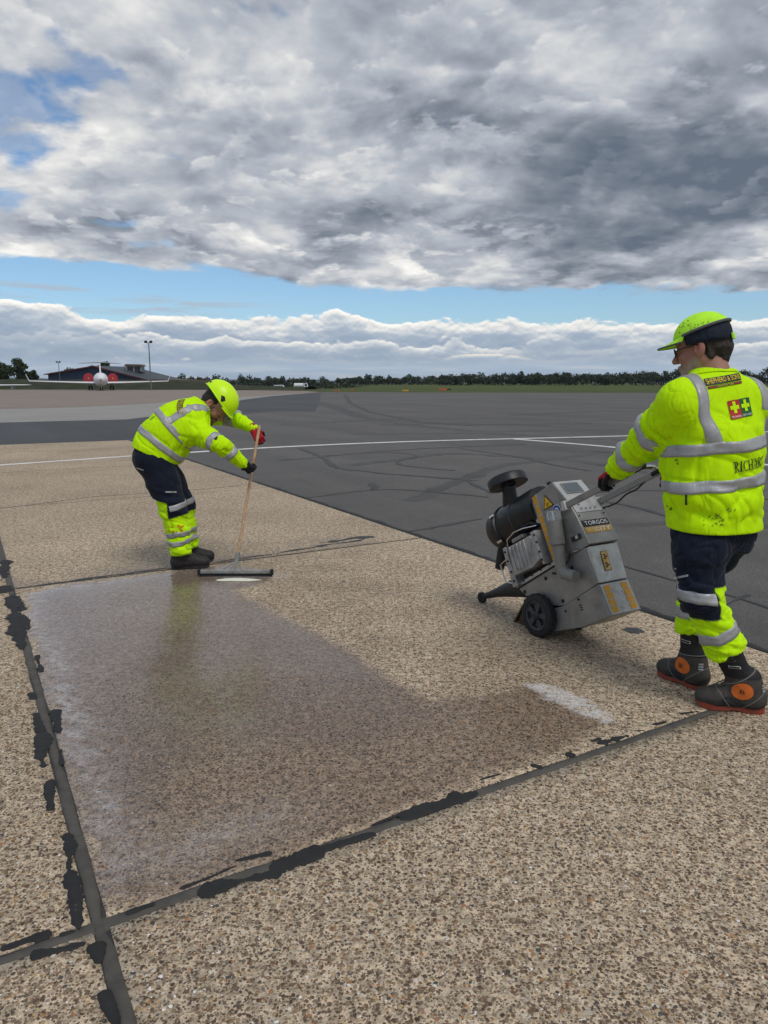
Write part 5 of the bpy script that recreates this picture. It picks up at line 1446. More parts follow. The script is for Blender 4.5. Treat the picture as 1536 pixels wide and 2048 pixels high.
    PP, ff = decal(Tall, v, [tuple(range(10))], o, unit(np.cross(UP, N3)), UP, N3, .0065); mesh_obj('sleeve_badge', PP, ff, M['redprint'], sh, False, org)

    hemR = aR + UP * .02; hemL = aL + UP * .02
    def trous(parts, h=.0085):
        S = Field(V(-2.15, 5.45, .08), V(-1.3, 6.2, 1.08), h)
        if 'p' in parts:
            c_ = V(hipc[0], hipc[1], 0)
            S.cone(pel - A * .03 - L3 * .06, hipc - L3 * .07, .145, .145, .05); S.cone(pel - A * .03 + L3 * .06, hipc + L3 * .07, .145, .145, .05)
        for key, hp, kn, an, hm in (('R', hR, kR, aR, hemR), ('L', hL, kL, aL, hemL)):
            if key not in parts:
                continue
            S.cone(hp, hp * .5 + kn * .5, .140, .122, .05); S.cone(hp * .5 + kn * .5, kn, .122, .105, .05); S.cone(kn, kn * .5 + hm * .5, .105, .096, .04); S.cone(kn * .5 + hm * .5, hm, .096, .088, .02); S.ell(hm - UP * .10, [.14, .14, .10], None, .004, sub=True)
        P, Q = S.mesh(); P = relax(P, Q, 2, .5); N = vnorm(P, Q); z = P[:, 2]
        P = folds(P, N, [(V(.3, 0, 1), 15, 5, .016, sstep(z, .8, .5), 2.2), (V(-.4, .2, .9), 22, 6, .016, sstep(z, .42, .2), 5.2), (V(.6, 0, .7), 10, 4, .008, sstep(z, .45, .7), 9.9)])
        return P, Q
    P, Q = trous('pRL')
    kn = np.where(((P - kR) @ L3 < .085)[:, None], kR, kL); s_ = P[:, 2] - kn[:, 2]; fr = (P - kn) @ unit(F3 - L3 * .35)
    hv = sstep(s_ + .15 * fr, .052, .044); pad = sstep(fr, -.012, -.004) * sstep(s_ - .28 * fr, -.088, -.080); hv = hv * (1 - pad)
    tr = mesh_obj('trousers', P, Q, M['cloth'], man, True, org, {'Col': ('FLOAT_COLOR', np.array(NAVY) * (1 - hv[:, None]) + np.array(HV) * hv[:, None])})
    for T_, kn, an in ((bvh(*trous('R', .012)), kR, aR), (bvh(*trous('L', .012)), kL, aL)):
        ax = unit(kn - an)
        for t_ in (.075, .145):
            PP, ff = hoop(T_, an + ax * (t_ + .03), ax, F3, .040, 50, .005, 4, R=.24, wob=.005, seed=t_ * 40); mesh_obj('reflective_strip', PP, ff, M['tape'], tr, True, org)
        PP, ff = hoop(T_, kn + UP * .005, unit(UP + F3 * -.28), unit(F3 - L3 * .35), .046, 30, .005, 4, a0=-1.45, a1=1.3, R=.24, wob=.002); mesh_obj('reflective_strip', PP, ff, M['tape'], tr, True, org)
    TRR = bvh(P, Q)
    for px_, py_, n_, wd in ((331, 984, 9, .012), (273, 936, 6, .010)):
        PP, ff = ribbon(TRR, [at(px_ + k * 2.8, py_ + (0 if px_ > 300 else k * .9), 5.6) for k in range(n_)], [unit(EYE - at(px_, py_, 5.6))] * n_, wd, [UP] * n_, .006, 2); mesh_obj('pocket_piping', PP, ff, M['tape'], tr, False, org)
    rr = random.Random(3)
    for _ in range(14):
        o = at(rr.gauss(353, 7), rr.gauss(1057, 5), 5.6); N = unit(EYE - o); U = unit(V(1, 0, rr.uniform(-.6, .6))); U = unit(U - N * (U @ N))
        v2 = [(.016 * math.cos(a) * rr.uniform(.4, 1), .007 * math.sin(a) * rr.uniform(.4, 1)) for a in np.linspace(0, 6.28, 7, endpoint=False)]
        PP, ff = decal(TRR, v2, [tuple(range(7))], o, U, np.cross(N, U), N, .0035); mesh_obj('marker_paint', PP, ff, M['marker'], tr, False, org)
    boot(man, org, gp(344, 1139), gp(419, 1134), aR + UP * .06, 1, 'plain'); boot(man, org, gp(357, 1126), gp(428, 1121), aL + UP * .06, 1, 'plain')
    st = STICK_T - STICK_B
    glove('glove', Rwr + unit(Rha - Rwr) * .012, Rha - Rwr, V(.35, .9, -.2), (52, 72, 55), man, org, -1, False)
    glove('glove', Lwr + V(.005, -.01, -.008), V(.50, -.30, -.80), V(-.10, .80, -.35), (40, 62, 50), man, org, 1, True)
    # hair and helmet
    p = P_; s = HS; R = np.array([fh, lh, uh])
    Hf = Field(head_o - .17, head_o + .17, .0045); Hf.ell(p(-.022, 0, .036), [s * .102, s * .0805, s * .098], R, .01); Hf.cone(p(-.07, 0, -.02), p(-.07, 0, -.05), s * .045, s * .03, .02, lh, 1.2)
    Hf.ell(p(.090, 0, -.03), [s * .095, s * .14, s * .10], R, .01, sub=True)
    for k in (-1, 1):
        Hf.ell(p(-.006, .09 * k, -.006), [s * .026, s * .03, s * .040], R, .006, sub=True)
    Ph, Qh = Hf.mesh(); mesh_obj('hair', Ph, Qh, M['hair_short'], man, True, org)
    cO = p(-.012, 0, .072)
    def low(ph): return s * (-.006 - .010 * math.cos(ph) - .022 * math.exp(-((abs(ph - math.pi)) / .7) ** 2) + .010 * math.sin(ph) ** 2)
    Pc, Fc = dome(cO, fh, lh, uh, s * .150, s * .118, s * .128, low, 72, 16, .008)
    hel = mesh_obj('helmet', Pc, Fc, M['hivis_hard'], man, True, org)
    rim_ = []
    for ph in np.linspace(0, 2 * math.pi, 73):
        rim_.append(cO + fh * s * .152 * math.cos(ph) + lh * s * .120 * math.sin(ph) + uh * (low(ph) + .002))
    mb = MB(); mb.path(rim_, .006, 8); mb.build('rim', M['hivis_hard'], hel, org, True)
    # short peak
    bv = []; nb_ = 21
    for j in range(4):
        for i in range(nb_):
            a = (i / (nb_ - 1) - .5) * 1.9; r = 1 + j / 3 * .17 * max(math.cos(a * .9), 0)
            bv.append(cO + fh * s * .150 * math.cos(a) * r + lh * s * .118 * math.sin(a) * (1 + .03 * j) + uh * (low(a) - .010 * j / 3))
    f_ = grid_faces(nb_, 4); n_ = len(bv); allv = bv + [q - uh * .005 for q in bv]
    mesh_obj('peak', allv, f_ + [tuple(n_ + i for i in q[::-1]) for q in f_] + [(3 * nb_ + i, 3 * nb_ + i + 1, n_ + 3 * nb_ + i + 1, n_ + 3 * nb_ + i) for i in range(nb_ - 1)], M['hivis_hard'], hel, True, org)
    Tc = bvh(Pc, np.array(Fc))
    for k in (-1, 1):
        o = cO - lh * k * s * .10 * -1 + fh * .055 * 1 + uh * .035; o = cO + lh * k * .1 + fh * .050 + uh * .030; N = lh * k
        v2 = [(-.026, .014), (.0, .026), (.026, .010), (.020, -.016), (.008, -.022)]
        PP, ff = decal(Tc, v2, [tuple(range(5))], o, fh, uh, N, .003); mesh_obj('vent', PP, ff, M['blackprint'], hel, False, org)
        o = cO - fh * .110 + lh * k * .050 + uh * .030; N = unit(-fh + lh * k * .6)
        v2, f2 = rect_grid(.030, .016, 3, 2); PP, ff = decal(Tc, v2, f2, o, unit(lh - N * (lh @ N)), uh, N, .004); mesh_obj('lamp_clip', PP, ff, M['blackprint'], hel, False, org)
    for k in (-1, 1):
        mb = MB(); mb.path([p(.035, .082 * k, .01), p(.02, .078 * k, -.045), p(.045, .055 * k, -.10)], .0045, 6); mb.path([p(-.05, .080 * k, .0), p(-.01, .082 * k, -.040), p(.02, .078 * k, -.050)], .004, 6)
        mb.build('chin_strap', M['blackprint'], hel, org, True)
    for k in (-1, 1):
        e = MB(); e.ball(p(.084, .033 * k, .003), s * .0128, 12); e.build('eye', M['eye'], man, org, True)
    return man

M['piping'] = mat('grey_piping', (0.14, 0.135, 0.125), 0.6, 0, 0.1, 20)
M['trim'] = mat('grey_trim', (0.10, 0.105, 0.11), 0.6, 0, 0.1, 20)
M['smudge'] = mat('oil_smudge', (0.13, 0.19, 0.012), 0.85, 0, 0.4, 60)
M['marker'] = mat('orange_marker', (0.62, 0.20, 0.01), 0.8, 0, 0.3, 60)

# ------------------------------------------------------------------ floor squeegee
STICK_B = V(*(gp(474, 1140) + V(0, 0, .075))); STICK_T = at(518, 858, 5.94)
def squeegee():
    org = V(STICK_B[0], STICK_B[1], 0); root = empty('floor_squeegee', org)
    tag(root, 'wide floor squeegee with worn wooden handle pushing white foam', 'squeegee')
    mb = MB(); mb.tube(STICK_B, STICK_T + unit(STICK_T - STICK_B) * .03, .0118, .0112, 14); mb.build('handle', M['wood'], root, org, True)
    bl, br = gp(400, 1153), gp(543, 1153); d = unit(br - bl); n = V(-d[1], d[0], 0); c = (bl + br) / 2; Lh = np.linalg.norm(br - bl) / 2
    mb = MB(); mb.box(c + UP * .040, d * Lh, n * .012, UP * .013); mb.build('blade_holder', M['alu'], root, org, bev=.003)
    mb = MB(); mb.box(c + UP * .016, d * (Lh + .004), n * .006, UP * .0145); mb.build('rubber_blade', M['rubber'], root, org, bev=.002)
    for k in (-1, 1):
        mb = MB(); mb.box(c + d * k * (Lh + .004) + UP * .036, d * .012, n * .016, UP * .022); mb.build('end_cap', M['rubber'], root, org, bev=.003)
    mb = MB()
    for k in (-1, -.35, .35, 1):
        mb.path([STICK_B - unit(STICK_T - STICK_B) * .0 + UP * .002, c + d * (.0 + k * .085 + (STICK_B - c) @ d) + UP * .050], .0055, 6)
    mb.tube(STICK_B - unit(STICK_T - STICK_B) * .012, STICK_B + unit(STICK_T - STICK_B) * .075, .0175, .0165, 14)
    mb.build('socket', M['alu'], root, org, True)
    return root
def foam():
    c = (gp(440, 1159) + gp(512, 1159)) / 2; v = []; rr = np.random.default_rng(2); n = 40; m = 6; hw = .17; 
    for j in range(m + 1):
        for i in range(n):
            a = 2 * math.pi * i / n; k = j / m; e = 1 + .10 * math.sin(5 * a + 1) + .06 * math.sin(11 * a)
            v.append(c + V(hw * e * (1 - k) * math.cos(a), .032 * e * (1 - k) * math.sin(a) - .030, .003 + .016 * (1 - (1 - k) ** 2.2) + .003 * math.sin(9 * a + 7 * k) * k * (1 - k)))
    m_ = mat('soap_foam', (0.72, 0.70, 0.58), 0.6, 0, 0.06, 40, 0.4, 120)
    o = mesh_obj('foam', v, grid_faces(n, m + 1, True), m_, None, True); o['kind'] = 'stuff'
    tag(o, 'ridge of creamy foam in front of the squeegee blade', 'foam')
squeegee(); foam()
MAN_R = man_right()
MAN_L = man_left()

# ================================================================== the walk-behind planing machine
def machine():
    WC = gp(1085, 1270) + V(0, 0, .13); FW = V(-.5, .866, 0); NW = V(.866, .5, 0)
    org = V(WC[0], WC[1], 0); root = empty('milling_machine', org)
    tag(root, 'tilted stainless walk-behind planing machine with black air filter and two push handles', 'machine')
    ca, sa = .866, .5
    E_F = FW * ca - UP * sa; E_U = FW * sa + UP * ca
    X = lambda f, w, u: WC + E_F * f + NW * w + E_U * u
    def prism(name, poly, w0, w1, m, parent=root, bev=.004):
        mb = MB(); mb.prism([X(f, w0, u) for f, u in poly], NW * (w1 - w0)); return mb.build(name, m, parent, org, bev=bev)
    def plate(name, o, U, Vv, N, w, h, m, parent, off=.0015, th=.0015, bev=0):
        mb = MB(); mb.box(o + N * (off + th / 2), U * w / 2, Vv * h / 2, N * th / 2); return mb.build(name, m, parent, org, bev=bev)
    def words(name, txt, o, U, Vv, N, w, h, m, parent, off=.0045):
        v, f = fit_text(txt, w, h); return mesh_obj(name, [o + U * x + Vv * y + N * off for x, y in v], f, m, parent, False, org)
    def bolts(parent, pts, N, r=.006, m=None):
        for q in pts:
            mb = MB(); mb.lathe(q, N, [(0, r * 1.5), (.002, r * 1.5), (.0022, r), (.006, r * .95), (.0075, r * .6), (.0076, 0)], 8); mb.build('bolt', m or M['dark_iron'], parent, org, True)
    # chassis and rear tank
    ch = prism('chassis', [(.15, .205), (-.26, .236), (-.50, .255), (-.505, .045), (-.2, .0), (.04, .07)], 0, .23, M['steel'])
    prism('side_seam', [(.145, .2065), (-.26, .238), (-.26, .232), (.145, .2005)], -.003, .001, M['dark_iron'], ch, 0)
    prism('side_flange', [(.16, .23), (-.25, .262), (-.25, .242), (.16, .210)], -.006, .0, M['steel_pale'], ch, .002)
    bolts(ch, [X(f, -.001, u) for f, u in ((.10, .17), (-.36, .185), (-.20, .03), (-.12, .19))], -NW, .008)
    bolts(ch, [X(f, -.006, .226 - (f - .15) * .08) for f in (.13, .07, -.02, -.11, -.20)], -NW, .004)
    tank = prism('rear_tank', [(-.507, .042), (-.520, -.142), (-.30, -.150), (-.05, -.118), (-.02, .02), (-.2, .0)], -.004, .236, M['steel'], root, .005)
    mb = MB(); 
    for k in range(3):
        mb.box(X(-.33, -.005, -.03 - k * .013), E_F * .010, NW * .002, E_U * .003)
    mb.build('drain_slots', M['dark_iron'], tank, org)
    bolts(tank, [X(-.33, -.005, .005), X(-.20, -.005, -.03)], -NW, .005)
    # rear cover with handling sticker
    dn = unit(X(-.505, 0, .045) - X(-.520, 0, .255)); RU = -dn; RN = unit(np.cross(NW, RU)); RN = RN if RN @ (-E_F) > 0 else -RN
    cover = prism('rear_cover', [(-.500, .046), (-.512, .046), (-.530, .252), (-.500, .252)], .006, .224, M['steel_pale'], root, .003)
    pc = X(-.522, .098, .160)
    st = plate('handling_sticker', pc, NW, RU, RN, .045, .105, M['gold'], cover, .003)
    plate('sticker_border', pc, NW, RU, RN, .051, .111, M['blackprint'], cover, .002)
    for dv in (-.024, .024):
        for k in range(3):
            plate('sticker_figure', pc + RU * (dv + (k - 1) * .010) + NW * ((k % 2) * .010 - .006), NW, RU, RN, .016 if k != 1 else .024, .007, M['blackprint'], cover, .005)
    # worn chequer reflectors on the tank's rear face
    tu = unit(X(-.507, 0, .042) - X(-.520, 0, -.142)); tn = unit(np.cross(NW, tu)); tn = tn if tn @ (-E_F) > 0 else -tn
    tc = X(-.5135, .116, -.050)
    rp = plate('rear_plate', tc, NW, tu, tn, .212, .170, M['steel_pale'], tank, .0005)
    rr = random.Random(2)
    for k in range(4):
        for sx in (-1, 1):
            plate('reflector', tc + NW * sx * .070 + tu * (.060 - k * .040) + NW * rr.uniform(-.004, .004), unit(NW + tu * rr.uniform(-.06, .06)), tu, tn, .048, .035, M['amber'], tank, .003, .001)
    for k in range(9):
        plate('worn_film', tc + NW * rr.uniform(-.035, .03) + tu * rr.uniform(-.07, .06), unit(NW + tu * rr.uniform(-.6, .6)), unit(tu - NW * rr.uniform(-.5, .5)), tn, rr.uniform(.012, .05), rr.uniform(.006, .03), M['film'], tank, .0025 + k * .0001, .0005)
    # console
    con = prism('console', [(-.548, .262), (-.518, .450), (-.492, .534), (-.425, .682), (-.262, .672), (-.262, .245), (-.40, .245)], .0, .23, M['steel'], root, .005)
    def face(f0, u0, f1, u1):
        a, b = X(f0, 0, u0), X(f1, 0, u1); v = unit(b - a); n = unit(np.cross(NW, v)); n = n if n @ (-E_F + E_U) > 0 else -n
        return (a + b) / 2 + NW * .115, v, n, np.linalg.norm(b - a)
    c, v, n, L = face(-.492, .534, -.425, .682)
    top = plate('screen_housing', c, NW, v, n, .222, L * .97, M['steel_pale'], con, .0, .004, .002)
    plate('screen_frame', c + NW * -.008 + v * .018, NW, v, n, .135, .085, M['grey_plastic'], con, .004, .006, .003)
    plate('screen', c + NW * -.008 + v * .018, NW, v, n, .118, .070, M['screen'], con, .0102, .001)
    c, v, n, L = face(-.518, .450, -.492, .534)
    pan = plate('control_panel', c + v * .008, NW, v, n, .200, .095, M['steel_pale'], con, .001, .003, .002)
    for k in range(4):
        mb = MB(); q = c + NW * (-.055 + k * .034) + v * -.016 + n * .004; mb.lathe(q, n, [(0, .008), (.004, .008), (.007, .005), (.012, .0045), (.0125, 0)], 12); mb.build('switch', M['chrome'], con, org, True)
    mb = MB(); mb.lathe(c + NW * -.055 + v * .020 + n * .004, n, [(0, .012), (.005, .012), (.008, .009), (.012, .0085), (.0125, 0)], 14); mb.build('key_switch', M['chrome'], con, org, True)
    c, v, n, L = face(-.548, .262, -.518, .450)
    bolts(con, [c + NW * sx * .095 + v * .080 + n * .001 for sx in (-1, 1)], n, .003)
    plate('name_strip', c + v * .028, NW, v, n, .200, .040, M['blackprint'], con, .0015, .001)
    words('name_lettering', 'TORGOS', c + v * .028, NW, v, n, .175, .024, M['whiteprint'], con)
    plate('name_strip', c + v * -.014, NW, v, n, .200, .034, M['gold'], con, .0015, .001)
    words('name_lettering', 'CITY', c + v * -.014 + NW * .028, NW, v, n, .115, .022, M['whiteprint'], con)
    # amber strip down the front edge of the console's side
    for k in range(7):
        t = .640 - k * .060
        mb = MB(); mb.box(X(-.248, -.004, t), E_F * .0165, NW * .0012, E_U * .026); mb.build('reflector', M['amber'], con, org, bev=.001)
    prism('strip_backing', [(-.268, .672), (-.228, .662), (-.228, .225), (-.268, .245)], -.0025, .001, M['steel_pale'], con, 0)
    tc = X(-.338, -.0012, .585)
    tri = lambda s_: [tc + E_U * (-.5 * s_ * .6) + E_F * 0 + q for q in (E_F * -.52 * s_ - E_U * 0, E_F * .52 * s_ - E_U * 0, E_U * .92 * s_)]
    for s_, mm, o_ in ((.088, M['blackprint'], .0), (.070, M['yellow_sign'], .0012)):
        mb = MB(); mb.prism([q - NW * (o_ + .0005) for q in tri(s_)], -NW * .0012); mb.build('warning_triangle', mm, con, org)
    for k in range(3):
        mb = MB(); mb.box(tc + E_F * (k - 1) * .009 + E_U * (-.006) - NW * .003, unit(E_F + E_U * 1.5) * .002, NW * .0006, unit(E_U - E_F * .3) * .011); mb.build('warning_mark', M['blackprint'], con, org)
    bc = X(-.392, -.001, .520)
    for r_, mm, o_ in ((.034, M['whiteprint'], .0004), (.031, M['blueprint'], .0014), (.017, M['whiteprint'], .0024), (.010, M['blueprint'], .0032)):
        mb = MB(); mb.lathe(bc - NW * o_, -NW, [(0, r_), (.0008, r_), (.0009, 0)], 24); mb.build('ear_protection_sign', mm, con, org)
    # rounded cowl in front of the console, red stop button, filler knob
    pts = [(-.262 + .085 * math.sin(a), .58 + .095 * math.cos(a)) for a in np.linspace(0, math.pi / 2, 8)] + [(-.18, .50), (-.262, .50)]
    prism('cowl', pts, .012, .218, M['steel_pale'], con, .006)
    mb = MB(); mb.lathe(X(-.33, .14, .677), E_U, [(0, .018), (.018, .018), (.019, .027), (.030, .026), (.035, .018), (.0355, 0)], 20); mb.build('stop_button', M['red_plastic'], con, org, True)
    mb = MB(); mb.lathe(X(-.36, .04, .678), E_U, [(0, .012), (.022, .012), (.024, .016), (.030, .014), (.031, 0)], 14); mb.build('filler_knob', M['black_plastic'], con, org, True)
    # latch on console side
    mb = MB(); mb.box(X(-.47, -.006, .325), E_F * .035, NW * .006, E_U * .014); mb.build('latch', M['dark_iron'], con, org, bev=.002)
    mb = MB(); mb.box(X(-.485, -.014, .325), E_F * .010, NW * .004, E_U * .010); mb.build('latch_handle', M['chrome'], con, org, bev=.001)
    # engine block and silencer
    eng = prism('engine', [(.10, .21), (.12, .40), (.02, .50), (-.255, .50), (-.255, .245)], .03, .215, M['dark_iron'], root, .006)
    sil = prism('silencer', [(.085, .275), (.065, .455), (-.165, .455), (-.190, .300), (-.10, .272)], -.055, .028, M['alu'], root, .006)
    for k in range(5):
        f = .045 - k * .036
        mb = MB(); mb.box(X(f, -.057, .372), E_F * .006, NW * .006, E_U * .078); mb.build('cooling_rib', M['alu'], sil, org, bev=.004)
    prism('silencer_flange', [(-.165, .470), (-.205, .470), (-.205, .262), (-.190, .262)], -.048, .03, M['steel_pale'], sil, .002)
    prism('front_bracket', [(.150, .215), (.135, .470), (.105, .472), (.098, .215)], -.040, .20, M['alu'], root, .004)
    bolts(sil, [X(-.197, -.05, u) for u in (.29, .34, .40, .445)], -NW, .005)
    bolts(sil, [X(.118, -.042, u) for u in (.25, .31, .38, .44)], -NW, .005)
    mb = MB(); mb.path([X(.10, -.02, .47), X(.07, -.035, .505), X(-.02, -.04, .525), X(-.10, -.03, .52), X(-.20, -.01, .50)], .0045, 8); mb.build('guard_rail', M['chrome'], sil, org, True)
    mb = MB(); mb.path([X(.155, -.02, .40), X(.215, -.03, .385), X(.215, -.03, .27), X(.16, -.02, .245)], .0045, 8); mb.build('guard_rail', M['chrome'], sil, org, True)
    mb = MB(); mb.box(X(-.02, -.012, .482), E_F * .055, NW * .02, E_U * .012); mb.build('pipe_bracket', M['alu'], sil, org, bev=.003)
    # air filter
    ac = X(-.20, .115, .618); fil = MB()
    prof = [(0, .02), (.002, .128), (.03, .134), (.20, .136), (.205, .142), (.225, .142), (.23, .136), (.36, .136), (.365, .146), (.392, .146), (.398, .137), (.47, .131), (.505, .105), (.515, .04), (.516, 0)]
    fil.lathe(ac, E_F, prof, 40); af = fil.build('air_filter', M['black_plastic'], root, org, True)
    for a in (-2.3, -1.2, -.3, 1.0, 2.2):
        u_ = math.cos(a) * E_U + math.sin(a) * -NW
        mb = MB(); mb.box(ac + E_F * .378 + u_ * .150, E_F * .024, np.cross(E_F, u_) * .008, u_ * .006); mb.build('filter_clip', M['chrome'], af, org, bev=.002)
    nk = MB(); nk.path([X(.10, .10, .66), X(.075, .085, .735), X(.035, .07, .80), X(.015, .066, .845)], [.062, .053, .045, .044], 18); nk.lathe(X(.018, .067, .835), E_U, [(0, .044), (0, .050), (.014, .050), (.014, .044)], 24)
    nk.build('intake_neck', M['black_plastic'], af, org, True)
    cp = MB(); cp.lathe(X(.015, .066, .850), unit(E_U), [(0, .046), (.002, .10), (-.006, .122), (-.004, .128), (.040, .128), (.052, .120), (.058, .08), (.060, .02), (.0601, 0)], 44); cp.build('intake_cap', M['black_plastic'], af, org, True)
    dv = MB(); dv.path([X(.30, .12, .52), X(.36, .11, .455), X(.40, .10, .40)], [.045, .036, .030], 16); dv.build('dust_valve', M['rubber'], af, org, True)
    # water separator with glass bowl
    sp = MB(); t_, m_, b_ = X(-.392, -.048, .462), X(-.358, -.048, .340), X(-.318, -.048, .172)
    ax = unit(b_ - t_); sp.lathe(t_, ax, [(0, .02), (.001, .044), (.135, .044), (.138, .040), (.142, .034), (.30, .031), (.325, .030), (.335, .0)], 28)
    sp.path([b_ + ax * -.02, b_ + V(.030, -.052, 0) * .6, b_ + V(.055, -.095, .004)], [.031, .033, .033], 18)
    sep_ = sp.build('water_separator', M['grey_plastic'], root, org, True)
    gb = MB(); gb.lathe(t_ - ax * .001, -ax, [(0, .043), (.050, .043), (.056, .036), (.057, 0)], 28); gb.build('glass_bowl', M['glass'], sep_, org, True)
    for k in range(8):
        a = k * math.pi / 4; e1 = unit(np.cross(ax, NW)); e2 = np.cross(ax, e1); q = t_ + (math.cos(a) * e1 + math.sin(a) * e2) * .040
        mb = MB(); mb.tube(q, q - ax * .05, .004, None, 6); mb.build('bowl_rod', M['chrome'], sep_, org, True)
    mb = MB(); mb.path([X(-.40, -.012, .262), X(-.46, -.012, .258)], .006, 8); mb.build('pipe_stub', M['chrome'], sep_, org, True)
    # handles
    han = MB()
    for w in (-.008, .238):
        a, b = X(-.470, w, .515), X(-.960, w, .500); d = unit(b - a); u_ = unit(np.cross(d, NW))
        mb = MB(); mb.box((a + b) / 2, d * np.linalg.norm(b - a) / 2, NW * .011, u_ * .018)
        h = mb.build('handle_arm', M['steel'], root, org, bev=.003)
        mb = MB(); mb.box(X(-.478, w, .515), d * .016, NW * .022, u_ * .028); mb.build('clamp', M['steel_pale'], h, org, bev=.004)
        mb = MB(); mb.tube(X(-.470, w - .028, .500), X(-.470, w + .028, .500), .009, None, 10); mb.build('clamp_bolt', M['chrome'], h, org, True)
        if w > 0:
            for k in range(3):
                mb = MB(); mb.ball(X(-.50 - k * .003, w + .02, .535 - .035 * k), .009, 8); mb.build('clamp_nut', M['chrome'], h, org, True)
        mb = MB(); mb.tube(b - d * .05, b + d * .115, .017, .0165, 14); mb.build('grip', M['rubber'], h, org, True)
    a, b = X(-.945, .238, .510), X(-.945, -.008, .510)
    mb = MB(); mb.path([a, a * .92 + b * .08 + E_U * .02, a * .8 + b * .2 + E_U * .024, a * .2 + b * .8 + E_U * .024, a * .08 + b * .92 + E_U * .02, b], .0125, 12); mb.build('cross_bar', M['chrome'], root, org, True)
    mb = MB(); mb.box(X(-.80, .02, .505), E_F * .006, NW * .012, E_U * .028); mb.build('dead_man_lever', M['teal'], root, org, bev=.003)
    # front guide arm with its small wheel
    ga = MB(); e = X(.655, .10, .277); ga.path([X(.13, .105, .205), X(.24, .105, .228), X(.36, .104, .245), X(.50, .102, .262), e], [.078, .070, .052, .031, .018], 16); arm = ga.build('guide_arm', M['dark_iron'], root, org, True)
    mb = MB(); mb.lathe(V(e[0], e[1], .0385) - NW * .022 + E_F * .01, NW, [(0, .012), (0, .031), (.003, .038), (.024, .038), (.027, .031), (.027, .012)], 24); mb.build('guide_wheel', M['rubber'], arm, org, True)
    mb = MB(); mb.tube(V(e[0], e[1], .0385) - NW * .028 + E_F * .01, V(e[0], e[1], .0385) + NW * .01 + E_F * .01, .010, None, 12); mb.build('guide_hub', M['dark_iron'], arm, org, True)
    # rubber skirt over the cutter
    mb = MB(); a = WC * V(1, 1, 0) + FW * .16; b = a + FW * .10
    mb.prism([a + NW * .02 + UP * .20, a + NW * .02 + UP * .20 + NW * .17, b + NW * .205 + UP * .004, b + NW * .0 + UP * .004], FW * .012); mb.build('skirt', M['skirt'], root, org, bev=.002)
    mb = MB(); mb.prism([WC * V(1, 1, 0) + FW * q[0] + NW * .012 + UP * q[1] for q in ((-.02, .05), (.16, .20), (.24, .006), (.02, .006))], NW * .010); mb.build('skirt', M['skirt'], root, org, bev=.002)
    mb = MB(); mb.lathe(WC + FW * .10 + NW * .04 + UP * -.045, NW, [(0, 0), (0, .070), (.14, .070), (.14, 0)], 24); mb.build('cutter_drum', M['dark_iron'], root, org, True)
    # wheels
    for w0, sg in ((-.010, -1), (.240, 1)):
        o = WC + NW * w0; n = NW * sg
        ty = MB(); ty.lathe(o, n, [(0, .086), (.0, .112), (.006, .124), (.016, .130), (.040, .130), (.050, .124), (.056, .112), (.056, .090), (.050, .086)], 48)
        tyre = ty.build('wheel', M['rubber'], root, org, True)
        for k in range(36):
            a = 2 * math.pi * k / 36; e1 = E_F; e2 = np.cross(n, e1); q = math.cos(a) * e1 + math.sin(a) * e2; tg = np.cross(n, q)
            mb = MB(); mb.box(o + n * (.018 if k % 2 else .038) + q * .1295, n * .010, tg * .007, q * .0022); mb.build('tread_block', M['rubber'], tyre, org)
        rm = MB(); rm.lathe(o, n, [(.012, .02), (.012, .090), (.050, .090), (.054, .084), (.050, .076), (.030, .074), (.028, .02)], 40); rm.build('rim', M['rim'], tyre, org, True)
        for k in range(5):
            a = 2 * math.pi * k / 5 + .3; e1 = E_F; e2 = np.cross(n, e1); q = math.cos(a) * e1 + math.sin(a) * e2; tg = np.cross(n, q)
            mb = MB(); mb.prism([o + n * .036 + q * .022 + tg * .010, o + n * .036 + q * .078 + tg * .022, o + n * .036 + q * .078 - tg * .022, o + n * .036 + q * .022 - tg * .010], n * .012); mb.build('spoke', M['rim'], tyre, org, bev=.003)
        hb = MB(); hb.lathe(o, n, [(.02, .030), (.052, .026), (.058, .020), (.060, .012), (.064, .011), (.0645, 0)], 24); hb.build('hub', M['dark_iron'], tyre, org, True)
    # hoses and cables
    for pts, rr_, mm in (([X(-.24, .03, .50), X(-.15, -.01, .535), X(-.05, .0, .56), X(.03, .03, .53)], .008, M['rubber']), ([X(-.262, .20, .60), X(-.20, .215, .66), X(-.10, .19, .70), X(.0, .17, .72)], .009, M['rubber']),
                        ([X(-.40, -.012, .27), X(-.37, -.030, .22), X(-.28, -.022, .195), X(-.20, -.010, .20)], .006, M['rubber']), ([X(-.47, .225, .50), X(-.55, .232, .46), X(-.70, .236, .475), X(-.86, .236, .49)], .005, M['blackprint']),
                        ([X(.10, .02, .30), X(.17, .0, .33), X(.19, .03, .40), X(.13, .05, .46)], .008, M['rubber'])):
        mb = MB(); P_ = np.array(pts); t = np.linspace(0, len(pts) - 1, 22); mb.path([np.array([np.interp(q, range(len(pts)), P_[:, i]) for i in range(3)]) + UP * -.012 * math.sin(q * math.pi) ** 2 for q in t], rr_, 8); mb.build('hose', mm, root, org, True)
    return root
M['teal'] = mat('teal_plastic', (0.02, 0.12, 0.12), 0.5, 0, 0.1, 20)
M['film'] = mat('worn_white_film', (0.50, 0.51, 0.49), 0.5, 0, 0.25, 60, 0.1, 200, (0.16, 0.17, 0.14), 40, 0.7)
M['skirt'] = mat('muddy_rubber', (0.055, 0.032, 0.016), 0.85, 0, 0.3, 14, 0.2, 90, (0.11, 0.06, 0.028), 10, 0.6)
machine()

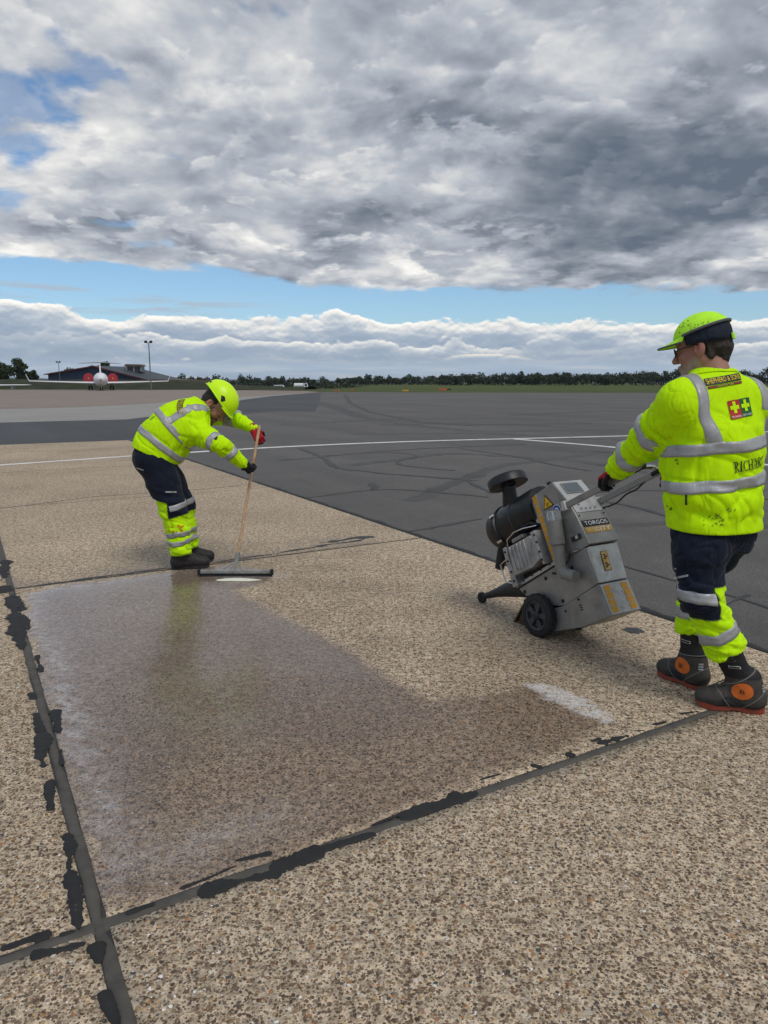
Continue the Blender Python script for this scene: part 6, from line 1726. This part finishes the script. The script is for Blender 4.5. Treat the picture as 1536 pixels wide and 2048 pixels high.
# ================================================================== the far side of the airfield
M['white_paint'] = mat('white_aircraft_paint', (0.72, 0.73, 0.74), 0.3, 0, 0.04, 0.6)
M['grey_paint'] = mat('grey_paint', (0.32, 0.33, 0.34), 0.45, 0, 0.06, 0.8)
M['red_cover'] = mat('red_engine_cover', (0.30, 0.02, 0.035), 0.7, 0, 0.12, 1.5)
M['dark_glass'] = mat('dark_glass', (0.015, 0.018, 0.022), 0.12, 0, 0.05, 1)
M['blue_clad'] = mat('blue_cladding', (0.012, 0.021, 0.050), 0.5, 0, 0.12, 0.4)
M['roof_grey'] = mat('grey_blue_roof', (0.048, 0.060, 0.072), 0.6, 0, 0.15, 0.3)
M['red_trim'] = mat('red_trim', (0.15, 0.022, 0.032), 0.5, 0, 0.1, 0.5)
M['brick'] = mat('brown_wall', (0.13, 0.085, 0.06), 0.85, 0, 0.15, 0.8)
M['galv'] = mat('galvanised_steel', (0.16, 0.165, 0.17), 0.6, 0.3, 0.1, 2)
M['berm'] = mat('rough_grass_bank', (0.038, 0.044, 0.024), 0.95, 0, 0.25, 0.25, 0.0, 1, (0.065, 0.058, 0.036), 0.12, 0.6, spec=0.1)
M['orange_marker'] = mat('orange_board', (0.62, 0.10, 0.03), 0.6, 0, 0.1, 2)
M['yellow_marker'] = mat('yellow_board', (0.62, 0.34, 0.03), 0.6, 0, 0.1, 2)
M['tyre'] = mat('tyre_black', (0.015, 0.015, 0.016), 0.8, 0, 0.1, 3)
M['bark'] = mat('bark', (0.055, 0.042, 0.03), 0.9, 0, 0.3, 2)
def leaf_mat(name, c0, c1):
    m = bpy.data.materials.new(name); m.use_nodes = True; nt = m.node_tree; g = G(nt); b = nt.nodes['Principled BSDF']
    gn = g.n('ShaderNodeNewGeometry'); c = g.mix(gn.outputs['Random Per Island'], c0, c1)
    c = g.vm('SCALE', c, scale=g.mr(g.noise(gn.outputs['Position'], 0.12, 4, 0.6), 0.3, 0.7, 0.65, 1.35, False))
    g.put(b.inputs['Base Color'], c); b.inputs['Roughness'].default_value = 0.75; b.inputs['Specular IOR Level'].default_value = 0.25
    return m
M['leaf'] = leaf_mat('foliage', (0.020, 0.036, 0.012), (0.055, 0.075, 0.026))
M['leaf_far'] = leaf_mat('far_foliage', (0.022, 0.036, 0.016), (0.050, 0.068, 0.030))

def leaves(cs, rs, n, size, seed):
    """n small leaf clumps spread through the ellipsoids cs/rs -> verts, quads"""
    g_ = np.random.default_rng(seed); k = g_.integers(0, len(cs), n)
    d = g_.normal(size=(n, 3)); d /= np.linalg.norm(d, axis=1)[:, None]
    p = np.array(cs)[k] + d * np.array(rs)[k] * (g_.random(n) ** .45)[:, None]
    a = g_.normal(size=(n, 3)); a /= np.linalg.norm(a, axis=1)[:, None]; b = np.cross(a, g_.normal(size=(n, 3))); b /= np.linalg.norm(b, axis=1)[:, None]
    s = size * g_.uniform(.5, 1.3, n)[:, None]
    v = np.stack([p - a * s - b * s * .6, p + a * s * .8 - b * s * .7, p + a * s + b * s * .6, p - a * s * .7 + b * s * .7], 1)
    return v.reshape(-1, 3), np.arange(4 * n).reshape(-1, 4)
def tree(x, y, z, h, r, seed, label, n=1500, size=.28, group=None, crown_from=.25):
    g_ = random.Random(seed); o = V(x, y, z); root = empty('tree', o); tag(root, label, 'tree', group)
    mb = MB(); pts = [o, o + V(g_.uniform(-.1, .1), 0, h * .25), o + V(g_.uniform(-.2, .2), g_.uniform(-.2, .2), h * .55), o + V(g_.uniform(-.3, .3), 0, h * .85)]
    mb.path(pts, [h * .03, h * .024, h * .016, h * .004], 8); mb.build('trunk', M['bark'], root, o, True)
    cs, rs = [], []
    for k in range(9):
        a = g_.uniform(0, 6.28); t = g_.uniform(crown_from + .1, .95); q = r * math.sin(math.pi * min(max((t - crown_from) / (1.05 - crown_from), .12), .95)) * g_.uniform(.3, .75)
        e = o + V(math.cos(a) * q, math.sin(a) * q, h * t); cs.append(e); rs.append(V(1, 1, .8) * r * g_.uniform(.28, .48))
        b = MB(); s_ = o + V(0, 0, h * max(t - .25, .15)); b.path([s_, (s_ + e) / 2 + V(0, 0, -.05 * h), e], [h * .011, h * .008, h * .003], 5); b.build('limb', M['bark'], root, o, True)
    v, f = leaves(cs, rs, n, size, seed); mesh_obj('crown', v, f, M['leaf'], root, False, o)
    return root
def wood(name, pts, hs, n_per, seed, label, size=.55, m=None, base=None):
    """a continuous far wood: crowns along a line of ground points, one mass"""
    g_ = np.random.default_rng(seed); cs, rs = [], []
    for (x, y, z), h in zip(pts, hs):
        for k in range(5):
            cs.append((x + g_.normal() * 3, y + g_.uniform(-6, 6), z + h * g_.uniform(.30, .82))); rs.append((g_.uniform(2.2, 3.8), 3.0, h * g_.uniform(.16, .30)))
        cs.append((x, y + 2, z + h * .25)); rs.append((4.5, 3.5, h * .3))
    v, f = leaves(cs, rs, n_per * len(pts), size, seed)
    o = mesh_obj(name, v, f, m or M['leaf_far'], None, False); kind(o, 'stuff'); tag(o, label, 'trees'); return o
def gz(x, y):
    return float(terrain_z(np.array([x]), np.array([y]))[0])
def fx(px, Y):
    return (px - 768) / FPX * (Y * CP + (CAMH) * SP)

def far_field():
    # woods
    g_ = np.random.default_rng(11)
    xs = np.arange(fx(880, 470), fx(1750, 470), 3.4); pts = []; hs = []
    for i, x in enumerate(xs):
        pxx = 768 + FPX * x / 470; y = 470 + g_.uniform(-8, 12); h = np.interp(pxx, [880, 950, 1060, 1150, 1250, 1350, 1450, 1750], [6.5, 8.0, 7.8, 8.5, 9.0, 10.0, 10.8, 11.5]) * g_.uniform(.82, 1.14)
        if 1065 < pxx < 1078: h *= 1.15
        pts.append((x, y, gz(x, y))); hs.append(h)
    wood('wood', pts, hs, 480, 21, 'long dark green wood along the far edge of the airfield, behind the grass', .48)
    xs = np.arange(fx(360, 620), fx(900, 620), 5.0); pts = []; hs = []
    for x in xs:
        pxx = 768 + FPX * x / 620; y = 620 + g_.uniform(-20, 20); h = np.interp(pxx, [360, 480, 560, 640, 760, 850, 900], [10.5, 11.5, 10.0, 9.0, 8.0, 8.0, 7.5]) * g_.uniform(.8, 1.12); pts.append((x, y, gz(x, y))); hs.append(h)
    wood('wood', pts, hs, 300, 22, 'distant low line of trees beyond the white vehicles', .75)
    xs = np.arange(fx(-260, 300), fx(-5, 300), 3.0)
    wood('wood', [(x, 300, gz(x, 300)) for x in xs], [8.5 + 1.5 * g_.random() for _ in xs], 260, 23, 'dark bushes at the left edge beyond the grass bank', .5)
    # hedge scrub in front of the far wood
    xs = np.arange(fx(560, 330), fx(700, 330), 2.0)
    wood('hedge', [(x, 330, gz(x, 330)) for x in xs], [1.5 + .8 * g_.random() for _ in xs], 60, 24, 'low scrub on the grass behind the white truck', .35)
    # far hills
    ys = 6500.; P = []; xs = np.linspace(-6000, 6000, 120)
    for x in xs:
        hz = 30 + 14 * math.sin(x / 900) + 9 * math.sin(x / 330 + 1) + (16 if x < -500 else 0)
        P.append((x, ys, hz))
    v = [(x, ys, -40) for x in xs] + P + [(x, ys + 1500, -40) for x in xs]
    kind(mesh_obj('hills', v, np.array(grid_faces(len(xs), 3)), M['berm'], None, True), 'structure')
    # trees on the left
    tree(fx(38, 260), 260, gz(fx(38, 260), 260), 10.2, 4.4, 31, 'rounded green tree at the far left, rising above the bushes', 2200, .34)
    tree(fx(4, 262), 262, gz(fx(4, 262), 262), 9.0, 5.0, 32, 'dark tree cut by the left edge of the view', 2000, .36)
    tree(fx(66, 266), 266, gz(fx(66, 266), 266), 6.6, 3.4, 33, 'small bushy tree just right of the rounded tree', 1300, .3)
    tree(fx(213, 262), 262, gz(fx(213, 262), 262), 10.6, 3.4, 34, 'tree showing behind the aircraft tail above the hangar roof', 1500, .32)
    tree(fx(186, 264), 264, gz(fx(186, 264), 264), 8.4, 2.6, 35, 'small dark tree left of the aircraft tail', 800, .3)
    tree(fx(140, 264), 264, gz(fx(140, 264), 264), 7.4, 4.0, 36, 'low spreading tree beyond the hangar roof, near the small lamp mast', 1300, .32)
    tree(fx(104, 268), 268, gz(fx(104, 268), 268), 6.0, 2.6, 37, 'low bush at the left end of the blue hangar', 700, .3)
    # grass bank
    xs = np.linspace(-230, -20, 60); prof = [(0, 0), (6, 1.2), (12, 2.2), (18, 2.5), (30, 2.3), (40, -1)]; v = []
    for dy, z in prof:
        for x in xs:
            t = sstep(np.array([x]), -62, -30)[0]; v.append((x, 178 + dy + .06 * (x + 60), z * (1 - .75 * t) + .12 * math.sin(x * .31) * (z > 0) + gz(x, 190) * .3))
    o = mesh_obj('grass_bank', v, np.array(grid_faces(len(xs), len(prof))), M['berm'], None, True); kind(o, 'structure')
far_field()

def hangar():
    Y = 232.; k = (Y * CP + CAMH * SP) / FPX; Xx = lambda p: (p - 768) * k; Z = lambda q: CAMH + (765.5 - q) * Y / FPX
    org = V(Xx(190), Y, -.2); root = empty('hangar', org); tag(root, 'low blue hangar with red-edged gable roof behind the grass bank', 'building')
    R = V(6.6, 17, 0)
    a, b, ap = V(Xx(98), Y, Z(749)), V(Xx(285), Y, Z(757.5)), V(Xx(190), Y, Z(734))
    a0, b0 = V(a[0], Y, -.5), V(b[0], Y, -.5)
    mb = MB(); mb.prism([a0, a, ap, b, b0], R); mb.build('wall', M['blue_clad'], root, org)
    mb = MB(); e = V(-1.0, -.6, 0)
    for p, q in ((a, ap), (ap, b)):
        d = unit(q - p); mb = MB(); p2 = p - (d * 1.0 if p is a else 0); q2 = q + (d * 13.5 if q is b else 0)
        mb.prism([p2 - V(0, .6, 0) + UP * .02, q2 - V(0, .6, 0) + UP * .02, q2 + R + UP * .02, p2 + R + UP * .02], UP * .25); mb.build('roof', M['roof_grey'], root, org)
        mb = MB(); mb.prism([p2 + V(0, -.75, -.05), q2 + V(0, -.75, -.05), q2 + V(0, -.75, .20), p2 + V(0, -.75, .20)], V(0, .14, 0)); mb.build('verge_trim', M['red_trim'], root, org)
    mb = MB(); bw = V(Xx(285), Y + .1, 0); mb.prism([V(Xx(287), Y + .4, -.5), V(Xx(287), Y + .4, Z(757.6)), V(Xx(366), Y + .4, Z(760)), V(Xx(366), Y + .4, -.5)], R * .8); mb.build('annexe_wall', M['brick'], root, org)
    c = V(Xx(254), Y + 9, Z(738)); mb = MB(); mb.aabox(c[0] - 2.5, c[0] + 2.5, c[1] - 1.5, c[1] + 1.5, c[2] - 1.0, c[2] + .9); cu = mb.build('cupola', M['dark_glass'], root, org)
    mb = MB(); mb.prism([V(c[0] - 3.2, c[1] - 2, c[2] + .9), V(c[0] + 3.0, c[1] - 2, c[2] + .9), V(c[0] + 2.4, c[1] - 2, c[2] + 1.5), V(c[0] - 2.4, c[1] - 2, c[2] + 1.6)], V(0, 4, 0)); mb.build('cupola_roof', M['brick'], cu, org)
    for k in (-2.3, 0, 2.3):
        mb = MB(); mb.aabox(c[0] + k - .15, c[0] + k + .15, c[1] - 1.65, c[1] - 1.5, c[2] - .8, c[2] + .9); mb.build('cupola_post', M['grey_paint'], cu, org)
    for px in (150, 156, 163, 236):
        x = Xx(px); mb = MB(); mb.aabox(x - .35, x + .35, Y - .08, Y, Z(752), Z(746)); mb.build('window', M['dark_glass'], root, org)
hangar()

def jet():
    D = 150.; k = (D * CP + CAMH * SP) / FPX; cx = (203 - 768) * k; org = V(cx, D, -.0); root = empty('business_jet', org)
    tag(root, 'white twin-engine business jet facing the camera, red engine covers and T-tail', 'aircraft')
    f = unit(V(-cx, -D, 0)); s = V(-f[1], f[0], 0)     # forward to the camera, s = its left = image right
    if s[0] < 0: s = -s
    X = lambda a, b, c: org + f * a + s * b + UP * c
    zc = 2.15
    mb = MB(); prof = [(8.5, .02), (8.3, .30), (7.8, .62), (7.0, .95), (5.8, 1.25), (4.5, 1.36), (-7, 1.36), (-10, 1.1), (-13, .55), (-14.5, .2), (-14.6, 0)]
    mb.lathe(X(0, 0, zc), f, prof, 28); fu = mb.build('fuselage', M['white_paint'], root, org, True)
    mb = MB()
    for b_ in (-.62, -.22, .22, .62):
        mb = MB(); a_ = 6.35 - abs(b_) * .5; mb.prism([X(a_, b_ - .17, zc + .72 - .12 * abs(b_)), X(a_, b_ + .17, zc + .72 - .12 * abs(b_)), X(a_ - .45, b_ + .17, zc + 1.08 - .2 * abs(b_)), X(a_ - .45, b_ - .17, zc + 1.08 - .2 * abs(b_))], f * .12 + UP * .05); mb.build('windscreen', M['dark_glass'], fu, org)
    mb = MB(); mb.lathe(X(8.42, 0, zc), f, [(-.1, .26), (.05, .12), (.09, 0)], 12); mb.build('nose_cone', M['grey_paint'], fu, org, True)
    for sg in (-1, 1):
        def sec(a, b, c, chord, th):
            return [X(a, b, c), X(a - chord * .3, b, c + th), X(a - chord, b, c), X(a - chord * .4, b, c - th * .6)]
        S_ = [sec(1.5, sg * 1.0, 1.42, 5.2, .32), sec(-.8, sg * 5, 1.55, 3.4, .22), sec(-5.6, sg * 13.7, 1.86, 1.7, .12)]
        v = [p for q in S_ for p in q]; fs = [(i * 4 + j, i * 4 + (j + 1) % 4, (i + 1) * 4 + (j + 1) % 4, (i + 1) * 4 + j) for i in range(2) for j in range(4)] + [(0, 1, 2, 3), (11, 10, 9, 8)]
        mb = MB(); mb.add(v, fs); wg = mb.build('wing', M['white_paint'], root, org)
        S_ = [sec(-5.6, sg * 13.65, 1.83, 1.7, .10), sec(-6.4, sg * 14.3, 3.25, 1.0, .05)]
        v = []; 
        for q, th in zip(S_, (.10, .07)):
            v += [q[0], q[1] + s * sg * th - UP * .1, q[2], q[3] - s * sg * th]
        mb = MB(); mb.add(v, [(j, (j + 1) % 4, 4 + (j + 1) % 4, 4 + j) for j in range(4)] + [(7, 6, 5, 4)]); mb.build('winglet', M['white_paint'], wg, org)
        en = MB(); en.lathe(X(-4.0, sg * 2.35, zc + .28), f, [(-3.6, .55), (-2.5, .85), (-.6, .98), (-.1, 1.0), (.05, .93)], 28); e = en.build('engine', M['grey_paint'], root, org, True)
        cv = MB(); cv.lathe(X(-4.0, sg * 2.35, zc + .28), f, [(-.05, 1.02), (.06, 1.03), (.14, .96), (.19, .5), (.2, 0)], 28); cv.build('engine_cover', M['red_cover'], e, org, True)
        dt = MB(); dt.lathe(X(-3.78, sg * 2.35, zc + .28), f, [(0, .14), (.04, .14), (.05, 0)], 12); dt.build('cover_badge', M['yellow_marker'], e, org)
        mb = MB(); mb.box(X(-5.5, sg * 1.5, zc + .25), f * 1.3, s * .5, UP * .12); mb.build('pylon', M['white_paint'], e, org)
        g_ = MB(); g_.tube(X(-2.2, sg * 2.05, 1.3), X(-2.2, sg * 2.05, .5), .12, .1, 10); gr = g_.build('main_gear', M['grey_paint'], root, org, True)
        for q in (-.28, .28):
            t = MB(); t.lathe(X(-2.2, sg * 2.05 + q - .14, .48), s, [(0, 0), (0, .40), (.04, .47), (.24, .47), (.28, .40), (.28, 0)], 20); t.build('tyre', M['tyre'], gr, org, True)
        S_ = [sec(-13.6, 0, 5.95, 2.6, .14), sec(-15.0, sg * 4.4, 5.72, 1.4, .08)]
        v = [p for q in S_ for p in q]; mb = MB(); mb.add(v, [(j, (j + 1) % 4, 4 + (j + 1) % 4, 4 + j) for j in range(4)] + [(7, 6, 5, 4)]); mb.build('tailplane', M['grey_paint'], root, org)
    fin = MB(); fin.add([X(-9.2, -.16, 3.0), X(-9.2, .16, 3.0), X(-13.8, .16, 3.0), X(-13.8, -.16, 3.0), X(-13.4, -.08, 6.05), X(-13.4, .08, 6.05), X(-16.0, .08, 6.05), X(-16.0, -.08, 6.05)], [(0, 1, 2, 3), (4, 5, 6, 7), (0, 1, 5, 4), (1, 2, 6, 5), (2, 3, 7, 6), (3, 0, 4, 7)]); fin.build('fin', M['white_paint'], root, org)
    mb = MB(); mb.lathe(X(-12.9, 0, 6.0), f, [(-2.6, 0), (-2.2, .16), (-.3, .18), (.15, .1), (.2, 0)], 12); mb.build('fin_cap', M['white_paint'], root, org, True)
    g_ = MB(); g_.tube(X(5.2, 0, 1.1), X(5.4, 0, .4), .10, .09, 10); ng = g_.build('nose_gear', M['white_paint'], root, org, True)
    for q in (-.2, .2):
        t = MB(); t.lathe(X(5.4, q - .09, .36), s, [(0, 0), (0, .30), (.03, .355), (.15, .355), (.18, .30), (.18, 0)], 18); t.build('tyre', M['tyre'], ng, org, True)
    # wingtip of another aircraft reaching in from the left
    o2 = V(fx(-60, 150), 150, 0); r2 = empty('aircraft_wing', o2); tag(r2, 'pale aircraft wing reaching in from the left edge, low over the apron', 'aircraft')
    x0, x1 = fx(-150, 150), fx(55, 150); z0 = 1.5 + (765.5 - 772) * 150 / FPX; z1 = 1.5 + (765.5 - 769.6) * 150 / FPX
    mb = MB(); mb.add([(x0, 149, z0), (x0, 151, z0 + .3), (x0, 153, z0), (x0, 151, z0 - .2), (x1, 151, z1), (x1, 151.6, z1 + .12), (x1, 152.2, z1), (x1, 151.6, z1 - .08)], [(j, (j + 1) % 4, 4 + (j + 1) % 4, 4 + j) for j in range(4)] + [(7, 6, 5, 4), (0, 1, 2, 3)]); mb.build('wing', M['white_paint'], r2, o2)
    xg = fx(19, 150); mb = MB(); mb.aabox(xg - .16, xg + .16, 151, 152.2, z1 - .75, z1 - .05); mb.build('flap_fairing', M['grey_paint'], r2, o2)
    xg = fx(-90, 150); t = MB(); t.tube((xg, 151, z0), (xg, 151, .3), .1, None, 8); lg = t.build('main_gear', M['grey_paint'], r2, o2)
    t = MB(); t.lathe((xg - .15, 151, .36), (1, 0, 0), [(0, 0), (0, .3), (.04, .36), (.26, .36), (.3, .3), (.3, 0)], 16); t.build('tyre', M['tyre'], lg, o2, True)
jet()

def mast(px, top, base, Y, label):
    x = fx(px, Y); z1 = CAMH + (765.5 - top) * Y / FPX; z0 = min(CAMH + (765.5 - base) * Y / FPX, .0); o = V(x, Y, z0); root = empty('lamp_mast', o); tag(root, label, 'lamp mast', 'floodlight masts on the apron edge')
    h = z1 - z0; mb = MB(); mb.tube(o, o + UP * h, .014 * h + .02, .008 * h + .01, 10); mb.build('pole', M['galv'], root, o, True)
    mb = MB(); mb.aabox(x - .08 * h * .9, x + .08 * h * .9, Y - .06, Y + .06, z1 - .12, z1); mb.build('cross_arm', M['galv'], root, o)
    for k in (-1, 1):
        mb = MB(); mb.box((x + k * .055 * h, Y - .2, z1 + .14), (.026 * h, 0, 0), (0, .25, .08), (0, -.06, .018 * h)); mb.build('floodlight', M['tyre'], root, o, bev=.03)
mast(302.5, 688, 779, 152, 'tall floodlight mast right of the business jet'); mast(121, 726, 756, 205, 'short floodlight mast at the left end of the hangar')

def box_truck():
    Y = 300.; x0, x1 = fx(587, Y), fx(616, Y); z = gz((x0 + x1) / 2, Y); W = x1 - x0; o = V((x0 + x1) / 2, Y, z); root = empty('tanker_truck', o); tag(root, 'white tanker truck with dark cab side parked at the far apron edge', 'truck')
    mb = MB(); mb.lathe((x0 + .05 * W, Y, z + 1.75), (1, 0, 0), [(0, 0), (0, .8), (.1, .9), (W * .62, .9), (W * .63, .8), (W * .63, 0)], 20); mb.build('tank', M['white_paint'], root, o, True)
    mb = MB(); mb.aabox(x0, x1, Y - .9, Y + .9, z + .55, z + .95); mb.build('frame', M['tyre'], root, o)
    mb = MB(); mb.prism([(x1 - W * .28, Y - 1.0, z + .6), (x1 - W * .28, Y - 1.0, z + 2.6), (x1 - W * .06, Y - 1.0, z + 2.6), (x1, Y - 1.0, z + 1.5), (x1, Y - 1.0, z + .6)], V(0, 2.0, 0)); c = mb.build('cab', M['white_paint'], root, o)
    mb = MB(); mb.aabox(x1 - W * .20, x1 - W * .05, Y - 1.03, Y - 1.0, z + 1.5, z + 2.3); mb.build('cab_window', M['dark_glass'], c, o)
    for t in (.08, .22, .36, .86):
        mb = MB(); mb.lathe((x0 + W * t, Y - 1.0, z + .48), (0, 1, 0), [(0, 0), (0, .4), (.05, .48), (.3, .48), (.3, 0)], 16); mb.build('wheel', M['tyre'], root, o, True)
    mb = MB(); mb.aabox(x0 + W * .02, x0 + W * .1, Y - 1.0, Y + 1, z + .9, z + 1.6); mb.build('rear_locker', M['yellow_marker'], root, o)
def van():
    Y = 300.; x0, x1 = fx(547.5, Y), fx(568, Y); z = gz((x0 + x1) / 2, Y); o = V((x0 + x1) / 2, Y, z); root = empty('minibus', o); tag(root, 'white minibus with a row of dark windows at the far apron edge', 'minibus'); W = x1 - x0
    mb = MB(); mb.prism([(x0, Y, z + .35), (x0 + .05, Y, z + 1.9), (x1 - W * .12, Y, z + 1.95), (x1, Y, z + 1.1), (x1, Y, z + .35)], V(0, 1.9, 0)); b = mb.build('body', M['white_paint'], root, o, bev=.06)
    for k in range(4):
        a = x0 + W * (.07 + .215 * k); mb = MB(); mb.aabox(a, a + W * .17, Y - .03, Y + .01, z + 1.05, z + 1.65); mb.build('window', M['dark_glass'], root, o)
    for t in (.2, .8):
        mb = MB(); mb.lathe((x0 + W * t, Y - .02, z + .34), (0, 1, 0), [(0, 0), (0, .27), (.05, .34), (.25, .34), (.25, 0)], 16); mb.build('wheel', M['tyre'], root, o, True)
box_truck(); van()
def low_car():
    Y = 300.; x0, x1 = fx(574, Y), fx(585, Y); z = gz(x0, Y) ; o = V((x0 + x1) / 2, Y, z); root = empty('parked_car', o); tag(root, 'small pale car between the minibus and the tanker truck', 'car'); W = x1 - x0
    mb = MB(); mb.prism([(x0, Y, z + .2), (x0, Y, z + .55), (x0 + W * .25, Y, z + .62), (x0 + W * .4, Y, z + .95), (x0 + W * .75, Y, z + .95), (x0 + W * .92, Y, z + .6), (x1, Y, z + .5), (x1, Y, z + .2)], V(0, 1.5, 0)); mb.build('body', M['white_paint'], root, o, bev=.04)
    for t in (.22, .8):
        mb = MB(); mb.lathe((x0 + W * t, Y - .02, z + .24), (0, 1, 0), [(0, 0), (0, .2), (.04, .24), (.2, .24), (.2, 0)], 14); mb.build('wheel', M['tyre'], root, o, True)
low_car()
def board(px0, px1, top, base, Y, m, label, dark=None):
    x0, x1 = fx(px0, Y), fx(px1, Y); z0 = gz((x0 + x1) / 2, Y); z1 = CAMH + (765.5 - top) * Y / FPX; z0 = min(z0, z1 - .3)
    zb = CAMH + (765.5 - base) * Y / FPX; o = V((x0 + x1) / 2, Y, z0); root = empty('marker_board', o); tag(root, label, 'marker board', 'runway marker boards')
    mb = MB(); mb.aabox(x0, x1, Y - .05, Y + .05, zb, z1); mb.build('panel', m, root, o)
    if dark:
        mb = MB(); mb.aabox(x1, x1 + (x1 - x0) * dark, Y - .05, Y + .05, zb, z1 - .05); mb.build('dark_panel', M['tyre'], root, o)
    for x in (x0 + .1, x1 - .1):
        mb = MB(); mb.tube((x, Y + .1, z0), (x, Y + .1, zb + .05), .04, None, 6); mb.build('post', M['galv'], root, o)
board(667, 682, 779.8, 782.6, 145, M['orange_marker'], 'orange-red marker board nearest the far apron, on the grass edge')
board(702.5, 706.5, 778.4, 782.8, 145, M['orange_marker'], 'narrow red marker post right of the first orange board')
board(804, 817, 778.8, 783.0, 140, M['yellow_marker'], 'amber marker board in the middle of the grass edge')
board(878, 894, 776.5, 781.0, 160, M['orange_marker'], 'long red runway sign with a black end panel', .5)
def pylon(px, top, Y, label):
    x = fx(px, Y); z0 = gz(x, Y); z1 = CAMH + (765.5 - top) * Y / FPX; o = V(x, Y, z0); root = empty('pylon', o); tag(root, label, 'pylon', 'distant pylons'); h = z1 - z0
    mb = MB()
    for sx in (-1, 1):
        mb.tube(o + V(sx * h * .10, 0, 0), o + V(sx * h * .015, 0, h), .012 * h, .006 * h, 5)
    for t in (.2, .4, .6, .8):
        w = h * (.10 - .085 * t); mb.tube(o + V(-w, 0, h * t), o + V(w * .8, 0, h * (t + .15)), .006 * h, None, 4); mb.tube(o + V(w, 0, h * t), o + V(-w * .8, 0, h * (t + .15)), .006 * h, None, 4)
    mb.build('lattice', M['galv'], root, o)
    for t, w in ((.72, .16), (.84, .13), (.95, .09)):
        mb = MB(); mb.tube(o + V(-w * h, 0, h * t), o + V(w * h, 0, h * t), .009 * h, None, 4); mb.build('cross_arm', M['galv'], root, o)
pylon(481, 746, 900, 'tallest distant pylon, above the helmeted person'); pylon(713, 754, 1100, 'small pylon on the skyline right of the truck'); pylon(398, 753, 1100, 'faint pylon left of the helmet')

# ------------------------------------------------------------------ air
hb = MB(); hb.aabox(-9500, 9500, -200, 9500, -60, 90)
hz = hb.build('haze', None); kind(hz, 'stuff')
hm = bpy.data.materials.new('haze'); hm.use_nodes = True; hm.node_tree.nodes.clear(); g = G(hm.node_tree)
pv = g.n('ShaderNodeVolumePrincipled', {'Color': (0.80, 0.88, 1.0), 'Density': 0.00007, 'Anisotropy': 0.2})
ho = g.n('ShaderNodeOutputMaterial'); hm.node_tree.links.new(pv.outputs[0], ho.inputs['Volume']); hz.data.materials.append(hm)
